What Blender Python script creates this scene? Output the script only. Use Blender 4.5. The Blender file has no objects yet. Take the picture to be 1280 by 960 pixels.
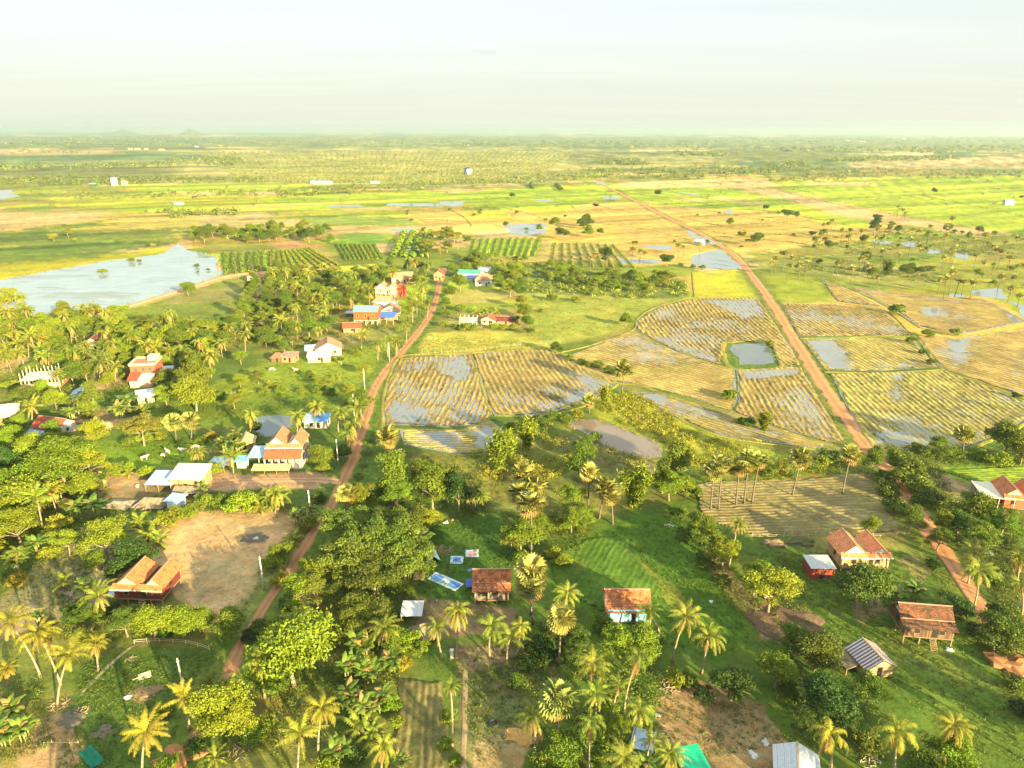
import bpy, bmesh, math, random
import numpy as np
from mathutils import Vector, Matrix

# ---------------------------------------------------------------- basics
RND = random.Random(11)
RNG = np.random.default_rng(11)
SC = bpy.context.scene
COL = SC.collection
CAM_H, FPX = 90.0, 881.0
PITCH = math.atan(317 / 881)
ROLL = math.radians(0.18)
SUN_AZ, SUN_EL = 142.0, 14.0          # degrees: clockwise from the view direction, above the horizon


def ray(u, v):
    u, v = u - 640, 480 - v
    c, s = math.cos(ROLL), math.sin(ROLL)
    u, v = u * c - v * s, u * s + v * c
    x, y = u / FPX, v / FPX
    return (x, math.cos(PITCH) + y * math.sin(PITCH), -math.sin(PITCH) + y * math.cos(PITCH))


def gp(u, v, z=0.0):
    """the spot at height z that the photograph shows at pixel (u, v)"""
    d = ray(u, v)
    t = (z - CAM_H) / d[2]
    return (d[0] * t, d[1] * t)


def gpl(px):
    return [gp(u, v) for u, v in px]


def ppm(x, y, z=0.0):
    return FPX / (y * math.cos(PITCH) + (CAM_H - z) * math.sin(PITCH))


def to_px(x, y, z=0.0):
    d = y * math.cos(PITCH) + (CAM_H - z) * math.sin(PITCH)
    w = y * math.sin(PITCH) - (CAM_H - z) * math.cos(PITCH)
    return 640 + FPX * x / d, 480 - FPX * w / d


def tag(o, label=None, cat=None, group=None, kind=None):
    if label: o['label'] = label
    if cat: o['category'] = cat
    if group: o['group'] = group
    if kind: o['kind'] = kind
    return o


def link(name, me, parent=None):
    o = bpy.data.objects.new(name, me)
    COL.objects.link(o)
    if parent is not None: o.parent = parent
    return o


def empty(name, loc, rz=0.0):
    o = bpy.data.objects.new(name, None)
    COL.objects.link(o)
    o.location = loc
    o.rotation_euler = (0, 0, rz)
    o.empty_display_size = 0.3
    return o


def hash2(ix, iy, seed):
    h = (ix.astype(np.int64) * 374761393 + iy.astype(np.int64) * 668265263 + seed * 1442695041) & 0x7fffffff
    h = ((h ^ (h >> 13)) * 1274126177) & 0x7fffffff
    return ((h ^ (h >> 16)) & 0xffff) / 65535.0


def vnoise(x, y, scale, seed=0):
    x = np.asarray(x, float) / scale; y = np.asarray(y, float) / scale
    ix, iy = np.floor(x), np.floor(y)
    fx, fy = x - ix, y - iy
    fx = fx * fx * (3 - 2 * fx); fy = fy * fy * (3 - 2 * fy)
    a = hash2(ix, iy, seed); b = hash2(ix + 1, iy, seed)
    c = hash2(ix, iy + 1, seed); d = hash2(ix + 1, iy + 1, seed)
    return (a * (1 - fx) + b * fx) * (1 - fy) + (c * (1 - fx) + d * fx) * fy


def fbm(x, y, scale, seed=0, octs=4):
    t, a, n = 0, 1.0, 0
    for k in range(octs):
        t = t + a * vnoise(x, y, scale / 2 ** k, seed + 17 * k)
        n += a; a *= 0.55
    return t / n


def sdpoly(X, Y, poly):
    """signed distance to a closed polygon, negative inside"""
    d = np.full(X.shape, 1e18); inside = np.zeros(X.shape, bool)
    n = len(poly)
    for i in range(n):
        (x0, y0), (x1, y1) = poly[i], poly[(i + 1) % n]
        ex, ey = x1 - x0, y1 - y0
        wx, wy = X - x0, Y - y0
        t = np.clip((wx * ex + wy * ey) / (ex * ex + ey * ey + 1e-12), 0, 1)
        d = np.minimum(d, (wx - ex * t) ** 2 + (wy - ey * t) ** 2)
        c = (y0 > Y) != (y1 > Y)
        if abs(ey) > 1e-12:
            inside ^= c & (X < ex * (Y - y0) / ey + x0)
    d = np.sqrt(d)
    return np.where(inside, -d, d)


def sdline(X, Y, pts):
    d = np.full(X.shape, 1e18)
    for (x0, y0), (x1, y1) in zip(pts[:-1], pts[1:]):
        ex, ey = x1 - x0, y1 - y0
        wx, wy = X - x0, Y - y0
        t = np.clip((wx * ex + wy * ey) / (ex * ex + ey * ey + 1e-12), 0, 1)
        d = np.minimum(d, (wx - ex * t) ** 2 + (wy - ey * t) ** 2)
    return np.sqrt(d)


def inside(x, y, poly):
    r = False
    n = len(poly)
    for i in range(n):
        (x0, y0), (x1, y1) = poly[i], poly[(i + 1) % n]
        if (y0 > y) != (y1 > y) and x < (x1 - x0) * (y - y0) / (y1 - y0) + x0: r = not r
    return r


def np_mesh(name, V, Q, mat=None, fattr=None, vcol=None, smooth=False, midx=None):
    """a mesh from arrays: V (n,3), Q (m,4) quads or (m,3) triangles"""
    me = bpy.data.meshes.new(name)
    V = np.asarray(V, np.float32); Q = np.asarray(Q, np.int32)
    k = Q.shape[1]
    me.vertices.add(len(V)); me.vertices.foreach_set('co', V.ravel())
    me.loops.add(Q.size); me.loops.foreach_set('vertex_index', Q.ravel())
    me.polygons.add(len(Q))
    me.polygons.foreach_set('loop_start', np.arange(0, Q.size, k, dtype=np.int32))
    me.polygons.foreach_set('loop_total', np.full(len(Q), k, np.int32))
    if midx is not None: me.polygons.foreach_set('material_index', np.asarray(midx, np.int32))
    if smooth: me.polygons.foreach_set('use_smooth', np.ones(len(Q), bool))
    me.update(calc_edges=True)
    for nm, arr in (fattr or {}).items():
        a = me.attributes.new(nm, 'FLOAT', 'FACE'); a.data.foreach_set('value', np.asarray(arr, np.float32))
    if vcol is not None:
        a = me.attributes.new('albedo', 'FLOAT_COLOR', 'POINT')
        c = np.ones((len(V), 4), np.float32); c[:, :3] = vcol
        a.data.foreach_set('color', c.ravel())
    for m in (mat if isinstance(mat, (list, tuple)) else [mat]):
        if m is not None: me.materials.append(m)
    return me


class MB:
    """collects boxes, prisms, tubes and free faces into one mesh"""
    def __init__(s): s.v = []; s.f = []

    def add(s, vs, fs):
        b = len(s.v); s.v += [tuple(p) for p in vs]; s.f += [tuple(i + b for i in f) for f in fs]; return s

    def box(s, x0, x1, y0, y1, z0, z1):
        return s.add([(x0, y0, z0), (x1, y0, z0), (x1, y1, z0), (x0, y1, z0), (x0, y0, z1), (x1, y0, z1), (x1, y1, z1), (x0, y1, z1)],
                     [(0, 3, 2, 1), (4, 5, 6, 7), (0, 1, 5, 4), (1, 2, 6, 5), (2, 3, 7, 6), (3, 0, 4, 7)])

    def slab(s, quad, th):
        """a plate of thickness th under the quad (a, b, c, d)"""
        q = [Vector(p) for p in quad]
        n = (q[1] - q[0]).cross(q[3] - q[0]).normalized()
        if n.z < 0: q = q[::-1]; n = -n
        lo = [p - n * th for p in q]
        return s.add(q + lo, [(0, 1, 2, 3), (7, 6, 5, 4), (0, 4, 5, 1), (1, 5, 6, 2), (2, 6, 7, 3), (3, 7, 4, 0)])

    def tri(s, a, b, c, th, n):
        """a triangular plate of thickness th along n"""
        n = Vector(n) * th
        p = [Vector(a), Vector(b), Vector(c)]
        return s.add(p + [q + n for q in p], [(0, 1, 2), (5, 4, 3), (0, 3, 4, 1), (1, 4, 5, 2), (2, 5, 3, 0)])

    def tube(s, pts, rad, n=7, cap=True):
        P = [Vector(p) for p in pts]
        base = len(s.v)
        for i, p in enumerate(P):
            d = (P[min(i + 1, len(P) - 1)] - P[max(i - 1, 0)]).normalized()
            a = d.cross(Vector((0.31, 0.95, 0.05))).normalized(); b = d.cross(a)
            r = rad[i] if isinstance(rad, (list, tuple)) else rad
            for k in range(n):
                t = 2 * math.pi * k / n
                s.v.append(tuple(p + a * (r * math.cos(t)) + b * (r * math.sin(t))))
        for i in range(len(P) - 1):
            for k in range(n):
                q = base + i * n + k; w = base + i * n + (k + 1) % n
                s.f.append((q, w, w + n, q + n))
        if cap:
            s.f.append(tuple(base + k for k in range(n))[::-1])
            e = base + (len(P) - 1) * n
            s.f.append(tuple(e + k for k in range(n)))
        return s

    def mesh(s, name, mat, smooth=False):
        me = bpy.data.meshes.new(name)
        me.from_pydata(s.v, [], s.f)
        bm = bmesh.new(); bm.from_mesh(me)
        bmesh.ops.recalc_face_normals(bm, faces=bm.faces[:])
        bm.to_mesh(me); bm.free()
        if mat is not None: me.materials.append(mat)
        if smooth: me.polygons.foreach_set('use_smooth', np.ones(len(me.polygons), bool))
        return me

    def build(s, name, mat, parent=None, smooth=False):
        return link(name, s.mesh(name, mat, smooth), parent)


# ---------------------------------------------------------------- materials
def newmat(name):
    m = bpy.data.materials.new(name); m.use_nodes = True
    nt = m.node_tree; nt.nodes.clear()
    out = nt.nodes.new('ShaderNodeOutputMaterial')
    return m, nt, out


class G:
    """small shader graph helper"""
    def __init__(s, nt): s.nt = nt; s.N = nt.nodes; s.L = nt.links

    def put(s, sock, v):
        if v is None: return
        if hasattr(v, 'is_linked'): s.L.new(v, sock)
        elif isinstance(v, (tuple, list)) and len(v) == 3 and sock.type == 'RGBA': sock.default_value = (*v, 1)
        else: sock.default_value = v

    def node(s, t, **kw):
        n = s.N.new(t)
        for k, v in kw.items():
            if hasattr(n, k): setattr(n, k, v)
        return n

    def noise(s, vec, scale, detail=3, rough=0.55, dist=0.0):
        n = s.node('ShaderNodeTexNoise')
        s.put(n.inputs['Vector'], vec); n.inputs['Scale'].default_value = scale
        n.inputs['Detail'].default_value = detail; n.inputs['Roughness'].default_value = rough
        n.inputs['Distortion'].default_value = dist
        return n.outputs['Fac']

    def math(s, op, a, b=None, c=None, clamp=False):
        n = s.node('ShaderNodeMath', operation=op); n.use_clamp = clamp
        s.put(n.inputs[0], a); s.put(n.inputs[1], b); s.put(n.inputs[2], c)
        return n.outputs[0]

    def remap(s, v, a, b, c=0.0, d=1.0):
        n = s.node('ShaderNodeMapRange'); n.clamp = True
        s.put(n.inputs[0], v); n.inputs[1].default_value = a; n.inputs[2].default_value = b
        n.inputs[3].default_value = c; n.inputs[4].default_value = d
        return n.outputs[0]

    def mix(s, f, a, b, mode='MIX'):
        n = s.node('ShaderNodeMix', data_type='RGBA', blend_type=mode)
        s.put(n.inputs[0], f); s.put(n.inputs[6], a); s.put(n.inputs[7], b)
        return n.outputs[2]

    def scale(s, col, f):
        n = s.node('ShaderNodeVectorMath', operation='SCALE')
        s.put(n.inputs[0], col); s.put(n.inputs['Scale'], f)
        return n.outputs[0]

    def mapping(s, vec, scale=(1, 1, 1), rot=(0, 0, 0)):
        n = s.node('ShaderNodeMapping')
        s.put(n.inputs[0], vec); n.inputs['Scale'].default_value = scale; n.inputs['Rotation'].default_value = rot
        return n.outputs[0]

    def bump(s, h, strength=0.5, dist=0.1):
        n = s.node('ShaderNodeBump'); s.put(n.inputs['Height'], h)
        n.inputs['Strength'].default_value = strength; n.inputs['Distance'].default_value = dist
        return n.outputs[0]

    def principled(s, col, rough=0.8, spec=0.3, normal=None, metal=0.0):
        n = s.node('ShaderNodeBsdfPrincipled')
        s.put(n.inputs['Base Color'], col); s.put(n.inputs['Roughness'], rough)
        s.put(n.inputs['Specular IOR Level'], spec); s.put(n.inputs['Metallic'], metal)
        if normal is not None: s.put(n.inputs['Normal'], normal)
        return n.outputs[0]

    def obj(s): return s.node('ShaderNodeTexCoord').outputs['Object']


_mats = {}


def plain(name, col, rough=0.8, spec=0.3, var=0.25, scale=1.5, bump=0.0, metal=0.0):
    """a surface with uneven tone and slight relief"""
    if name in _mats: return _mats[name]
    m, nt, out = newmat(name); g = G(nt)
    o = g.obj()
    n1 = g.noise(o, scale, 5, 0.65); n2 = g.noise(o, scale * 9, 3)
    f = g.math('ADD', g.math('MULTIPLY', n1, 0.65), g.math('MULTIPLY', n2, 0.35))
    c = g.scale(g.mix(0.0, col, col), g.remap(f, 0.3, 0.7, 1 - var, 1 + var))
    nrm = g.bump(n2, 0.6, bump) if bump else None
    nt.links.new(g.principled(c, rough, spec, nrm, metal), out.inputs[0])
    _mats[name] = m
    return m


def tiles(name, col, dark, axis='x', patch=0.5, pitch=0.32):
    """clay roof tiles: courses down the slope, columns along the ridge, weathered patches"""
    if name in _mats: return _mats[name]
    m, nt, out = newmat(name); g = G(nt)
    o = g.obj()
    sep = g.node('ShaderNodeSeparateXYZ'); g.put(sep.inputs[0], o)
    a = sep.outputs['X'] if axis == 'x' else sep.outputs['Y']
    comb = g.node('ShaderNodeCombineXYZ'); g.put(comb.inputs[0], a); g.put(comb.inputs[1], g.math('MULTIPLY', sep.outputs['Z'], 1.6))
    br = g.node('ShaderNodeTexBrick')
    g.put(br.inputs['Vector'], comb.outputs[0])
    br.inputs['Color1'].default_value = (0.75, 0.75, 0.75, 1); br.inputs['Color2'].default_value = (1.2, 1.2, 1.2, 1)
    br.inputs['Mortar'].default_value = (0.35, 0.35, 0.35, 1)
    br.inputs['Scale'].default_value = 1.0; br.inputs['Brick Width'].default_value = pitch; br.inputs['Row Height'].default_value = pitch
    br.inputs['Mortar Size'].default_value = 0.03
    n1 = g.noise(o, 0.9, 6, 0.7, 0.3); n2 = g.noise(o, 5.0, 3)
    base = g.mix(g.remap(n1, 0.5 - 0.2 * patch, 0.72 - 0.16 * patch), col, dark)
    base = g.mix(1.0, base, br.outputs['Color'], 'MULTIPLY')
    base = g.scale(base, g.remap(n2, 0.25, 0.75, 0.7, 1.25))
    nt.links.new(g.principled(base, 0.85, 0.2, g.bump(br.outputs['Fac'], 0.7, -0.04)), out.inputs[0])
    _mats[name] = m
    return m


def sheet(name, col, axis='x', rust=0.25, stripes=None, rough=0.4):
    """corrugated roofing sheet"""
    if name in _mats: return _mats[name]
    m, nt, out = newmat(name); g = G(nt)
    o = g.obj()
    sep = g.node('ShaderNodeSeparateXYZ'); g.put(sep.inputs[0], o)
    a = sep.outputs['X'] if axis == 'x' else sep.outputs['Y']
    w = g.math('SINE', g.math('MULTIPLY', a, 2 * math.pi / 0.25))
    joint = g.math('LESS_THAN', g.math('FRACT', g.math('DIVIDE', a, 0.9)), 0.06)
    n1 = g.noise(o, 0.8, 5, 0.7); n2 = g.noise(g.mapping(o, (3, 3, 0.6)), 1.2, 4)
    c = g.mix(g.remap(n1, 0.62, 0.8, 0, rust), col, (0.22, 0.1, 0.05))
    c = g.scale(c, g.remap(n2, 0.25, 0.75, 0.78, 1.12))
    if stripes:
        s = g.math('LESS_THAN', g.math('FRACT', g.math('ADD', g.math('DIVIDE', a, stripes[0]), g.math('MULTIPLY', n1, 0.25))), 0.5)
        c = g.mix(s, c, stripes[1])
    c = g.mix(g.math('MULTIPLY', joint, 0.45), c, (0.05, 0.05, 0.05))
    nt.links.new(g.principled(c, rough, 0.45, g.bump(w, 0.6, 0.03)), out.inputs[0])
    _mats[name] = m
    return m


def planks(name, col, axis='x', width=0.22, var=0.5):
    if name in _mats: return _mats[name]
    m, nt, out = newmat(name); g = G(nt)
    o = g.obj()
    sep = g.node('ShaderNodeSeparateXYZ'); g.put(sep.inputs[0], o)
    a = {'x': g.math('ADD', sep.outputs['X'], sep.outputs['Y']), 'z': sep.outputs['Z']}[axis]
    q = g.math('DIVIDE', a, width)
    wn = g.node('ShaderNodeTexWhiteNoise', noise_dimensions='1D'); g.put(wn.inputs['W'], g.math('FLOOR', q))
    gap = g.math('LESS_THAN', g.math('FRACT', q), 0.12)
    n1 = g.noise(g.mapping(o, (6, 6, 1) if axis == 'x' else (1, 1, 6)), 1.5, 4)
    c = g.scale(g.mix(0.0, col, col), g.math('ADD', g.remap(wn.outputs['Value'], 0, 1, 1 - var, 1 + var * 0.5), g.remap(n1, 0.3, 0.7, -0.15, 0.15)))
    c = g.mix(gap, c, (0.02, 0.015, 0.01))
    nt.links.new(g.principled(c, 0.85, 0.2), out.inputs[0])
    _mats[name] = m
    return m


def thatch(name, col):
    if name in _mats: return _mats[name]
    m, nt, out = newmat(name); g = G(nt)
    o = g.obj()
    n1 = g.noise(g.mapping(o, (9, 9, 1.5)), 1.3, 4); n2 = g.noise(o, 0.8, 4)
    c = g.scale(g.mix(g.remap(n2, 0.4, 0.65), col, tuple(x * 0.55 for x in col)), g.remap(n1, 0.25, 0.75, 0.55, 1.3))
    nt.links.new(g.principled(c, 0.95, 0.1, g.bump(n1, 0.9, 0.1)), out.inputs[0])
    _mats[name] = m
    return m


def make_leaf_mat():
    m, nt, out = newmat('foliage'); g = G(nt)
    oi = g.node('ShaderNodeObjectInfo')
    at = g.node('ShaderNodeAttribute', attribute_name='tint'); dr = g.node('ShaderNodeAttribute', attribute_name='dry')
    t = at.outputs['Fac']
    c = g.scale(oi.outputs['Color'], g.remap(t, 0, 1, 0.45, 1.4))
    young = g.mix(0.5, oi.outputs['Color'], (0.24, 0.27, 0.03))
    c = g.mix(g.remap(t, 0.72, 1.0, 0, 0.7), c, young)
    c = g.scale(c, g.remap(oi.outputs['Random'], 0, 1, 0.86, 1.14))
    c = g.mix(dr.outputs['Fac'], c, (0.34, 0.2, 0.075))
    p = g.principled(c, 0.55, 0.22)
    tr = g.node('ShaderNodeBsdfTranslucent'); g.put(tr.inputs['Color'], g.mix(1.0, c, (1.3, 1.25, 0.5), 'MULTIPLY'))
    mx = g.node('ShaderNodeMixShader'); mx.inputs[0].default_value = 0.24
    nt.links.new(p, mx.inputs[1]); nt.links.new(tr.outputs[0], mx.inputs[2])
    nt.links.new(mx.outputs[0], out.inputs[0])
    return m


def make_ground_mat(name, fine=1.0, bumpd=0.16, tuft=1.0):
    m, nt, out = newmat(name); g = G(nt)
    o = g.obj()
    at = g.node('ShaderNodeAttribute', attribute_name='albedo')
    n1 = g.noise(o, 0.11, 5, 0.6); n2 = g.noise(o, 0.7 * fine, 6, 0.72, .3); n3 = g.noise(o, 3.2 * fine, 5, 0.72)
    f = g.math('ADD', g.math('ADD', g.math('MULTIPLY', n1, 0.25), g.math('MULTIPLY', n2, 0.4)), g.math('MULTIPLY', n3, 0.35))
    c = g.scale(at.outputs['Color'], g.remap(f, 0.36, 0.64, 0.42, 1.5))
    dry = g.mix(1.0, c, (1.45, 1.05, 0.8), 'MULTIPLY')
    c = g.mix(g.remap(g.noise(o, 0.3, 6, 0.75), 0.48, 0.68, 0, 0.7 * tuft), c, dry)
    dark = g.mix(1.0, c, (.5, .62, .6), 'MULTIPLY')
    c = g.mix(g.remap(g.noise(g.mapping(o, (1, 1, 1), (0, 0, .6)), 0.55, 6, 0.8), 0.55, 0.66, 0, 0.75 * tuft), c, dark)
    h = g.math('ADD', n2, g.math('MULTIPLY', n3, 0.6))
    nt.links.new(g.principled(c, 0.95, 0.1, g.bump(h, 0.75, bumpd)), out.inputs[0])
    return m


def make_water(name, col, rough=0.05, ripple=0.02, scale=1.2, patch=None):
    m, nt, out = newmat(name); g = G(nt)
    o = g.obj()
    n1 = g.noise(o, scale, 3, 0.5); n2 = g.noise(o, 0.06, 4, 0.6)
    c = g.scale(g.mix(0.0, col, col), g.remap(n2, 0.3, 0.7, 0.82, 1.15))
    if patch:
        pn = g.noise(g.mapping(o, (0.3, 1.0, 1.0)), 0.05, 8, 0.7, 0.5)
        c = g.mix(g.remap(pn, 0.54, 0.62, 0, 0.75), c, patch)
    p = g.node('ShaderNodeBsdfPrincipled')
    g.put(p.inputs['Base Color'], c); p.inputs['Roughness'].default_value = rough
    p.inputs['IOR'].default_value = 1.33; p.inputs['Specular IOR Level'].default_value = 0.5
    g.put(p.inputs['Normal'], g.bump(n1, 0.35, ripple))
    nt.links.new(p.outputs[0], out.inputs[0])
    return m


def make_road_mat(name, col):
    m, nt, out = newmat(name); g = G(nt)
    o = g.obj()
    at = g.node('ShaderNodeAttribute', attribute_name='albedo')
    n1 = g.noise(o, 0.25, 5, 0.65); n2 = g.noise(o, 2.2, 4)
    c = g.scale(at.outputs['Color'], g.remap(g.math('ADD', g.math('MULTIPLY', n1, 0.6), g.math('MULTIPLY', n2, 0.4)), 0.3, 0.7, 0.72, 1.28))
    nt.links.new(g.principled(c, 0.95, 0.1, g.bump(n2, 0.5, 0.08)), out.inputs[0])
    return m


LEAF = make_leaf_mat()
GROUND = make_ground_mat('ground_surface', 1.0, .22)
FIELD = make_ground_mat('stubble_surface', 1.6, 0.1, .35)
BARK = plain('bark', (0.2, 0.16, 0.11), 0.95, 0.1, 0.45, 2.0, 0.05)
PALE_BARK = plain('pale_bark', (0.24, 0.19, 0.13), 0.95, 0.1, 0.35, 2.5, 0.04)
DARK_BARK = plain('dark_bark', (0.12, 0.1, 0.08), 0.95, 0.1, 0.4, 2.5, 0.05)
# ---------------------------------------------------------------- plants
def unit(v): return v / (np.linalg.norm(v, axis=-1, keepdims=True) + 1e-9)


def leaf_quads(c, n, size, aspect, rng, curl=0.0):
    """one four-cornered leaf per centre c with normal n"""
    m = len(c)
    a = unit(np.cross(n, unit(rng.normal(size=(m, 3)))))
    b = np.cross(n, a)
    L = (size * (0.7 + 0.6 * rng.random((m, 1))))
    W = L * aspect
    p0 = c - a * L * 0.5; p2 = c + a * L * 0.5 - n * curl * L
    p1 = c + b * W * 0.5; p3 = c - b * W * 0.5
    V = np.stack([p0, p1, p2, p3], 1).reshape(-1, 3)
    return V, np.arange(4 * m).reshape(m, 4)


def crown_points(lobes, n, rng, shell=0.6, up=0.35, flat=1.0):
    """leaf centres and normals through a set of lobes (centre, radii)"""
    vol = np.array([l[1][0] * l[1][1] * l[1][2] for l in lobes]) ** 0.67
    idx = rng.choice(len(lobes), n, p=vol / vol.sum())
    C = np.array([l[0] for l in lobes])[idx]; Rr = np.array([l[1] for l in lobes])[idx]
    d = unit(rng.normal(size=(n, 3)))
    d[:, 2] = np.where(d[:, 2] < -0.35, -d[:, 2] * 0.6, d[:, 2])
    r = (shell ** 3 + (1 - shell ** 3) * rng.random((n, 1))) ** (1 / 3)
    # ragged surface: knobs of leaves with hollows between them
    k = 0.66 + 0.56 * (0.5 + 0.5 * np.sin(d[:, :1] * 9 + idx[:, None]) * np.sin(d[:, 1:2] * 10 + 2 * idx[:, None]) + 0.35 * np.sin(d[:, 2:3] * 9 + idx[:, None]))
    P = C + d * Rr * r * k
    nrm = unit(unit(d / Rr) * 0.6 + rng.normal(size=(n, 3)) * 0.75 + np.array([0, 0, up]))
    return P, nrm, idx, r[:, 0]


def broadleaf(seed, lobes, n, size, aspect=0.62, shell=0.6, tintvar=0.5):
    rng = np.random.default_rng(seed)
    P, nrm, idx, r = crown_points(lobes, n, rng, shell)
    V, Q = leaf_quads(P, nrm, size, aspect, rng, 0.12)
    lt = rng.random(len(lobes))
    tint = np.clip(0.25 + 0.3 * lt[idx] + tintvar * 0.6 * (rng.random(n) - 0.3) + 0.25 * (fbm(P[:, 0] * 1.0 + 9, P[:, 1] + P[:, 2] * 1.3, 1.3, seed) - 0.5), 0, 1)
    return V, Q, tint


def limb_mesh(seed, height, crown_r, r0, forks=5, start=0.35, lean=0.1):
    rnd = random.Random(seed)
    mb = MB()
    lx, ly = rnd.uniform(-lean, lean) * height, rnd.uniform(-lean, lean) * height
    top = Vector((lx, ly, height * 0.72))
    mid = Vector((lx * 0.4 + rnd.uniform(-.1, .1), ly * 0.4, height * start))
    mb.tube([(0, 0, -0.15), (0, 0, 0.15), tuple(mid), tuple(top)], [r0 * 1.5, r0 * 1.1, r0 * 0.8, r0 * 0.22], 7)
    for k in range(forks):
        t = 2 * math.pi * (k + rnd.random() * 0.6) / forks
        f = rnd.uniform(0.1, 0.55)
        s = mid.lerp(top, f)
        e = s + Vector((math.cos(t) * crown_r * 0.72, math.sin(t) * crown_r * 0.72, height * rnd.uniform(0.14, 0.32)))
        m = s.lerp(e, 0.5) + Vector((0, 0, height * 0.04))
        mb.tube([tuple(s), tuple(m), tuple(e)], [r0 * 0.5, r0 * 0.34, r0 * 0.1], 5)
    return mb


def lobed(seed, R, zc, hz, k=9, spread=0.62, lr=0.5, flat=1.0):
    """a crown of radius R round height zc: one core and k smaller lobes about it"""
    rnd = random.Random(seed)
    L = [((0, 0, zc), (R * 0.55, R * 0.55, hz * 0.62))]
    for i in range(k):
        t = 2 * math.pi * (i + rnd.random() * 0.7) / k
        q = rnd.uniform(0.55, 1.05) * spread * R
        z = zc + rnd.uniform(-0.6, 0.6) * hz
        s = R * lr * rnd.uniform(0.7, 1.15)
        L.append(((q * math.cos(t), q * math.sin(t), z), (s, s, s * rnd.uniform(0.65, 0.95) * flat)))
    for i in range(3):
        t = rnd.random() * 6.28; q = rnd.uniform(0, 0.3) * R; s = R * lr * rnd.uniform(0.7, 1.0)
        L.append(((q * math.cos(t), q * math.sin(t), zc + hz * rnd.uniform(0.5, 0.75)), (s, s, s * 0.8 * flat)))
    return L


# all plants are modelled at crown radius 1 ... and scaled where they stand
PLANTS = {}


def store(kind, crown, trunk, barkm, info):
    """crown = (V, Q, tint, dry) / trunk = MB; keeps one mesh for each and one joined mesh for far copies"""
    V, Q, tint, dry = crown
    cm = np_mesh('crown', V, Q, LEAF, {'tint': tint, 'dry': dry})
    tm = trunk.mesh('trunk', barkm, True) if trunk is not None else None
    # joined mesh
    if trunk is not None:
        tv = np.array(trunk.v, np.float32)
        tq = []
        for f in trunk.f:
            if len(f) == 4: tq.append(f)
            else:
                for i in range(1, len(f) - 1, 1): tq.append((f[0], f[i], f[i + 1], f[i + 1]))
        tq = [q for q in tq if len(set(q)) == 4]
        tq = np.array(tq, np.int32)
        JV = np.concatenate([V, tv]); JQ = np.concatenate([Q, tq + len(V)])
        mi = np.r_[np.zeros(len(Q), int), np.ones(len(tq), int)]
        z = np.zeros(len(tq))
        jm = np_mesh(kind, JV, JQ, [LEAF, barkm], {'tint': np.r_[tint, z], 'dry': np.r_[dry, z]}, midx=mi)
    else:
        jm = cm
    PLANTS.setdefault(kind, []).append(dict(crown=cm, trunk=tm, joined=jm, bark=barkm, **info))


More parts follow.
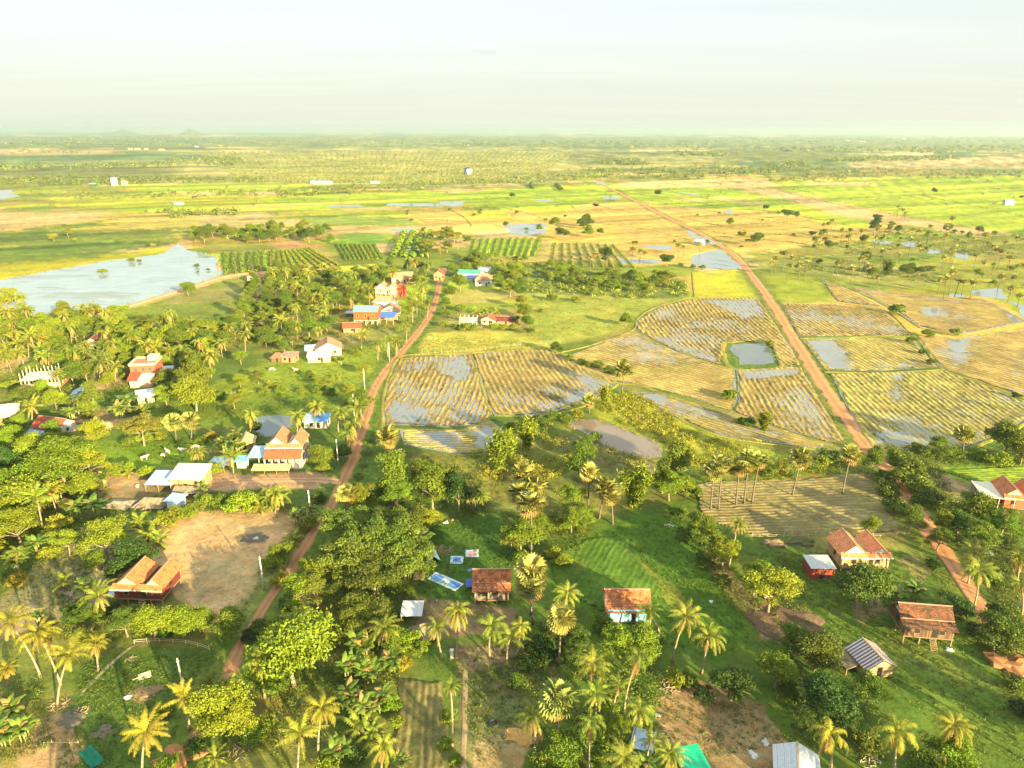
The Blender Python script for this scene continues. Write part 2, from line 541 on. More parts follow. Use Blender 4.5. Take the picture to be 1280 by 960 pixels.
def frond_set(seed, nfr, L, leaflets, droop=1.0, dryn=3, width=0.2, young=0.15):
    rng = np.random.default_rng(seed)
    Vs, Qs, T, D = [], [], [], []
    off = 0
    for k in range(nfr):
        q = k / (nfr - 1)
        az = 2.39996 * k + rng.uniform(-.45, .45)
        e0 = math.radians(80 - 96 * q + rng.uniform(-15, 15))
        dry = 0.75 if k >= nfr - dryn else (0.12 if q > 0.7 else 0.0)
        if k >= nfr - dryn: e0 = math.radians(rng.uniform(-65, -30))
        Lk = L * (0.72 + 0.38 * math.sin(math.pi * min(1, 0.25 + q * 0.75))) * rng.uniform(0.78, 1.12)
        ns = 10
        h = np.array([math.cos(az), math.sin(az), 0.0]); side = np.array([-math.sin(az), math.cos(az), 0.0])
        p = np.zeros(3); pts = [p]; dirs = []
        e = e0
        for i in range(ns):
            d = h * math.cos(e) + np.array([0, 0, math.sin(e)])
            dirs.append(d); p = p + d * Lk / ns; pts.append(p)
            e -= droop * math.radians(10.5) * (0.55 + 0.9 * i / ns) * (1.2 if e > -1.2 else 0.2)
        dirs.append(dirs[-1]); pts = np.array(pts); dirs = np.array(dirs)
        # rachis
        w = 0.05 * (1 - np.linspace(0, 0.8, ns + 1))[:, None]
        A = pts + side * w; B = pts - side * w
        Vs.append(np.stack([A, B], 1).reshape(-1, 3))
        Qs.append(np.array([(2 * i, 2 * i + 1, 2 * i + 3, 2 * i + 2) for i in range(ns)]) + off); off += 2 * (ns + 1)
        T += [0.75] * ns; D += [max(dry, 0.25)] * ns
        # leaflets
        tt = np.linspace(0.12, 0.99, leaflets)
        for sg in (-1, 1):
            x = tt * ns; i0 = np.clip(x.astype(int), 0, ns - 1); f = (x - i0)[:, None]
            P = pts[i0] * (1 - f) + pts[i0 + 1] * f
            Dv = unit(dirs[i0] * (1 - f) + dirs[i0 + 1] * f)
            prof = np.sin(np.pi * np.clip(tt * 0.86 + 0.14, 0, 1)) ** 0.6
            ll = (L * 0.185 * prof * rng.uniform(0.6, 1.2, leaflets))[:, None]
            upv = unit(np.cross(Dv, side) * -1)
            upv = np.where(upv[:, 2:3] < 0, -upv, upv)
            ld = unit(side * sg * 0.9 + Dv * 0.55 - np.array([0, 0, 0.42 + 0.35 * q]) * (1 + 0.3 * rng.random((leaflets, 1))))
            tip = P + ld * ll
            wv = Dv * (width * 0.5 * L / 4)
            midp = P + ld * ll * 0.5 + np.array([0, 0, 0.05]) * ll
            Vv = np.stack([P - wv * 0.7, P + wv * 0.7, midp + wv, midp - wv, tip + wv * .25, tip - wv * .25], 1).reshape(-1, 3)
            b = np.arange(leaflets)[:, None] * 6
            q1 = b + np.array([[0, 1, 2, 3]]); q2 = b + np.array([[3, 2, 4, 5]])
            Vs.append(Vv); Qs.append(np.concatenate([q1, q2]) + off); off += len(Vv)
            tv = np.clip(0.3 + 0.3 * (1 - q) + rng.normal(0, .2, leaflets) + rng.normal(0, .12), 0, 1)
            T += list(tv) * 2; D += list(np.clip(dry + 0.12 * (tt > 0.85), 0, 1)) * 2
    return np.concatenate(Vs), np.concatenate(Qs), np.array(T), np.array(D)


def make_coconut():
    for k, (nfr, dr, dryn) in enumerate([(27, 1.05, 4), (23, 1.3, 3), (29, 0.95, 5), (22, 0.8, 2), (19, 1.6, 7), (32, 1.15, 6), (17, 0.6, 1)]):
        V, Q, T, D = frond_set(20 + k, nfr, 4.4, 21, dr, dryn, 0.115)
        PLANTS.setdefault('coconut_crown', []).append(np_mesh('crown', V, Q, LEAF, {'tint': T, 'dry': D}))
        # the joined far version: fewer leaflets and a gently bent trunk
        V, Q, T, D = frond_set(20 + k, nfr, 4.3, 11, dr, dryn, 0.3)
        hh = 8.0
        bend = [0.8, -0.6, 0.3, 1.2, -1.0, 0.5, -0.2][k]
        V = V + np.array([bend, 0.2 * bend, hh])
        t = MB().tube([(0, 0, -0.1), (bend * 0.1, 0, 2.5), (bend * 0.45, bend * .1, 5.4), (bend, bend * .2, hh)], [0.2, 0.14, 0.12, 0.1], 5)
        store('coconut_far', (V, Q, T, D), t, PALE_BARK, dict(R=4.0, zc=hh))
    for k in range(3):      # a young palm, fronds springing from the ground
        V, Q, T, D = frond_set(40 + k, 15, 3.6, 22, 0.75, 1, 0.16)
        V = V + np.array([0, 0, 0.9])
        t = MB().tube([(0, 0, -0.1), (0, 0, 0.5), (0, 0, 1.0)], [0.24, 0.2, 0.12], 6)
        store('young_palm', (V, Q, T, D), t, PALE_BARK, dict(R=3.4, zc=1.6))


def fan_crown(seed, nleaf, R, skirt=0.3, blades=13):
    rng = np.random.default_rng(seed)
    Vs, Qs, T, D = [], [], [], []
    off = 0
    for k in range(nleaf):
        q = (k + 0.5) / nleaf
        el = math.asin(max(-0.8, min(0.99, 1 - q * (1.55 + skirt))))
        az = 2.39996 * k + rng.uniform(-.25, .25)
        d = np.array([math.cos(az) * math.cos(el), math.sin(az) * math.cos(el), math.sin(el)])
        dead = 1.0 if q > 1 - skirt * 0.55 else (0.55 if q > 1 - skirt else 0.0)
        pl = R * rng.uniform(0.42, 0.56) * (0.75 if dead else 1)
        hub = d * pl
        side = unit(np.cross(d, np.array([0.05, 0.02, 1.0])))
        up = unit(np.cross(side, d))
        # petiole
        w = 0.05
        Vs.append(np.array([side * w, -side * w, hub - side * w, hub + side * w])); Qs.append(np.array([[0, 1, 2, 3]]) + off); off += 4
        T.append(0.7); D.append(max(dead, 0.35))
        fr = R * rng.uniform(0.46, 0.58) * (0.8 if dead else 1)
        tilt = rng.uniform(-0.25, 0.35)
        nrm = unit(up * math.cos(tilt) + d * math.sin(tilt)); fwd = unit(np.cross(nrm, side)) * -1
        if np.dot(fwd, d) < 0: fwd = -fwd
        roll = rng.uniform(-0.5, 0.5)
        sd = unit(side * math.cos(roll) + nrm * math.sin(roll))
        th = np.linspace(-2.2, 2.2, blades)
        dth = 4.4 / blades * 0.5
        for t in th:
            c = fwd * math.cos(t) + sd * math.sin(t)
            a = fwd * math.cos(t - dth) + sd * math.sin(t - dth); b = fwd * math.cos(t + dth) + sd * math.sin(t + dth)
            fold = nrm * (0.07 * fr)
            drop = -np.array([0, 0, 1.0]) * fr * (0.12 + 0.25 * dead)
            Vs.append(np.array([hub, hub + a * fr * 0.66 - fold, hub + c * fr * rng.uniform(.92, 1.06) + drop, hub + b * fr * 0.66 + fold]))
            Qs.append(np.array([[0, 1, 2, 3]]) + off); off += 4
            T.append(np.clip(rng.normal(0.5 + 0.25 * (1 - q), 0.14), 0, 1)); D.append(dead * rng.uniform(.75, 1))
    return np.concatenate(Vs), np.concatenate(Qs), np.array(T), np.array(D)


def make_sugar():
    for k, (nl, sk) in enumerate([(46, 0.32), (40, 0.48), (50, 0.24), (44, 0.4)]):
        V, Q, T, D = fan_crown(60 + k, nl, 2.6, sk)
        PLANTS.setdefault('sugar_crown', []).append(np_mesh('crown', V, Q, LEAF, {'tint': T, 'dry': D}))
        V, Q, T, D = fan_crown(60 + k, 26, 2.6, sk, 6)
        hh = [9.5, 8.5, 11.0, 10.0][k]; b = [0.3, -0.5, 0.2, 0.8][k]
        V = V + np.array([b, 0, hh])
        t = MB().tube([(0, 0, -0.1), (b * 0.2, 0, 3), (b, 0, hh)], [0.3, 0.2, 0.17], 5)
        store('sugar_far', (V, Q, T, D), t, DARK_BARK, dict(R=2.6, zc=hh))


def make_broad():
    spec = [  # kind, seed, lobes, leaves, size, aspect, trunk height, bark
        ('round_tree', 1, lobed(1, 3.5, 3.5, 2.5, 11), 12500, 0.3),
        ('round_tree', 2, lobed(2, 3.5, 3.6, 2.6, 10, 0.62, 0.48), 12500, 0.3),
        ('round_tree', 3, lobed(3, 3.4, 3.3, 2.4, 13, 0.7, 0.42), 12500, 0.3),
        ('round_tree', 8, lobed(8, 3.5, 3.8, 2.9, 9, 0.74, 0.48), 12000, 0.31),
        ('airy_tree', 4, lobed(4, 3.6, 4.3, 2.8, 16, 0.8, 0.33, 0.75), 9600, 0.28),
        ('airy_tree', 5, lobed(5, 3.4, 4.0, 2.6, 18, 0.8, 0.31, 0.8), 9600, 0.28),
        ('airy_tree', 6, lobed(6, 3.6, 4.2, 3.0, 15, 0.78, 0.34, 0.8), 9600, 0.29),
        ('spreading_tree', 7, lobed(7, 4.4, 4.2, 1.5, 20, 0.85, 0.3, 0.55), 12000, 0.27),
        ('spreading_tree', 9, lobed(9, 4.4, 4.0, 1.4, 22, 0.85, 0.28, 0.55), 12000, 0.27),
        ('tall_tree', 10, lobed(10, 2.4, 4.9, 3.7, 12, 0.62, 0.48), 9000, 0.29),
        ('tall_tree', 12, lobed(12, 2.4, 4.7, 3.6, 12, 0.68, 0.44), 9000, 0.29),
    ]
    for kind, sd, lobes, n, size in spec:
        V, Q, T = broadleaf(sd, lobes, n, size, 0.55 if kind != 'airy_tree' else 0.42, 0.55)
        R = max(abs(l[0][0]) + l[1][0] for l in lobes)
        zc = lobes[0][0][2]
        t = limb_mesh(sd, zc * 1.25, R, 0.2 if kind != 'tall_tree' else 0.17, 6)
        store(kind, (V, Q, T, np.zeros(len(Q))), t, BARK, dict(R=R, zc=zc))
    for k in range(4):       # shrubs: leaves down to the ground
        lobes = lobed(30 + k, 1.6, 0.95, 0.8, 8, 0.75, 0.42, 0.95)
        V, Q, T = broadleaf(30 + k, lobes, 2200, 0.26, 0.5, 0.5)
        V[:, 2] = np.maximum(V[:, 2], 0.02)
        st = MB()
        for j in range(5):
            a = 1.256 * j
            st.tube([(0.1 * math.cos(a), 0.1 * math.sin(a), -0.05), (0.7 * math.cos(a), 0.7 * math.sin(a), 0.95)], [0.05, 0.02], 4)
        store('shrub', (V, Q, T, np.zeros(len(Q))), st, BARK, dict(R=1.75, zc=0.9))
    for k in range(2):       # bamboo: a sheaf of arching canes with fine leaves
        rng = np.random.default_rng(80 + k)
        pts = []; st = MB()
        for j in range(26):
            a = rng.uniform(0, 6.28); s = rng.uniform(0.25, 1.0); hh = rng.uniform(4.5, 7.0)
            line = [(0.35 * math.cos(a) * s, 0.35 * math.sin(a) * s, -0.05), (0.8 * s * math.cos(a), 0.8 * s * math.sin(a), hh * .55), (2.1 * s * math.cos(a), 2.1 * s * math.sin(a), hh * (1 - 0.2 * s))]
            if j < 14: st.tube(line, [0.05, 0.04, 0.015], 4)
            for q in rng.random(95) ** 0.7:
                p = np.array(line[0]) * (1 - q) ** 2 + 2 * q * (1 - q) * np.array(line[1]) + q * q * np.array(line[2])
                pts.append(p + rng.normal(0, 0.3, 3))
        P = np.array(pts); P[:, 2] = np.maximum(P[:, 2], 0.3)
        N = unit(rng.normal(size=P.shape) + np.array([0, 0, .5]))
        V, Q = leaf_quads(P, N, 0.62, 0.28, rng, 0.25)
        store('bamboo', (V, Q, np.clip(rng.normal(.55, .2, len(Q)), 0, 1), np.zeros(len(Q))), st, PALE_BARK, dict(R=2.2, zc=3.6))
    for k in range(3):       # banana: a few stems with long broad ragged leaves
        rng = np.random.default_rng(90 + k)
        Vs, Qs, T, D = [], [], [], []; off = 0; st = MB()
        for s in range(5 if k else 4):
            a0 = rng.uniform(0, 6.28); rr = rng.uniform(0.2, 1.1); bx, by = rr * math.cos(a0), rr * math.sin(a0); hs = rng.uniform(1.3, 2.3)
            st.tube([(bx, by, -0.05), (bx, by, hs * 0.6), (bx + .05, by, hs)], [0.13, 0.11, 0.07], 6)
            for j in range(8):
                az = 2.4 * j + rng.uniform(-.3, .3) + s; e = math.radians(rng.uniform(40, 82)); L = rng.uniform(1.5, 2.3)
                h = np.array([math.cos(az), math.sin(az), 0]); sd = np.array([-math.sin(az), math.cos(az), 0])
                p = np.array([bx, by, hs]); rows = []
                for i in range(7):
                    d = h * math.cos(e) + np.array([0, 0, math.sin(e)])
                    w = 0.34 * math.sin(math.pi * (0.08 + 0.88 * i / 6)) ** 0.6
                    rows.append((p + sd * w - np.array([0, 0, .1 * w]), p + np.array([0, 0, .05]), p - sd * w - np.array([0, 0, .1 * w])))
                    p = p + d * L / 6; e -= math.radians(rng.uniform(9, 20))
                Vs.append(np.array(rows).reshape(-1, 3))
                qq = [(3 * i + c, 3 * i + c + 1, 3 * i + c + 4, 3 * i + c + 3) for i in range(6) for c in (0, 1)]
                Qs.append(np.array(qq) + off); off += 21
                dry = 0.8 if j == 7 else 0.0
                T += list(np.clip(rng.normal(.6, .14, 12), 0, 1)); D += [dry] * 12
        store('banana', (np.concatenate(Vs), np.concatenate(Qs), np.array(T), np.array(D)), st, plain('banana_stem', (0.2, 0.22, 0.08), 0.7), dict(R=2.2, zc=2.2))
    # slender areca palms standing in a clump
    rng = np.random.default_rng(95)
    Vs, Qs, Ts, Ds = [], [], [], []; off = 0; st = MB()
    for s in range(7):
        a = rng.uniform(0, 6.28); r = rng.uniform(0.3, 1.7); hs = rng.uniform(3.8, 5.6); bx, by = r * math.cos(a), r * math.sin(a)
        st.tube([(bx, by, -0.1), (bx * 1.1, by, hs)], [0.08, 0.055], 6)
        V, Q, T, D = frond_set(200 + s, 13, 2.7, 12, 1.0, 1, 0.3)
        Vs.append(V + np.array([bx * 1.1, by, hs])); Qs.append(Q + off); off += len(V); Ts.append(T); Ds.append(D)
    store('areca', (np.concatenate(Vs), np.concatenate(Qs), np.concatenate(Ts), np.concatenate(Ds)), st, BARK, dict(R=3.4, zc=5.0))


make_coconut(); make_sugar(); make_broad()

# colours of the foliage (true leaf colours)
C_DARK = (0.045, 0.085, 0.014); C_MID = (0.08, 0.125, 0.015); C_GREEN = (0.115, 0.168, 0.015)
C_YEL = (0.165, 0.21, 0.014); C_BRIGHT = (0.16, 0.225, 0.013); C_GOLD = (0.22, 0.215, 0.018); C_OLIVE = (0.105, 0.145, 0.017)
C_PALM = (0.165, 0.2, 0.02); C_PALMD = (0.12, 0.155, 0.018); C_SUGAR = (0.21, 0.225, 0.06)
C_BANANA = (0.11, 0.165, 0.02); C_RUSSET = (0.2, 0.19, 0.025)
KIND_NAME = {'coconut': 'coconut_palm', 'sugar': 'sugar_palm', 'young_palm': 'young_palm', 'round_tree': 'round_tree', 'airy_tree': 'airy_tree',
             'spreading_tree': 'spreading_tree', 'tall_tree': 'tall_tree', 'shrub': 'shrub', 'bamboo': 'bamboo_clump', 'banana': 'banana_clump', 'areca': 'areca_palm_clump'}
KIND_CAT = {'coconut': 'palm', 'sugar': 'palm', 'young_palm': 'palm', 'round_tree': 'tree', 'airy_tree': 'tree', 'spreading_tree': 'tree',
            'tall_tree': 'tree', 'shrub': 'shrub', 'bamboo': 'bamboo', 'banana': 'banana plant', 'areca': 'palm'}
COLWORD = {C_DARK: 'dark green', C_MID: 'green', C_GREEN: 'leaf green', C_YEL: 'yellow green', C_BRIGHT: 'bright green', C_GOLD: 'golden', C_OLIVE: 'olive',
           C_PALM: 'light green', C_PALMD: 'deeper green', C_SUGAR: 'pale green', C_BANANA: 'bright green', C_RUSSET: 'russet'}  # palm words tell the lighter leaf tone from the deeper one
KIND_WORD = {'coconut': 'coconut palm', 'sugar': 'fan-leaved sugar palm', 'young_palm': 'young trunkless palm', 'round_tree': 'round-crowned tree', 'airy_tree': 'loose-crowned tree',
             'spreading_tree': 'wide flat-topped tree', 'tall_tree': 'tall narrow tree', 'shrub': 'shrub', 'bamboo': 'feathery bamboo clump', 'banana': 'banana clump', 'areca': 'clump of slender areca palms'}
GROUPS = {'coconut': 'coconut palms about the village', 'sugar': 'sugar palms about the fields', 'young_palm': 'young palms in the yards', 'round_tree': 'broadleaf trees about the village',
          'airy_tree': 'broadleaf trees about the village', 'spreading_tree': 'broadleaf trees about the village', 'tall_tree': 'broadleaf trees about the village', 'shrub': 'shrubs about the yards and fields',
          'bamboo': 'bamboo clumps', 'banana': 'banana clumps in the gardens', 'areca': 'areca palms'}
TREES = []          # every plant that gets a label of its own
NEAR = 330.0        # nearer than this a plant keeps its trunk and crown as parts


def jit(c, rnd, a=0.16):
    f = 1 + rnd.uniform(-a, a); return (c[0] * f * (1 + rnd.uniform(-a, a)), c[1] * f, c[2] * f, 1.0)


def finish(o, kind, col, x, y, size, note=None, parts=None):
    for p in (parts or [o]): p.color = jit(col, RND)
    o['category'] = KIND_CAT[kind]; o['group'] = GROUPS[kind]
    TREES.append(dict(o=o, kind=kind, col=COLWORD[col], x=x, y=y, size=size, note=note))


def palm(kind, u, v, bu=None, bv=None, crown_px=None, col=None, h=None, note=None, var=None):
    """a palm whose crown centre shows at (u, v) and whose foot at (bu, bv); trunk built to join them"""
    col = col or (C_PALM if kind == 'coconut' else C_SUGAR)
    if bu is None:
        h = h or (8.0 if kind == 'coconut' else 9.0)
        x, y = gp(u, v, h); cx, cy = x, y
        x += RND.uniform(-.8, .8)
    else:
        x, y = gp(bu, bv)
        d = ray(u, v); t = y / d[1]; cx, cy, h = d[0] * t, y, CAM_H + d[2] * t
    base_R = 4.0 if kind == 'coconut' else 2.6
    R = base_R if crown_px is None else crown_px * 0.5 / ppm(cx, cy, h)
    crowns = PLANTS['coconut_crown' if kind == 'coconut' else 'sugar_crown']
    cm = crowns[RND.randrange(len(crowns)) if var is None else var]
    o = empty(KIND_NAME[kind], (x, y, 0))
    lx, ly = cx - x, cy - y
    bend = RND.uniform(-.25, .25)
    r0 = 0.17 if kind == 'coconut' else 0.2
    n = 7
    pts, rad = [], []
    for i in range(n):
        t = i / (n - 1); e = t ** 1.35 if kind == 'coconut' else t
        pts.append((lx * e + bend * math.sin(math.pi * t), ly * e, -0.1 + (h + 0.1) * t)); rad.append(r0 * (1.75 if i == 0 else 1.15 - 0.45 * t))
    tr = MB().tube(pts, rad, 7).build('trunk', (PALE_BARK if kind == 'coconut' else DARK_BARK), o, True)
    c = link('crown', cm, o); c.location = (lx, ly, h); s = R / base_R
    c.scale = (s, s, s * RND.uniform(.8, 1.2)); c.rotation_euler = (RND.uniform(-.24, .24), RND.uniform(-.24, .24), RND.uniform(0, 6.28))
    finish(o, kind, col, x, y, h, note, [c])
    return o


def plant(kind, u, v, wpx, col, note=None, zk=1.0, var=None, xy=None, R=None):
    """a plant whose crown centre shows at (u, v), wpx pixels wide"""
    lib = PLANTS[kind]
    p = lib[RND.randrange(len(lib)) if var is None else var]
    if xy is None:
        wpx = wpx * (1.05 if kind != 'banana' else 1.0)
        x, y = gp(u, v)
        for _ in range(3):
            s = wpx * 0.5 / ppm(x, y, 2) / p['R']
            x, y = gp(u, v, p['zc'] * s * zk)
    else:
        x, y = xy; s = R / p['R']
    d = math.hypot(x, y)
    if d < NEAR and p['trunk'] is not None:
        o = empty(KIND_NAME[kind], (x, y, 0), RND.uniform(0, 6.28))
        a = link('trunk', p['trunk'], o); c = link('crown', p['crown'], o)
        if kind == 'shrub': a.name = 'stem'; c.name = 'leaves'
        o.scale = (s, s, s * zk)
        finish(o, kind, col, x, y, s, note, [c])
    else:
        o = link(KIND_NAME[kind], p['joined']); o.location = (x, y, 0); o.rotation_euler = (0, 0, RND.uniform(0, 6.28)); o.scale = (s, s, s * zk)
        finish(o, kind, col, x, y, s, note)
    return o


def far_palm(kind, x, y, s, col):
    lib = PLANTS['coconut_far' if kind == 'coconut' else 'sugar_far']; p = RND.choice(lib)
    if math.hypot(x, y) < NEAR:
        o = empty(KIND_NAME[kind], (x, y, 0), RND.uniform(0, 6.28)); link('trunk', p['trunk'], o); c = link('crown', p['crown'], o); o.scale = (s, s, s * RND.uniform(.8, 1.15))
        finish(o, kind, col, x, y, s * 9, None, [c])
    else:
        o = link(KIND_NAME[kind], p['joined']); o.location = (x, y, 0); o.rotation_euler = (0, 0, RND.uniform(0, 6.28)); o.scale = (s, s, s * RND.uniform(.8, 1.15))
        finish(o, kind, col, x, y, s * 9)
    return o
# ---------------------------------------------------------------- the land
GRASS = (.07, .115, .018); LUSH = (.042, .09, .014); PAST = (.13, .165, .022); DRY = (.26, .2, .06); STRAW = (.36, .245, .06)
RICE = (.2, .27, .018); RICEY = (.29, .29, .022); TAN = (.36, .26, .115); SAND = (.36, .25, .12); DIRT = (.24, .165, .09)
LATER = (.36, .18, .095); BROWN = (.16, .115, .055); FOREST = (.1, .14, .04); ORCH = (.22, .22, .065); MUD = (.11, .1, .045)

ROAD_VILLAGE = [(215, 965), (243, 925), (270, 878), (290, 832), (305, 800), (325, 768), (350, 730), (370, 700), (390, 668), (411, 637), (428, 603), (441, 575), (450, 545), (459, 515), (471, 480), (500, 442), (525, 412), (541, 385), (549, 358), (556, 335)]
ROAD_FIELD = [(1262, 815), (1240, 780), (1214, 743), (1186, 700), (1160, 660), (1132, 618), (1107, 585), (1080, 553), (1060, 525), (1038, 495), (1015, 460), (990, 420), (965, 380), (941, 346), (915, 317), (874, 291), (830, 270), (790, 249), (745, 227)]
BANK = [(95, 400), (140, 389), (200, 371), (240, 359), (277, 347), (322, 341), (400, 335)]

POND = {
    'lake': [(-60, 356), (0, 351), (60, 339), (140, 326), (200, 318), (214, 310), (222, 304), (226, 308), (240, 313), (262, 319), (273, 324), (275, 346), (245, 356), (195, 370), (140, 385), (60, 393), (0, 394), (-60, 396)],
    'brown_pond': [(711, 531), (722, 524), (745, 524), (768, 533), (790, 541), (812, 547), (826, 560), (823, 570), (806, 572), (775, 563), (757, 557), (742, 549), (728, 541)],
    'square_pond': [(917, 430), (959, 430), (971, 454), (922, 456)],
    'village_pond': [(303, 534), (322, 520), (345, 518), (370, 519), (364, 535), (340, 547), (310, 542)],
    'far_pond': [(627, 281), (681, 279), (685, 291), (662, 294), (640, 292)],
    'edge_pond': [(-20, 239), (16, 237), (25, 246), (0, 249), (-20, 250)],
}
FLOOD = [
    [(848, 286), (860, 290), (905, 305), (893, 306), (862, 298)], [(868, 318), (905, 313), (926, 336), (880, 335), (862, 328)], [(808, 307), (842, 307), (836, 313), (812, 313)],
    [(770, 323), (826, 324), (822, 331), (775, 331)],
    [(480, 254), (552, 254), (552, 258), (482, 257)], [(553, 252), (581, 251), (580, 257), (555, 258)], [(400, 256), (450, 256), (449, 259), (402, 259)],
    [(490, 286), (517, 285), (519, 290), (494, 291)], [(740, 227), (752, 226), (764, 231), (752, 231)], [(750, 246), (768, 246), (774, 249), (756, 249)],
    [(853, 240), (866, 241), (872, 246), (862, 245)], [(662, 249), (680, 250), (682, 252), (664, 251)], [(1130, 302), (1150, 302), (1148, 310), (1133, 308)],
    [(1195, 316), (1214, 318), (1212, 324), (1196, 322)], [(1090, 301), (1120, 302), (1118, 307), (1092, 306)], [(1160, 312), (1176, 315), (1170, 319), (1158, 316)],
    [(218, 254), (231, 253), (231, 256), (219, 256)], [(1215, 365), (1250, 362), (1262, 375), (1230, 372)], [(1262, 375), (1290, 385), (1285, 405), (1265, 392)],
    [(1190, 366), (1210, 368), (1205, 373), (1188, 371)], [(900, 262), (912, 263), (908, 267), (898, 266)],
]

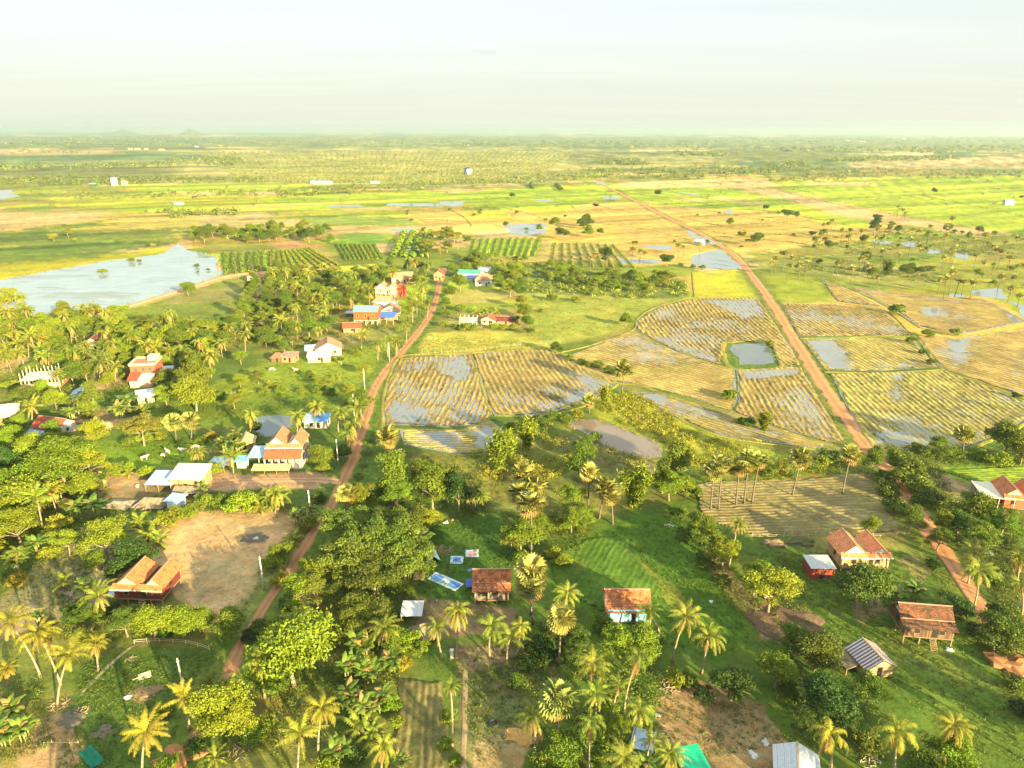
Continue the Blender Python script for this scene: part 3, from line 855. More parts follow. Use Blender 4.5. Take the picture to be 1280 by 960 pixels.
# polygon, colour, feather (metres near the camera), strength, mottling
PAINT = [
    # far plain
    ([(-100, 172), (330, 170), (330, 184), (-100, 186)], FOREST, 40, .85, .3), ([(330, 171), (900, 172), (900, 185), (330, 184)], FOREST, 40, .8, .35),
    ([(880, 172), (1400, 172), (1400, 190), (1000, 189), (880, 184)], FOREST, 40, .8, .35),
    ([(-100, 186), (140, 187), (140, 194), (-100, 195)], TAN, 20, .6, .3), ([(-100, 196), (200, 192), (310, 195), (200, 205), (-100, 210)], (.07, .13, .04), 20, .8, .3),
    ([(310, 184), (700, 184), (760, 196), (700, 230), (560, 232), (300, 230), (180, 228), (240, 200)], ORCH, 12, .9, .2),
    ([(-100, 210), (240, 206), (200, 230), (-100, 232)], (.13, .14, .04), 12, .8, .3),
    ([(700, 190), (1060, 188), (1060, 196), (960, 200), (860, 206), (720, 206)], (.1, .12, .03), 12, .8, .4),
    ([(760, 195), (900, 192), (920, 206), (800, 210)], ORCH, 12, .7, .3), ([(1060, 200), (1280, 200), (1280, 212), (1060, 210)], TAN, 10, .6, .4),
    # left middle
    ([(-60, 232), (160, 232), (160, 250), (-60, 252)], PAST, 6, .8, .4), ([(160, 231), (330, 229), (430, 236), (330, 242), (180, 241)], RICE, 5, .9, .25),
    ([(230, 241), (264, 239), (266, 247), (230, 247)], TAN, 3, .9, .2), ([(308, 240), (352, 239), (352, 247), (308, 248)], (.42, .26, .17), 3, .95, .2),
    ([(60, 248), (330, 243), (430, 245), (330, 256), (100, 262)], RICEY, 5, .9, .25), ([(330, 244), (620, 238), (640, 258), (540, 258), (440, 254), (340, 256)], RICE, 5, .9, .25),
    ([(490, 238), (740, 230), (775, 246), (735, 256), (700, 272), (640, 264), (560, 252)], RICE, 5, .95, .2),
    ([(520, 236), (640, 228), (660, 234), (560, 242)], TAN, 5, .8, .3),
    ([(-60, 262), (140, 266), (135, 274), (20, 288), (-60, 290)], TAN, 5, .85, .3), ([(125, 268), (260, 264), (340, 270), (330, 284), (200, 292), (120, 285)], (.33, .26, .06), 5, .8, .35),
    ([(240, 272), (335, 262), (340, 284), (255, 284)], TAN, 4, .75, .3), ([(20, 288), (130, 276), (130, 282), (30, 292)], GRASS, 4, .8, .3),
    ([(-60, 290), (230, 286), (225, 304), (120, 316), (-60, 322)], PAST, 5, .9, .4), ([(-60, 316), (90, 302), (200, 303), (205, 308), (120, 318), (-60, 332)], GRASS, 4, .8, .3),
    ([(-60, 334), (60, 326), (150, 319), (206, 308), (216, 311), (200, 318), (140, 326), (60, 339), (0, 352), (-60, 356)], (.34, .3, .02), 3, .95, .15),
    ([(360, 262), (640, 262), (640, 275), (370, 275)], RICEY, 4, .6, .5), ([(378, 272), (520, 271), (520, 282), (385, 283)], (.1, .17, .03), 3, .9, .2),
    ([(380, 284), (520, 282), (518, 290), (385, 291)], TAN, 3, .85, .2), ([(505, 260), (580, 258), (585, 275), (510, 274)], STRAW, 3, .9, .2),
    ([(425, 291), (490, 291), (480, 303), (420, 303)], (.08, .17, .025), 3, .9, .2),
    ([(240, 300), (420, 304), (420, 313), (270, 314)], PAST, 3, .8, .3), ([(350, 302), (400, 306), (425, 335), (385, 340), (340, 320)], (.38, .2, .1), 3, .7, .3),
    ([(275, 313), (380, 310), (425, 335), (330, 345), (276, 347)], (.2, .17, .05), 3, .6, .4),
    ([(585, 300), (680, 297), (672, 322), (600, 322)], (.12, .19, .025), 3, .9, .2),
    # straw paddies in the middle
    ([(640, 262), (700, 268), (740, 252), (800, 254), (880, 262), (960, 264), (1060, 284), (1100, 300), (1000, 318), (950, 330), (925, 318), (870, 322), (760, 318), (690, 300), (640, 290)], STRAW, 4, .92, .28),
    ([(680, 300), (760, 306), (800, 330), (690, 325), (672, 318)], (.3, .24, .08), 3, .8, .4), ([(780, 228), (960, 222), (990, 232), (930, 233), (800, 238), (770, 234)], TAN, 4, .85, .25),
    ([(960, 226), (1090, 222), (1400, 216), (1400, 310), (1230, 287), (1130, 270), (1060, 256), (1000, 243)], RICE, 5, .95, .2),
    ([(770, 234), (915, 236), (960, 247), (1040, 267), (1100, 280), (1060, 281), (960, 263), (880, 260), (800, 253)], RICE, 4, .95, .25),
    ([(840, 243), (862, 247), (890, 252), (860, 252)], TAN, 3, .7, .2), ([(900, 245), (960, 252), (950, 258), (890, 250)], TAN, 3, .7, .3),
    ([(915, 229), (985, 239), (1060, 256), (1130, 270), (1240, 289), (1222, 293), (1110, 278), (1040, 265), (960, 245), (912, 233)], (.36, .25, .11), 3, .9, .2),
    ([(1000, 226), (1110, 228), (1090, 233), (1010, 232)], TAN, 4, .7, .3),
    ([(930, 318), (1010, 305), (1280, 292), (1400, 300), (1400, 372), (1280, 358), (1120, 346), (960, 346)], (.13, .16, .025), 3, .85, .4),
    ([(960, 345), (1022, 346), (1046, 378), (975, 379)], (.18, .22, .022), 2.5, .95, .25), ([(862, 342), (926, 336), (944, 372), (868, 373)], RICEY, 2.5, .9, .25),
    ([(1020, 346), (1110, 345), (1280, 355), (1280, 370), (1060, 372)], PAST, 2.5, .8, .35),
    ([(1050, 365), (1120, 366), (1240, 372), (1290, 400), (1290, 412), (1170, 430), (1140, 410), (1060, 385)], STRAW, 2, .9, .3),
    ([(1165, 425), (1290, 408), (1290, 500), (1200, 466)], STRAW, 2, .9, .3),
    # pasture between the wood and the paddies
    ([(650, 366), (720, 366), (832, 374), (795, 400), (785, 412), (700, 430), (670, 430), (655, 400)], (.19, .215, .035), 2, .95, .35),
    ([(525, 415), (640, 412), (690, 430), (684, 440), (520, 444)], (.27, .26, .045), 2, .95, .3), ([(560, 362), (645, 362), (640, 378), (560, 380)], (.24, .22, .06), 2, .9, .3),
    ([(555, 390), (660, 392), (655, 410), (545, 412)], (.22, .19, .06), 2, .7, .4), ([(570, 325), (860, 350), (852, 374), (650, 366), (575, 340)], (.09, .12, .03), 2, .9, .4),
    # village
    ([(285, 470), (345, 450), (440, 432), (490, 430), (468, 478), (455, 515), (400, 505), (300, 500), (250, 490)], (.15, .2, .02), 2, .95, .25),
    ([(230, 497), (440, 495), (440, 515), (370, 518), (300, 532), (190, 540), (180, 510)], (.1, .15, .018), 2, .9, .3),
    ([(120, 552), (250, 552), (262, 575), (220, 585), (130, 588), (115, 570)], (.12, .2, .018), 2, .95, .2), ([(200, 360), (330, 350), (300, 400), (230, 410), (180, 395)], (.1, .14, .025), 3, .7, .4),
    ([(380, 425), (490, 405), (500, 420), (440, 432), (400, 445), (340, 452)], (.2, .19, .05), 2, .7, .4),
    ([(262, 590), (420, 592), (425, 602), (395, 612), (330, 612), (250, 614)], (.33, .21, .12), 1.5, .95, .25),
    ([(110, 595), (190, 590), (270, 606), (250, 625), (200, 640), (120, 625)], (.24, .17, .09), 1.5, .85, .35),
    ([(205, 640), (300, 636), (372, 638), (392, 645), (378, 672), (350, 712), (330, 740), (312, 782), (285, 790), (240, 765), (195, 725), (188, 690)], SAND, 1.5, .97, .3),
    ([(300, 668), (330, 664), (335, 678), (308, 682)], (.1, .09, .07), 1, .8, .2),
    ([(0, 745), (60, 690), (110, 655), (160, 690), (120, 740), (60, 770), (0, 790)], (.2, .18, .085), 1.5, .9, .3), ([(0, 770), (110, 725), (150, 690), (190, 700), (150, 745), (60, 780), (0, 800)], (.26, .2, .12), 1.2, .8, .3),
    ([(-20, 452), (40, 445), (22, 462), (-20, 480)], TAN, 1.5, .9, .2), ([(115, 465), (150, 460), (150, 485), (110, 490)], (.36, .25, .12), 1.5, .8, .3), ([(125, 510), (160, 505), (150, 535), (85, 545), (80, 525)], (.28, .19, .1), 1.5, .7, .3),
    # the foreground yards
    ([(105, 830), (190, 803), (265, 815), (250, 860), (215, 900), (170, 960), (70, 960), (75, 900)], (.055, .1, .018), 1.2, .95, .25),
    ([(165, 868), (195, 858), (190, 875), (168, 882)], (.16, .12, .08), .8, .8, .3), ([(80, 890), (100, 882), (104, 905), (78, 910)], (.14, .12, .1), .8, .8, .3), ([(20, 905), (75, 890), (110, 930), (90, 970), (20, 970)], (.26, .17, .09), 1, .7, .4),
    ([(530, 660), (620, 640), (650, 690), (640, 750), (560, 750), (525, 740)], (.05, .11, .016), 1.2, .95, .2), ([(500, 745), (545, 750), (600, 755), (650, 760), (640, 790), (520, 800)], (.17, .12, .07), 1, .8, .4),
    ([(560, 805), (680, 800), (700, 850), (660, 900), (600, 970), (560, 970), (575, 860)], (.13, .12, .05), 1, .8, .5), ([(575, 812), (640, 806), (630, 832), (575, 838)], (.3, .21, .13), 1, .75, .4),
    ([(590, 925), (680, 890), (650, 970), (585, 970)], (.28, .19, .09), 1, .8, .4),
    ([(683, 690), (800, 640), (850, 650), (905, 740), (940, 800), (900, 830), (830, 800), (800, 740), (750, 770), (690, 740)], (.06, .125, .014), 1.2, .95, .2),
    ([(745, 675), (765, 672), (845, 735), (862, 760), (846, 765), (790, 720)], (.2, .2, .03), 1, .8, .3), ([(700, 640), (740, 660), (730, 672), (690, 660)], (.16, .16, .03), 1, .7, .3),
    ([(870, 690), (890, 685), (960, 770), (970, 790), (940, 780)], (.27, .17, .095), .7, .85, .3),
    ([(815, 870), (880, 850), (950, 880), (990, 930), (960, 970), (830, 970)], (.25, .17, .085), 1.2, .95, .35), ([(960, 745), (1020, 780), (1010, 800), (950, 800), (940, 770)], (.2, .14, .08), 1, .85, .3),
    ([(935, 690), (1050, 700), (1130, 690), (1180, 720), (1210, 780), (1280, 840), (1280, 960), (1210, 940), (1110, 880), (1000, 760)], (.075, .125, .018), 1.5, .95, .25),
    ([(1120, 700), (1150, 690), (1175, 712), (1150, 730)], (.2, .16, .07), 1, .6, .4), ([(1060, 755), (1100, 745), (1110, 765), (1075, 780)], (.2, .14, .08), 1, .7, .3), ([(1050, 800), (1180, 800), (1280, 870), (1250, 880)], (.12, .14, .03), 2, .5, .4),
    ([(1252, 808), (1290, 800), (1290, 850), (1260, 840)], LATER, .8, .95, .2), ([(1170, 585), (1280, 582), (1290, 612), (1230, 608), (1190, 598)], (.14, .24, .02), 1, .95, .2),
    ([(1150, 590), (1175, 590), (1225, 612), (1190, 625), (1170, 610)], (.26, .18, .09), 1, .8, .3), ([(1200, 690), (1280, 680), (1280, 760), (1215, 760)], (.1, .11, .035), 1.2, .8, .4),
    # the wet meadow and the ground round the ponds
    ([(745, 500), (790, 488), (880, 540), (1010, 575), (1040, 585), (960, 602), (870, 590), (828, 560), (790, 538), (745, 522)], (.2, .22, .025), 1.5, .95, .35),
    ([(505, 565), (600, 568), (700, 545), (830, 575), (860, 620), (740, 650), (620, 640), (520, 600)], (.13, .14, .03), 1.5, .9, .45),
    ([(700, 540), (735, 548), (790, 570), (840, 590), (800, 600), (720, 575), (690, 556)], (.13, .11, .06), 1.2, .85, .35),
    ([(560, 585), (660, 590), (640, 625), (560, 610)], (.25, .2, .05), 1.5, .6, .5),
]
VERGE = [(ROAD_VILLAGE, 7.0, (.08, .13, .02)), (ROAD_FIELD, 7.0, (.1, .13, .022)), (BANK, 7, (.4, .22, .11))]


def build_ground():
    fine = math.radians(52)
    ang = np.concatenate([np.linspace(-math.pi, -fine, 50)[:-1], np.linspace(-fine, fine, 1150), np.linspace(fine, math.pi, 50)[1:]])
    # rings: about one for each step of the view angle
    dep = np.concatenate([np.linspace(math.radians(70), math.radians(52), 12)[:-1], np.linspace(math.radians(52), math.radians(0.5), 640), np.radians([0.42, 0.35, 0.28, 0.22, 0.175])])
    rad = CAM_H / np.tan(dep)
    nr, na = len(rad), len(ang)
    A, Rr = np.meshgrid(ang, rad)
    X = (Rr * np.sin(A)).ravel(); Y = (Rr * np.cos(A)).ravel()
    D = np.hypot(X, Y)
    c = np.empty((X.size, 3))
    n1 = fbm(X, Y, 40, 1); n2 = fbm(X, Y, 9, 2); n3 = fbm(X, Y, 2.5, 3, 2)
    lerp = lambda a, b, t: np.asarray(a) * (1 - t[:, None]) + np.asarray(b) * t[:, None]
    c[:] = lerp(GRASS, DRY, np.clip((n1 - .45) * 2.5 + (n2 - .5) * 1.2, 0, 1) * .75)
    # patchwork of far fields: long cells, each with one crop
    rot = math.radians(-24)
    PX = X * math.cos(rot) - Y * math.sin(rot); PY = X * math.sin(rot) + Y * math.cos(rot)
    for lo, hi, cw, ch, pal in [(330, 1700, 75, 42, [STRAW, DRY, PAST, RICEY, TAN, RICE, PAST]), (1700, 45000, 420, 260, [FOREST, ORCH, PAST, TAN, (.08, .13, .04), FOREST, DRY, ORCH])]:
        wx = PX + 14 * (fbm(X, Y, 120, 5) - .5) * cw / 50; wy = PY + 14 * (fbm(X, Y, 120, 6) - .5) * cw / 50
        row = np.floor(wy / ch); off = hash2(row, row * 0 + 3, 9) * cw
        cell = np.floor((wx + off) / cw)
        pick = (hash2(cell, row, 21) * len(pal)).astype(int).clip(0, len(pal) - 1)
        pc = np.array(pal)[pick] * (0.8 + 0.4 * hash2(cell, row, 33))[:, None]
        edge = np.minimum(np.abs(((wx + off) / cw) % 1 - .5), np.abs((wy / ch) % 1 - .5))
        dark = np.clip((np.maximum(np.abs(((wx + off) / cw) % 1 - .5) * cw, np.abs((wy / ch) % 1 - .5) * ch * 1.0) - (0.5 * min(cw, ch) - 2.2)) / 2, 0, 0)
        m = np.clip((D - lo) / (lo * .25), 0, 1) * (D < hi)
        c = np.where((m > 0)[:, None], c * (1 - m[:, None]) + pc * m[:, None], c)
    # thin strips and streaks running with the plots
    st = fbm(PX / 9, PY, 26, 61, 3) - .5; st2 = fbm(PX / 14, PY, 9, 63, 2) - .5
    # the worked fields, yards and pastures
    for poly, col, fea, k, mot in PAINT:
        P = gpl(poly)
        P = np.array(P)
        ext = 30
        sel = np.where((X > P[:, 0].min() - ext) & (X < P[:, 0].max() + ext) & (Y > P[:, 1].min() - ext) & (Y < P[:, 1].max() + ext))[0]
        if not len(sel): continue
        x, y = X[sel], Y[sel]
        sd = sdpoly(x, y, [tuple(p) for p in P])
        f = fea * np.clip(D[sel] / 160, .8, 4) if fea < 10 else fea * np.clip(D[sel] / 1500, .6, 4)
        sd = sd + (n2[sel] - .5) * f * 2.4 + (n3[sel] - .5) * f
        a = np.clip(.5 - sd / f, 0, 1); a = a * a * (3 - 2 * a) * k
        mo = 1 + mot * 2.2 * (n2[sel] - .5) + mot * 1.4 * (n1[sel] - .5) + mot * 1.2 * (n3[sel] - .5)
        cc = np.asarray(col)[None] * np.clip(mo, .35, 1.8)[:, None]
        sw = np.clip((fbm(x, y, 16, 44) - .5) * 3 * mot, -.5, .5)[:, None]
        cc = cc * (1 + sw * np.array([.5, .1, .2]))
        c[sel] = c[sel] * (1 - a[:, None]) + cc * a[:, None]
    # green verges of the two roads and the bare lake bank
    for line, w, col in VERGE:
        P = np.array(gpl(line))
        sel = np.where((X > P[:, 0].min() - 20) & (X < P[:, 0].max() + 20) & (Y > P[:, 1].min() - 20) & (Y < P[:, 1].max() + 20) & (D < 1200))[0]
        sd = sdline(X[sel], Y[sel], [tuple(p) for p in P]) + (n2[sel] - .5) * 4
        a = np.clip((w - sd) / 2.5, 0, 1) * .8
        c[sel] = c[sel] * (1 - a[:, None]) + np.asarray(col) * (0.6 + .8 * n3[sel][:, None]) * a[:, None]
    fm_ = np.clip((D - 420) / 300, 0, 1) * np.interp(D, [400, 3000, 9000], [1, 1, .4])
    c = c * (1 + fm_ * (1.3 * st + .8 * st2))[:, None].clip(.45, 1.6)
    c = c * (1 + (fm_ * st)[:, None] * np.array([[.7, 0, .3]]))
    V = np.stack([X, Y, np.zeros_like(X)], 1)
    i = np.arange(nr - 1)[:, None] * na; j = np.arange(na - 1)[None]
    q = np.stack([i + j, i + na + j, i + na + j + 1, i + j + 1], -1).reshape(-1, 4)
    V = np.concatenate([V, [[0, 0, 0]]]); c = np.concatenate([c, [GRASS]])
    me = np_mesh('ground', V, q[:, ::-1], GROUND, vcol=np.clip(c, .005, .8))
    tag(link('ground', me), kind='structure')
    tri = np.stack([np.full(na - 1, 0), np.arange(1, na), np.arange(2, na + 1)], 1)
    fm = np_mesh('ground_under', np.concatenate([[[0, 0, 0]], V[:na]]), tri, GROUND, vcol=np.tile(GRASS, (na + 1, 1)))
    tag(link('ground_under', fm), kind='structure')


def dense(poly, step, wob, seed, closed=True):
    out = []
    n = len(poly)
    for i in range(n if closed else n - 1):
        a, b = poly[i], poly[(i + 1) % n]
        L = math.hypot(b[0] - a[0], b[1] - a[1]); k = max(1, int(L / step))
        for j in range(k):
            t = j / k; out.append((a[0] + (b[0] - a[0]) * t, a[1] + (b[1] - a[1]) * t))
    if not closed: out.append(poly[-1])
    X = np.array([p[0] for p in out]); Y = np.array([p[1] for p in out])
    s = step * 5
    return list(zip(X + (fbm(X, Y, s, seed, 3) - .5) * wob, Y + (fbm(X, Y, s, seed + 7, 3) - .5) * wob))


def sheet_of(name, poly, z, mat, kind='structure'):
    bm = bmesh.new()
    vs = [bm.verts.new((x, y, z)) for x, y in poly]
    es = [bm.edges.new((vs[i], vs[(i + 1) % len(vs)])) for i in range(len(vs))]
    bmesh.ops.triangle_fill(bm, edges=es, use_beauty=True, use_dissolve=False)
    for f in bm.faces:
        if f.normal.z < 0: f.normal_flip()
    me = bpy.data.meshes.new(name); bm.to_mesh(me); bm.free(); me.materials.append(mat)
    return tag(link(name, me), kind=kind)


LAKE_W = make_water('lake_water', (.21, .27, .27), .06, .03, .5, (.13, .14, .05))
POND_W = make_water('muddy_water', (.16, .125, .085), .07, .02, .8)
GREY_W = make_water('pond_water', (.09, .115, .11), .05, .02, .8)
FLOOD_W = make_water('flood_water', (.16, .19, .19), .07, .02, .8)


def build_water():
    for k, (n, px) in enumerate(POND.items()):
        P = gpl(px); d = np.mean([math.hypot(*p) for p in P])
        st = max(1.2, d / 120)
        m = {'lake': LAKE_W, 'brown_pond': POND_W, 'square_pond': GREY_W, 'village_pond': GREY_W}.get(n, FLOOD_W)
        sheet_of({'lake': 'lake'}.get(n, 'pond_water'), dense(P, st, st * 2.2, 50 + k), 0.05 if d < 600 else .1, m)
    for k, px in enumerate(FLOOD):
        P = gpl(px); d = np.mean([math.hypot(*p) for p in P]); st = max(1.2, d / 110)
        sheet_of('flood_water', dense(P, st, st * 3.5, 150 + k), 0.04 if d < 600 else .1, FLOOD_W)


def spline(pts, step):
    """points every step metres along a smooth curve through pts"""
    P = [np.array(p, float) for p in pts]; P = [2 * P[0] - P[1]] + P + [2 * P[-1] - P[-2]]
    out = []
    for i in range(1, len(P) - 2):
        a, b, c, d = P[i - 1:i + 3]
        n = max(2, int(np.linalg.norm(c - b) / step))
        for k in range(n):
            t = k / n
            out.append(.5 * (2 * b + (c - a) * t + (2 * a - 5 * b + 4 * c - d) * t * t + (3 * b - a - 3 * c + d) * t ** 3))
    out.append(P[-2])
    return np.array(out)


def ribbon(name, px, width, col, z, step=1.5, ruts=True, seed=0, crown=0.08, wfun=None, edge=None, kind='structure'):
    C = spline(gpl(px), step)
    T = np.gradient(C, axis=0); T /= np.linalg.norm(T, axis=1, keepdims=True) + 1e-9
    Nn = np.stack([-T[:, 1], T[:, 0]], 1)
    cols = 9
    D = np.hypot(C[:, 0], C[:, 1])
    V, VC = [], []
    base = np.asarray(col)
    for j in range(cols):
        s = j / (cols - 1) * 2 - 1
        w = width * .5 * (wfun(D) if wfun else 1)
        off = s * w
        if j in (0, cols - 1): off = off + (vnoise(C[:, 0] + j * 91, C[:, 1], 2.2, seed) - .5) * width * .35 + s * 0.0
        xy = C + Nn * np.reshape(off, (-1, 1))
        zz = np.full(len(C), z) + crown * (1 - s * s)
        if j in (0, cols - 1): zz[:] = z * .3
        V.append(np.c_[xy, zz])
        k = 1 + .1 * (vnoise(C[:, 0], C[:, 1] + 31 * j, 6, seed + 3) - .5)
        if ruts: k = k * (1.14 if j in (2, 6) else (.84 if j == 4 else (.86 if j in (0, 8) else 1)))
        cc = base * np.reshape(k, (-1, 1))
        if ruts and j == 4:
            gm = (np.clip((fbm(C[:, 0], C[:, 1], 9, seed + 8) - .4) * 4, 0, 1) * .6)[:, None]; cc = cc * (1 - gm) + np.asarray((.15, .14, .04)) * gm
        if edge is not None and j in (0, cols - 1): cc = cc * .45 + np.asarray(edge) * .55
        VC.append(cc)
    V = np.stack(V, 1).reshape(-1, 3); VC = np.stack(VC, 1).reshape(-1, 3)
    i = np.arange(len(C) - 1)[:, None] * cols; j = np.arange(cols - 1)[None]
    Q = np.stack([i + j, i + j + 1, i + cols + j + 1, i + cols + j], -1).reshape(-1, 4)
    return tag(link(name, np_mesh(name, V, Q, ROADM, vcol=VC)), kind=kind)


ROADM = make_road_mat('laterite', LATER)


def build_roads():
    ribbon('road', ROAD_VILLAGE, 3.9, (.29, .15, .07), .05, 1.5, True, 3, wfun=lambda D: np.interp(D, [90, 150, 200, 300], [.55, .68, .95, 1.0]), edge=(.12, .13, .03))
    ribbon('road', ROAD_FIELD, 5.4, (.37, .175, .08), .06, 2.0, True, 5, wfun=lambda D: np.interp(D, [100, 160, 240, 330, 700, 1400], [.65, .75, .95, 1.0, 1.0, 1.3]), edge=(.14, .13, .04))
    ribbon('path', BANK, 5.0, (.42, .22, .12), .12, 3, False, 7, .5, edge=(.2, .16, .05))
    ribbon('path', [(428, 603), (400, 600), (340, 600), (290, 602), (262, 606)], 3.5, (.34, .2, .11), .03, 1.5, True, 9, .02, edge=(.2, .15, .07))
    ribbon('path', [(579, 970), (580, 920), (581, 870), (582, 838), (586, 815)], .9, (.24, .18, .1), .03, 1, False, 11, .02, edge=(.12, .12, .04))
    ribbon('path', [(100, 868), (130, 838), (165, 808), (190, 800)], .7, (.2, .17, .1), .03, 1, False, 13, .01, edge=(.1, .12, .03))
    ribbon('path', [(1150, 592), (1175, 598), (1205, 612), (1225, 622)], 2.4, (.3, .2, .11), .03, 1, True, 15, .02, edge=(.15, .14, .05))
    ribbon('path', [(878, 690), (905, 722), (935, 758), (965, 790)], 1.6, (.28, .18, .1), .03, 1, False, 17, .02, edge=(.13, .12, .04))


BUNDS = [
    ([(478, 536), (478, 505), (484, 478), (499, 447), (540, 443), (590, 441), (640, 437), (682, 437), (715, 446), (745, 459), (772, 480)], 1.6),
    ([(772, 480), (742, 501), (716, 512), (690, 518), (655, 520), (618, 519)], 1.6), ([(589, 442), (597, 465), (604, 490), (614, 519)], 1.5),
    ([(478, 536), (520, 537), (575, 537), (612, 524)], 1.2), ([(690, 446), (725, 462), (760, 477), (800, 482), (840, 496), (900, 516), (970, 538), (1042, 557)], 1.7),
    ([(690, 443), (740, 431), (790, 413), (797, 398), (815, 386), (845, 376), (872, 372), (948, 372)], 1.5), ([(905, 428), (962, 426), (979, 457), (918, 461), (903, 442), (905, 428)], 2.4),
    ([(782, 490), (840, 520), (905, 546), (1020, 562)], 1.2), ([(1000, 423), (1060, 422), (1100, 420), (1142, 421), (1176, 460), (1225, 478), (1290, 503)], 1.6),
    ([(1030, 465), (1100, 466), (1180, 462)], 1.4), ([(1080, 562), (1140, 564), (1200, 563), (1250, 545), (1290, 524)], 1.6), ([(1046, 379), (1105, 388), (1142, 421)], 1.3),
    ([(1020, 345), (1060, 360), (1108, 383), (1150, 410)], 1.3), ([(1150, 410), (1200, 420), (1290, 410)], 1.2), ([(975, 379), (1046, 379)], 1.2), ([(865, 341), (868, 372)], 1.2), ([(865, 341), (926, 336)], 1.2),
    ([(700, 300), (760, 308), (800, 322), (860, 330)], 1.4), ([(690, 280), (770, 292), (850, 300), (905, 312)], 1.4), ([(640, 262), (720, 276), (800, 285), (862, 300)], 1.4), ([(740, 256), (790, 266), (860, 278)], 1.3),
    ([(880, 262), (960, 276), (1060, 290)], 1.4), ([(890, 290), (960, 300), (1010, 306)], 1.4), ([(930, 315), (990, 322), (1050, 318)], 1.4), ([(850, 272), (930, 288), (1000, 296)], 1.3), ([(800, 253), (880, 260), (960, 264), (1060, 282), (1120, 300)], 1.8),
    ([(780, 236), (850, 250), (900, 258)], 1.2), ([(830, 238), (880, 247), (930, 258)], 1.4), ([(970, 238), (1040, 254), (1130, 270), (1235, 289)], 1.6), ([(1010, 250), (1140, 258), (1290, 262)], 1.0), ([(1000, 232), (1140, 236), (1290, 238)], 1.0),
    ([(1100, 262), (1180, 268), (1290, 276)], 1.2), ([(1150, 244), (1220, 258), (1280, 270)], 1.0), ([(500, 247), (580, 252), (640, 262), (690, 276)], 1.3), ([(555, 258), (580, 272), (590, 283)], 1.6), ([(640, 238), (700, 250), (720, 262)], 1.2),
    ([(560, 243), (640, 247), (735, 250)], 1.2), ([(370, 275), (520, 274), (560, 276), (640, 278)], 1.3), ([(380, 284), (460, 283), (520, 282)], 1.0),
]


def build_bunds():
    for k, (px, w) in enumerate(BUNDS):
        C = spline(gpl(px), 2.0); D = float(np.mean(np.hypot(C[:, 0], C[:, 1])))
        stp = max(1.2, D / 160); C = spline(gpl(px), stp)
        T = np.gradient(C, axis=0); T /= np.linalg.norm(T, axis=1, keepdims=True) + 1e-9
        Nn = np.stack([-T[:, 1], T[:, 0]], 1); w = w * (1 if D < 450 else 1.25)
        V, VC = [], []
        for j, (s, zz) in enumerate([(-1, 0), (-.55, .55), (0, .8), (.5, .6), (1, 0)]):
            nz = vnoise(C[:, 0] + 50 * j, C[:, 1], 2.5, k)
            xy = C + Nn * (s * w * .5 * (.75 + .6 * nz))[:, None]
            V.append(np.c_[xy, zz * (.3 + .75 * nz) * .42 + .01])
            t = (vnoise(C[:, 0], C[:, 1] + 20 * j, 5, k + 5) * .65 + nz * .35)[:, None]
            VC.append(np.asarray((.12, .14, .022)) * (1 - t) + np.asarray((.25, .21, .05)) * t)
        V = np.stack(V, 1).reshape(-1, 3); VC = np.stack(VC, 1).reshape(-1, 3)
        i = np.arange(len(C) - 1)[:, None] * 5; j = np.arange(4)[None]
        Q = np.stack([i + j, i + j + 1, i + 5 + j + 1, i + 5 + j], -1).reshape(-1, 4)
        tag(link('paddy_bund', np_mesh('paddy_bund', V, Q, FIELD, vcol=VC)), kind='structure')


PADDY_W = make_water('paddy_water', (.155, .17, .165), .08, .015, 1.2)


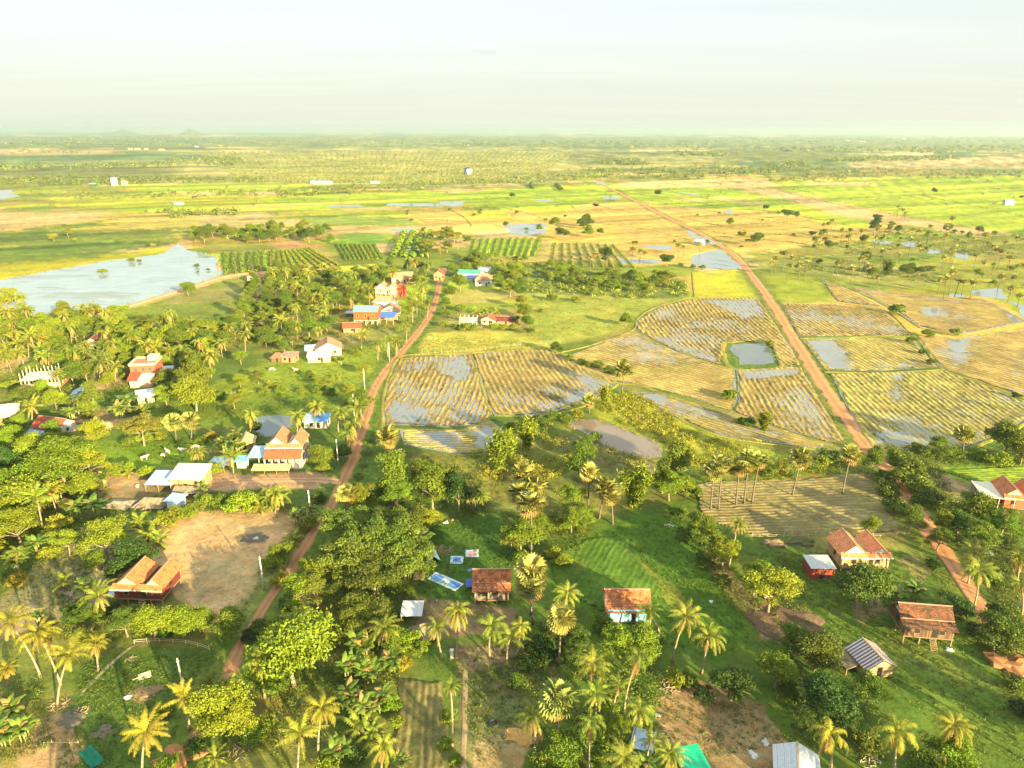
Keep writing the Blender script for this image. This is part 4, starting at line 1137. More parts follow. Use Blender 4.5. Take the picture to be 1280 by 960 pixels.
def field(px, rowpx, spacing, h=.26, wet=.5, curve=0.0, wob=.5, straw=(.31, .222, .07), mud=MUD, seed=0, sharp=1.8, breakup=.75, wetpx=None, curve_at=.5, dense_f=1.0):
    """a worked field: windrows of straw as real ridges over uneven mud, with standing water where the mud lies low"""
    poly = gpl(px)
    a0, a1 = gp(*rowpx[0]), gp(*rowpx[1])
    t = np.array([a1[0] - a0[0], a1[1] - a0[1]]); t /= np.linalg.norm(t); n = np.array([-t[1], t[0]])
    P = np.array(poly); pa, pb = P @ t, P @ n
    db = spacing / 6.0 * dense_f; da = max(spacing * .45, .7) * dense_f
    na, nb = int((np.ptp(pa) + 4) / da), int((np.ptp(pb) + 4) / db)
    while na * nb > 260000: da *= 1.2; na = int((np.ptp(pa) + 4) / da); 
    a = pa.min() - 2 + np.arange(na) * da; b = pb.min() - 2 + np.arange(nb) * db
    A, B = np.meshgrid(a, b, indexing='ij')
    X = A * t[0] + B * n[0]; Y = A * t[1] + B * n[1]
    ac = pa.min() + np.ptp(pa) * curve_at
    bb = B + curve * (A - ac) ** 2 / 50.0 + (fbm(X, Y, 14, seed + 1, 3) - .5) * wob * 1.5 + (vnoise(X, Y, 2.0, seed + 2) - .5) * spacing * .3
    ph = bb / spacing
    rid = (.5 + .5 * np.cos(2 * np.pi * ph)) ** sharp
    gapn = fbm(A, ph.round() * 7.3, 5, seed + 3, 3)
    amp = np.clip(.55 + (gapn - .5) * 2.6 * breakup + .25, .05, 1.35)
    amp = amp * np.clip(.35 + 2.0 * fbm(X, Y, 22, seed + 4, 2), .3, 1.1)
    ridge = rid * amp
    low = fbm(X, Y, 26, seed + 5, 4)
    fine = vnoise(X, Y, .8, seed + 6)
    sd = sdpoly(X, Y, poly) + (fbm(X, Y, 6, seed + 9) - .5) * 2.0
    taper = np.clip(-sd / .5, 0, 1)
    wl = .1
    basez = wl + (low - (.27 + .34 * wet)) * .42
    if wetpx:
        for wp in wetpx:
            ws = sdpoly(X, Y, gpl(wp)) + (fbm(X, Y, 9, seed + 12) - .5) * 7
            f = np.clip(.5 - ws / 5, 0, 1); basez = basez * (1 - f) + (wl - .07) * f; ridge = ridge * (1 - .72 * f)
    basez = basez + .22 * np.clip(1 + sd / (1.6 + 2.2 * fbm(X, Y, 5, seed + 31, 2)), 0, 1) + (vnoise(X, Y, 3.2, seed + 33) - .5) * .07 * (1 if wetpx or wet > 0 else 0)
    z = np.clip(basez, wl - .08, wl + .14) + .85 * h * ridge * (.55 + .9 * fine) + (fine - .5) * .08
    Z = z * taper + .012
    s = np.clip(ridge * 1.5 + (fine - .5) * .5, 0, 1)[..., None]
    dryness = np.clip((basez - wl) / .1, 0, 1)[..., None]
    md = np.asarray(mud) * (1 - dryness) + (np.asarray(mud) * .45 + np.asarray(straw) * .5) * dryness
    blot = (.72 + .56 * fbm(X, Y, 4, seed + 41, 3))[..., None] * (1 + .5 * (fbm(X, Y, 30, seed + 42, 2) - .5))[..., None]
    gr = np.clip((fbm(X, Y, 7, seed + 8) - .56) * 6, 0, 1)[..., None] * .55
    md = md * (1 - gr) + np.asarray((.15, .17, .03)) * gr
    C = md * (1 - s) + np.asarray(straw) * (.75 + .5 * vnoise(X, Y, 1.3, seed + 7))[..., None] * s
    C = C * blot
    idx = np.arange(na * nb).reshape(na, nb)
    Q = np.stack([idx[:-1, :-1], idx[1:, :-1], idx[1:, 1:], idx[:-1, 1:]], -1).reshape(-1, 4)
    keep = (sd < 0).ravel()[Q].all(1)
    V = np.stack([X, Y, Z], -1).reshape(-1, 3); C = C.reshape(-1, 3)
    Q = Q[keep]; used = np.unique(Q); mp = np.full(len(V), -1); mp[used] = np.arange(len(used))
    if np.cross(np.r_[t, 0], np.r_[n, 0])[2] < 0: Q = Q[:, ::-1]
    tag(link('paddy_field', np_mesh('paddy_field', V[used], mp[Q], FIELD, vcol=np.clip(C[used], .01, .8))), kind='structure')
    if wet > 0: sheet_of('paddy_water', dense(poly, 2.0, 1.0, seed + 11), wl, PADDY_W)


def build_fields():
    field([(500, 448), (588, 443), (596, 465), (603, 490), (613, 519), (600, 531), (560, 534), (482, 531), (479, 508), (485, 480)], [(522, 532), (548, 446)], 2.0, .3, .62, -.06, .35, seed=1, curve_at=.9,
          wetpx=[[(545, 448), (588, 446), (596, 466), (572, 478), (552, 466)], [(485, 500), (520, 505), (540, 532), (482, 531)]])
    field([(592, 443), (640, 438), (682, 438), (745, 461), (770, 480), (742, 499), (690, 516), (640, 521), (617, 518), (606, 490), (599, 465)], [(690, 512), (632, 440)], 2.1, .34, .46, .05, .35, seed=2, curve_at=.2,
          wetpx=[[(700, 460), (768, 480), (742, 499), (690, 517), (640, 521), (690, 500), (735, 484)]])
    field([(500, 537), (575, 538), (612, 526), (640, 545), (615, 565), (560, 566), (505, 556)], [(510, 548), (600, 545)], 1.6, .22, .5, 0, .4, straw=(.36, .28, .09), seed=3, wetpx=[[(585, 540), (612, 528), (640, 546), (615, 566), (595, 560)]])
    field([(872, 373), (947, 373), (992, 440), (1001, 457), (975, 459), (962, 426), (905, 428), (900, 456), (850, 441), (797, 414), (798, 400), (830, 382)], [(945, 455), (890, 376)], 2.2, .38, .42, .05, .3, seed=4, curve_at=.9,
          wetpx=[[(874, 375), (946, 375), (956, 386), (930, 400), (900, 385)], [(815, 418), (850, 432), (900, 448), (900, 456), (850, 441), (815, 424)]])
    field([(700, 449), (790, 415), (850, 442), (900, 457), (918, 463), (921, 500), (914, 514), (860, 496), (800, 481), (762, 476)], [(720, 444), (912, 500)], 2.2, .24, .3, .0, .5, straw=(.29, .215, .065), seed=5)
    field([(921, 463), (978, 459), (1001, 459), (1054, 550), (1038, 554), (975, 535), (918, 515), (924, 500)], [(1000, 540), (950, 464)], 2.0, .3, .5, 0, .3, seed=6, wetpx=[[(921, 463), (978, 460), (1000, 460), (1008, 470), (930, 474)]])
    field([(785, 491), (820, 490), (915, 519), (1036, 556), (1020, 561), (905, 545), (842, 519)], [(800, 492), (1010, 556)], 1.8, .22, .25, 0, .4, straw=(.26, .2, .06), seed=7, wetpx=[[(785, 491), (815, 490), (840, 500), (820, 508)]])
    field([(976, 380), (1046, 381), (1104, 389), (1140, 420), (1100, 419), (1000, 421)], [(1068, 418), (1000, 382)], 2.1, .32, .42, 0, .3, seed=8)
    field([(1003, 425), (1100, 422), (1140, 423), (1172, 459), (1100, 464), (1032, 463)], [(1120, 460), (1050, 424)], 2.2, .18, .68, 0, .6, straw=(.33, .27, .07), seed=9, breakup=.9, wetpx=[[(1003, 425), (1040, 424), (1060, 445), (1068, 462), (1032, 463)]])
    field([(1038, 468), (1180, 464), (1225, 480), (1290, 505), (1290, 520), (1250, 543), (1198, 561), (1140, 562), (1088, 560), (1070, 528)], [(1160, 556), (1065, 472)], 2.0, .34, .5, .03, .3, seed=10, straw=(.32, .27, .07),
          wetpx=[[(1085, 535), (1140, 538), (1150, 562), (1088, 560)], [(1110, 468), (1125, 468), (1130, 500), (1118, 500)], [(1200, 545), (1250, 530), (1240, 548), (1198, 561)]])
    field([(1180, 462), (1146, 420), (1200, 422), (1290, 412), (1290, 500), (1226, 476)], [(1290, 470), (1180, 440)], 2.6, .2, .25, 0, .5, seed=11, dense_f=1.2, wetpx=[[(1178, 425), (1208, 424), (1212, 455), (1190, 457)]])
    field([(1026, 348), (1060, 362), (1104, 384), (1046, 377)], [(1090, 384), (1020, 350)], 2.8, .3, .5, 0, .3, seed=12, dense_f=1.3)
    field([(1062, 358), (1120, 366), (1230, 374), (1285, 402), (1200, 418), (1150, 408), (1108, 382)], [(1280, 400), (1080, 370)], 2.8, .2, .25, 0, .8, seed=13, dense_f=1.5, wetpx=[[(1150, 385), (1180, 385), (1190, 395), (1160, 398)], [(1240, 380), (1262, 388), (1285, 402), (1262, 404)]])
    # the ploughed plot under the sugar palms, the vegetable plot and the green crop
    field([(866, 606), (930, 600), (1000, 601), (1080, 590), (1102, 622), (1124, 664), (1060, 668), (930, 668), (880, 650)], [(880, 640), (1100, 632)], 1.4, .17, 0, .0, .15, straw=(.2, .165, .07), mud=(.1, .09, .035), seed=14, sharp=1.0, breakup=.6)
    field([(500, 850), (555, 850), (562, 968), (484, 968)], [(520, 965), (528, 850)], 1.15, .13, 0, 0, .25, straw=(.155, .13, .05), mud=(.05, .08, .018), seed=15, sharp=1.2, breakup=.9)
    field([(684, 700), (735, 672), (775, 668), (812, 715), (832, 745), (815, 752), (756, 765), (700, 745)], [(700, 740), (735, 685)], 1.3, .09, 0, 0, .15, straw=(.062, .12, .014), mud=(.05, .095, .016), seed=16, sharp=1.0, breakup=.6)
    field([(1172, 588), (1290, 584), (1290, 610), (1228, 606)], [(1180, 592), (1285, 598)], 1.2, .3, 0, 0, .2, straw=(.13, .19, .02), mud=(.1, .14, .02), seed=17, sharp=.7, breakup=.5)
# ---------------------------------------------------------------- buildings
M_ORANGE_X = tiles('orange_tiles_across', (.5, .19, .075), (.22, .08, .04), 'x', .25)
M_ORANGE_Y = tiles('orange_tiles_along', (.5, .175, .065), (.3, .1, .045), 'y', .2)
M_ORANGE_YF = tiles('orange_tiles_front', (.5, .175, .065), (.3, .1, .045), 'x', .2)
M_RUST_X = tiles('rust_tiles_across', (.56, .19, .07), (.18, .07, .035), 'x', .6)
M_OLD_X = tiles('old_tiles_across', (.25, .09, .042), (.07, .042, .028), 'x', .95)
M_RED_X = tiles('red_tiles_across', (.4, .09, .05), (.2, .05, .03), 'x', .3)
M_RED_Y = tiles('red_tiles_along', (.4, .1, .055), (.22, .06, .035), 'y', .3)
M_SALMON_X = tiles('salmon_tiles_across', (.52, .25, .16), (.34, .16, .1), 'x', .3)
M_SALMON_Y = tiles('salmon_tiles_along', (.52, .25, .16), (.34, .16, .1), 'y', .3)
M_BROWN_X = tiles('brown_tiles_across', (.2, .06, .04), (.1, .04, .03), 'x', .4)
M_ZINC_X = sheet('zinc_sheet', (.55, .6, .64), 'x', .2)
M_ZINC_W = sheet('white_sheet', (.4, .43, .45), 'x', .08)
M_ZINC_B = sheet('pale_blue_sheet', (.25, .37, .49), 'x', .08)
M_ZINC_G = sheet('grey_blue_sheet', (.13, .21, .29), 'x', .25)
M_ZINC_D = sheet('dull_sheet', (.34, .37, .36), 'x', .3)
M_BLUE = sheet('blue_sheet', (.03, .12, .42), 'x', .0)
M_BLUEB = sheet('bright_blue_sheet', (.06, .24, .62), 'x', .0)
M_GREENS = sheet('green_sheet', (.04, .32, .2), 'x', .05)
M_STRIPE = sheet('striped_sheet', (.42, .42, .42), 'y', .2, (.62, (.1, .035, .03)))
M_BEIGE_S = sheet('beige_sheet', (.5, .47, .36), 'x', .1)
M_PLANK_G = planks('grey_planks', (.21, .18, .13)); M_PLANK_T = planks('tan_planks', (.4, .27, .14)); M_PLANK_B = planks('brown_planks', (.16, .1, .06))
M_PLANK_R = planks('red_planks', (.13, .028, .024), 'z', .25, .25); M_PLANK_H = planks('log_planks', (.45, .32, .17), 'z', .3, .4)
M_WHITE = plain('white_plaster', (.43, .41, .36), .8, .2, .12, .8); M_CREAM = plain('cream_plaster', (.44, .36, .24), .8, .2, .15, .8)
M_TURQ = plain('turquoise_paint', (.18, .46, .5), .7, .3, .25, 1.2); M_PINK = plain('salmon_plaster', (.6, .36, .24), .8, .2, .15, .8)
M_REDW = plain('red_render', (.46, .085, .045), .8, .2, .15, .8); M_REDORANGE = plain('orange_boards', (.42, .07, .014), .75, .25, .2, 2)
M_FARW = plain('weathered_white', (.3, .31, .3), .8, .2, .15, .3)
M_CONC = plain('concrete', (.42, .4, .36), .9, .15, .2, 1.5, .02); M_WOOD = plain('post_wood', (.22, .15, .09), .9, .15, .3, 3)
M_DARK = plain('dark_opening', (.02, .018, .015), .6, .3, .2); M_GLASS = plain('window_pane', (.05, .07, .09), .12, .5, .1)
M_THATCH = thatch('thatch', (.36, .27, .14)); M_THATCH_O = thatch('old_thatch', (.24, .2, .13)); M_BRICKRED = plain('brick_red', (.4, .17, .1), .9, .1, .3, 3)
M_RIDGE = plain('ridge_mortar', (.3, .19, .12), .9, .15, .3, 2)
HOUSES = []
LM = []           # landmarks for the labels: (name, x, y)


def gable_x(mb, w, d, z0, rise, over=.5, th=.1, y0=None, y1=None):
    """roof plates with the ridge along x"""
    y0 = -d / 2 - over if y0 is None else y0; y1 = d / 2 + over if y1 is None else y1
    ym = (y0 + y1) / 2; X = w / 2 + over
    mb.slab([(-X, y0, z0), (X, y0, z0), (X, ym, z0 + rise), (-X, ym, z0 + rise)], th)
    mb.slab([(X, y1, z0), (-X, y1, z0), (-X, ym, z0 + rise + .004), (X, ym, z0 + rise + .004)], th)


def house(name, label, at, w, d, rz=0.0, stilt=0.0, wall=2.6, roof='gable', rise=2.0, roofm=None, wallm=None, roofm2=None, postm=None, pedm=None, cat='house',
          over=.5, door=True, windows=2, doorm=None, landmark=None, winm=None, posts=True, stair=False, xy=None, skirt=0.0, front_open=False):
    x, y = gp(*at) if xy is None else xy
    o = empty(name, (x, y, 0), math.radians(rz)); tag(o, label, cat); HOUSES.append((x, y))
    if landmark: LM.append((landmark, x, y))
    roofm = roofm or M_ORANGE_X; wallm = wallm or M_PLANK_T; postm = postm or M_WOOD; roofm2 = roofm2 or roofm
    zf = stilt; zt = stilt + wall
    b = MB().box(-w / 2, w / 2, -d / 2, d / 2, zf + .02 if stilt else -.05, zt)
    b.build('wall', wallm, o)
    if stilt:
        MB().box(-w / 2 - .12, w / 2 + .12, -d / 2 - .12, d / 2 + .12, zf - .16, zf).build('floor_platform', postm, o)
        nx = max(2, int(round(w / 2.6)) + 1); ny = max(2, int(round(d / 3)) + 1)
        for i in range(nx):
            for j in range(ny):
                px = -w / 2 + .1 + (w - .2) * i / (nx - 1); py = -d / 2 + .1 + (d - .2) * j / (ny - 1)
                MB().box(px - .1, px + .1, py - .1, py + .1, -.1, zf - .165).build('post', postm, o)
    if door:
        dd = MB().box(-.45, .45, -d / 2 - .05, -d / 2 + .02, zf + .1, zf + min(2.0, wall - .2)).build('door', doorm or M_DARK, o)
        dd.location.x = w * (.12 if windows else 0)
    for k in range(windows):
        cx = -w / 2 + w * (k + .5) / windows
        if door and abs(cx - w * .12) < .9: cx -= 1.3 * (1 if cx < w * .12 else -1)
        f = MB().box(cx - .5, cx + .5, -d / 2 - .05, -d / 2 + .02, zf + wall * .36, zf + wall * .36 + 1.05).build('window', winm or M_DARK, o)
        fr = MB()
        for bx in (cx - .56, cx + .5): fr.box(bx, bx + .06, -d / 2 - .08, -d / 2 - .003, zf + wall * .36 - .06, zf + wall * .36 + 1.11)
        fr.box(cx - .5, cx + .5, -d / 2 - .08, -d / 2 - .003, zf + wall * .36 + 1.05, zf + wall * .36 + 1.11).box(cx - .5, cx + .5, -d / 2 - .08, -d / 2 - .003, zf + wall * .36 - .06, zf + wall * .36)
        fr.build('frame', postm, f)
    for sx in (-1, 1):     # side windows
        if windows: MB().box(sx * w / 2 - .03 if sx < 0 else w / 2 - .02, -w / 2 + .02 if sx < 0 else w / 2 + .03, -.5, .5, zf + wall * .36, zf + wall * .36 + 1.0).build('window', winm or M_DARK, o)
    if stair and stilt > .8:
        s = MB()
        n = int(stilt / .28)
        for i in range(n):
            zz = stilt * (i + .5) / n; s.box(.2, 1.2, -d / 2 - .2 - (n - i) * .24, -d / 2 - .2 - (n - i) * .24 + .26, zz - .04, zz + .03)
        s.slab([(.12, -d / 2 - .3 - n * .24, 0), (.2, -d / 2 - .3 - n * .24, 0), (.2, -d / 2 - .15, stilt), (.12, -d / 2 - .15, stilt)], .12)
        s.slab([(1.2, -d / 2 - .3 - n * .24, 0), (1.28, -d / 2 - .3 - n * .24, 0), (1.28, -d / 2 - .15, stilt), (1.2, -d / 2 - .15, stilt)], .12)
        s.build('stair', postm, o)
    if roof == 'gable':
        r = MB(); gable_x(r, w, d, zt - .12, rise, over); ro = r.build('roof', roofm, o)
        for sx in (-1, 1):
            MB().tri((sx * w / 2 - .06 * sx, -d / 2, zt), (sx * w / 2 - .06 * sx, d / 2, zt), (sx * w / 2 - .06 * sx, 0, zt + rise * .88), .06, (sx, 0, 0)).build('gable', pedm or wallm, o)
        MB().box(-w / 2 - over - .02, w / 2 + over + .02, -.14, .14, zt - .1 + rise - .04, zt - .1 + rise + .09).build('ridge', M_RIDGE, ro)
    elif roof == 'broken':      # steep upper plates over flatter skirts
        r = MB(); X = w / 2 + over; yb = d * .5 + over; ym = d * .27; zs = zt + .55
        r.slab([(-X, -ym - .1, zs), (X, -ym - .1, zs), (X, 0, zs + rise), (-X, 0, zs + rise)], .1)
        r.slab([(X, ym + .1, zs), (-X, ym + .1, zs), (-X, 0, zs + rise + .004), (X, 0, zs + rise + .004)], .1)
        ro = r.build('roof', roofm, o)
        k = MB(); k.slab([(-X, -yb, zt - .25), (X, -yb, zt - .25), (X, -ym + .1, zs - .12), (-X, -ym + .1, zs - .12)], .1)
        k.slab([(X, yb, zt - .25), (-X, yb, zt - .25), (-X, ym - .1, zs - .12), (X, ym - .1, zs - .12)], .1)
        k.build('skirt_roof', roofm2, o)
        for sx in (-1, 1):
            MB().tri((sx * (w / 2 - .06), -ym, zs - .2), (sx * (w / 2 - .06), ym, zs - .2), (sx * (w / 2 - .06), 0, zs + rise - .25), .06, (sx, 0, 0)).build('gable', pedm or wallm, o)
            MB().box(min(sx * (X - .02), sx * (X + .06)), max(sx * (X - .02), sx * (X + .06)), -.1, .1, zs + rise - .05, zs + rise + .2).build('finial', M_RIDGE, ro)
        MB().box(-X - .02, X + .02, -.13, .13, zs + rise - .05, zs + rise + .1).build('ridge', M_RIDGE, ro)
        MB().box(-X, X, -ym - .14, -ym + .04, zs - .11, zs + .05).build('ridge', M_RIDGE, ro)
    elif roof == 'twin':        # two gables side by side, ridges running back, hipped skirt below the pediments
        yf, yb = -d / 2 - over, d / 2 + over
        X = w / 2 + over; split = X * .16
        sk = .9; zs = zt - .25 + sk * .5
        r = MB(); ped = []
        for (xa, xb, rs) in ((-X, split, rise), (split, X, rise * .84)):
            xm = (xa + xb) / 2
            zl = zt - .25
            r.slab([(xa, yf + sk, zl), (xm, yf + sk, zl + rs), (xm, yb, zl + rs), (xa, yb, zl)], .1)
            r.slab([(xm, yf + sk, zl + rs + .004), (xb, yf + sk, zl), (xb, yb, zl), (xm, yb, zl + rs + .004)], .1)
            ped.append((xa, xb, xm, zl, rs))
        ro = r.build('roof', roofm, o)
        for (xa, xb, xm, zl, rs) in ped:
            e = .14
            MB().tri((xa + e * (xb - xa), yf + sk + .12, zl + e * 2 * rs - .12), (xb - e * (xb - xa), yf + sk + .12, zl + e * 2 * rs - .12), (xm, yf + sk + .12, zl + rs - .13), .06, (0, 1, 0)).build('pediment', pedm or M_CREAM, o)
            MB().box(xm - .12, xm + .12, yf + sk - .03, yb + .03, zl + rs - .04, zl + rs + .09).build('ridge', M_RIDGE, ro)
        k = MB(); k.slab([(-X, yf, zt - .3), (X, yf, zt - .3), (X - .2, yf + sk + .25, zt - .25 + rise * .3), (-X + .2, yf + sk + .25, zt - .25 + rise * .3)], .1)
        k.build('skirt_roof', roofm2, o)
        MB().box(-X, X, yf - .05, yf + .02, zt - .5, zt - .26).build('fascia', M_WHITE, o)
        bk = MB()
        for (xa, xb, xm, zl, rs) in ped: bk.tri((xa + .3, d / 2 - .1, zl), (xb - .3, d / 2 - .1, zl), (xm, d / 2 - .1, zl + rs - .25), .06, (0, 1, 0))
        bk.build('gable', wallm, o)
        if skirt:     # a wide lower roof right across the front
            MB().slab([(-X + .1, yf - skirt, zt - .62 - skirt * .55), (X - .1, yf - skirt, zt - .62 - skirt * .55), (X - .1, yf + .02, zt - .52), (-X + .1, yf + .02, zt - .52)], .1).build('porch_roof', roofm2, o)
    elif roof == 'gable_y':     # ridge running back, gable to the front
        X = w / 2 + over; yf, yb = -d / 2 - over, d / 2 + over
        r = MB(); r.slab([(-X, yf, zt - .2), (0, yf, zt - .2 + rise), (0, yb, zt - .2 + rise), (-X, yb, zt - .2)], .09)
        r.slab([(0, yf, zt - .196 + rise), (X, yf, zt - .2), (X, yb, zt - .2), (0, yb, zt - .196 + rise)], .09)
        ro = r.build('roof', roofm, o)
        for sy in (-1, 1): MB().tri((-w / 2, sy * (d / 2 - .06), zt), (w / 2, sy * (d / 2 - .06), zt), (0, sy * (d / 2 - .06), zt + rise - .35), .06, (0, sy, 0)).build('gable', pedm or wallm, o)
        MB().box(-.13, .13, yf - .02, yb + .02, zt - .2 + rise - .04, zt - .2 + rise + .09).build('ridge', M_RIDGE, ro)
    elif roof == 'hip':
        X = w / 2 + over; Y = d / 2 + over; hx = max(.2, X - Y * .8); z0 = zt - .15
        r = MB(); r.add([(-X, -Y, z0), (X, -Y, z0), (X, Y, z0), (-X, Y, z0), (-hx, 0, z0 + rise), (hx, 0, z0 + rise)], [(0, 1, 5, 4), (1, 2, 5), (2, 3, 4, 5), (3, 0, 4), (3, 2, 1, 0)])
        r.build('roof', roofm, o)
    elif roof == 'shed':        # one plate falling to the front
        X = w / 2 + over; Y = d / 2 + over
        MB().slab([(-X, -Y, zt + .02), (X, -Y, zt + .02), (X, Y, zt + rise), (-X, Y, zt + rise)], .08).build('roof', roofm, o)
        sd = MB()
        for sx in (-1, 1): sd.tri((sx * (w / 2 - .06), -d / 2, zt), (sx * (w / 2 - .06), d / 2, zt), (sx * (w / 2 - .06), d / 2, zt + rise * .9), .06, (sx, 0, 0))
        sd.box(-w / 2 + .07, w / 2 - .07, d / 2 - .06, d / 2, zt + .003, zt + rise * .86)
        sd.build('gable', wallm, o)
    elif roof == 'flat':
        MB().box(-w / 2 - .2, w / 2 + .2, -d / 2 - .2, d / 2 + .2, zt + .003, zt + .25).build('roof', roofm, o)
    return o


def lean_to(name, label, at, w, d, rz, h0, h1, roofm, postm=None, cat='shelter', along='y', backm=None, xy=None, th=.07):
    """an open shelter: one sloping plate on posts (h0 at its low edge, h1 at its high edge)"""
    x, y = gp(*at) if xy is None else xy
    o = empty(name, (x, y, 0), math.radians(rz)); tag(o, label, cat); HOUSES.append((x, y))
    X, Y = w / 2, d / 2; postm = postm or M_WOOD
    if along == 'y': q = [(-X, -Y, h0), (X, -Y, h0), (X, Y, h1), (-X, Y, h1)]
    else: q = [(-X, -Y, h0), (X, -Y, h1), (X, Y, h1), (-X, Y, h0)]
    MB().slab(q, th).build('roof', roofm, o)
    nx = max(2, int(w / 3) + 1)
    for i in range(nx):
        for sy in (-1, 1):
            px = -X + .2 + (w - .4) * i / (nx - 1); py = sy * (Y - .2)
            t = (py + Y) / d if along == 'y' else (px + X) / w
            MB().box(px - .07, px + .07, py - .07, py + .07, -.05, h0 + (h1 - h0) * t - th - .01).build('post', postm, o)
    if backm is not None: MB().box(-X + .3, X - .3, Y - .16, Y - .08, 0, min(h0, h1) - .1).build('wall', backm, o)
    return o


def build_houses():
    house('plank_house', 'grey plank house under a rust orange broken-pitch tile roof beside blue drying mats', (615, 742), 6.8, 6.6, 0, .9, 2.5, 'broken', 2.0, M_RUST_X, M_PLANK_G, landmark='the grey plank house', windows=1)
    house('painted_house', 'turquoise fronted house under a patchy rust tile roof at the field edge', (782, 765), 8.0, 7.0, 0, .4, 2.6, 'broken', 1.9, M_RUST_X, M_TURQ, landmark='the turquoise fronted house', pedm=M_PLANK_B, windows=2, winm=plain('blue_shutter', (.12, .3, .5), .6))
    house('stilt_house', 'dark red stilt house with twin orange gables beside the bare sandy lot', (188, 744), 9.6, 7.4, -3, 1.9, 2.6, 'twin', 2.3, M_ORANGE_Y, M_PLANK_R, M_ORANGE_YF, pedm=M_CREAM, landmark='the dark red stilt house', stair=True)
    lean_to('side_shelter', 'small pale blue sheet shelter tucked against the dark red stilt house', (150, 748), 3.0, 3.4, 0, 2.0, 2.5, M_ZINC_B)
    house('tan_house', 'tan timber house with twin bright orange gables near the field road', (1070, 702), 10.2, 7.2, 0, .9, 3.0, 'twin', 2.5, tiles('bright_tiles', (.72, .28, .12), (.5, .18, .08), 'y', .2), M_PLANK_T, tiles('bright_tiles_front', (.6, .24, .1), (.45, .17, .07), 'x', .2), pedm=M_WHITE, landmark='the tan twin gabled house')
    house('red_shed', 'red walled shed with a flat dull zinc roof joined to the tan house', (1022, 716), 5.0, 4.4, 0, 0, 2.7, 'shed', .25, M_ZINC_D, plain('dark_red_wall', (.22, .035, .025), .8), cat='shed', over=.25, windows=0)
    house('old_stilt_house', 'weathered wooden stilt house with a mossy dark brown tile roof', (1148, 790), 8.6, 7.2, -7, 1.7, 2.2, 'broken', 1.9, M_OLD_X, M_PLANK_B, landmark='the weathered stilt house', stair=True, windows=2, pedm=M_CONC)
    house('striped_hut', 'small log hut under a red and grey striped sheet roof', (1086, 836), 5.2, 5.0, 10, .5, 2.2, 'gable_y', 1.9, M_STRIPE, M_PLANK_H, cat='hut', landmark='the striped roof hut', windows=0, pedm=M_PLANK_H)
    lean_to('thatch_shelter', 'grey thatched lean-to beside the striped roof hut', (1060, 832), 4.2, 4.6, 10, 1.5, 2.7, M_THATCH_O, along='x', th=.16)
    house('sheet_roof_hut', 'hut with a pale blue and cream sheet gable at the bottom frame edge', (993, 972), 5.6, 5.0, -18, .2, 2.3, 'gable_y', 1.6, M_ZINC_W, M_CREAM, cat='hut', windows=0, landmark='the pale sheet roofed hut')
    lean_to('white_shelter', 'open shelter with a bright white sheet roof near the drying mats', (516, 772), 4.2, 4.0, 0, 1.9, 2.5, M_ZINC_W, backm=M_PLANK_B)
    house('garden_hut', 'low brown thatched hut half hidden by young palms', (530, 796), 4.0, 3.6, 20, 0, 1.3, 'hip', 1.9, M_THATCH_O, M_PLANK_B, cat='hut', windows=0)
    house('orange_house', 'house with an orange roof and red wall at the picture edge', (1268, 628), 8.5, 8.0, -12, .3, 3.2, 'twin', 2.2, M_ORANGE_Y, M_REDW, M_ORANGE_YF, pedm=M_CREAM, landmark='the orange roofed house')
    lean_to('beige_carport', 'wide beige sheet shelter joined to the orange roofed house', (1238, 626), 7.5, 8.5, -12, 2.9, 3.3, M_BEIGE_S, M_CONC, 'shelter', backm=M_WHITE)
    # the village along the track
    pillar_house()
    house('small_tan_hut', 'small tan hut with a gable roof beside the village pond', (308, 560), 5.0, 4.6, 12, .5, 2.2, 'gable_y', 1.7, thatch('straw_sheet', (.5, .36, .2)), M_PLANK_T, cat='hut', windows=0, landmark='the small tan hut')
    house('blue_roof_shed', 'white shed with a half blue and half white sheet roof by the pond', (397, 532), 7.2, 4.5, 0, 0, 2.4, 'shed', .9, M_ZINC_B, M_CONC, cat='shed', windows=1)
    b = MB().slab([(-.2, -2.6, 2.52), (3.75, -2.6, 2.52), (3.75, 2.6, 3.42), (-.2, 2.6, 3.42)], .05); last = [o for o in COL.objects if o.get('label', '').startswith('white shed with a half')][0]; b.build('blue_panel', M_BLUEB, last)
    house('wood_barn', 'open wooden barn with a white sheet roof over tan boards', (240, 606), 8.4, 6.4, -2, 0, 3.4, 'shed', 1.2, M_ZINC_W, M_PLANK_T, cat='barn', landmark='the white roofed barn', windows=0)
    lean_to('barn_shelter', 'light blue sheet lean-to on the barn side', (206, 608), 7.2, 6.6, -2, 2.2, 3.2, M_ZINC_B, along='y')
    lean_to('thatch_awning', 'low thatched awning along the barn front', (238, 620), 8.6, 2.6, -2, 1.4, 2.3, M_THATCH_O, along='y', th=.14)
    house('thatch_hut', 'grey round-shouldered thatch hut on the bare yard below the barn', (191, 632), 7.0, 4.6, -4, 0, .9, 'hip', 1.6, M_THATCH_O, M_PLANK_G, cat='hut', windows=0, door=False, landmark='the grey thatch hut')
    house('low_thatch_hut', 'low flattened thatch shelter of pale grey straw', (150, 632), 6.0, 4.0, -4, 0, .6, 'hip', .8, thatch('pale_thatch', (.33, .28, .2)), M_PLANK_G, cat='hut', windows=0, door=False)
    house('tarp_booth', 'small booth of pale blue plastic sheeting beside the yard', (221, 632), 3.4, 2.8, -14, 0, 2.0, 'shed', .5, M_ZINC_B, plain('blue_plastic', (.4, .58, .7), .5, .4), cat='booth', windows=0, door=False)
    lean_to('grey_shelter', 'grey sheet shelter behind the yard palm', (275, 586), 5.4, 4.6, -8, 1.9, 2.6, M_ZINC_G, backm=M_PLANK_B)
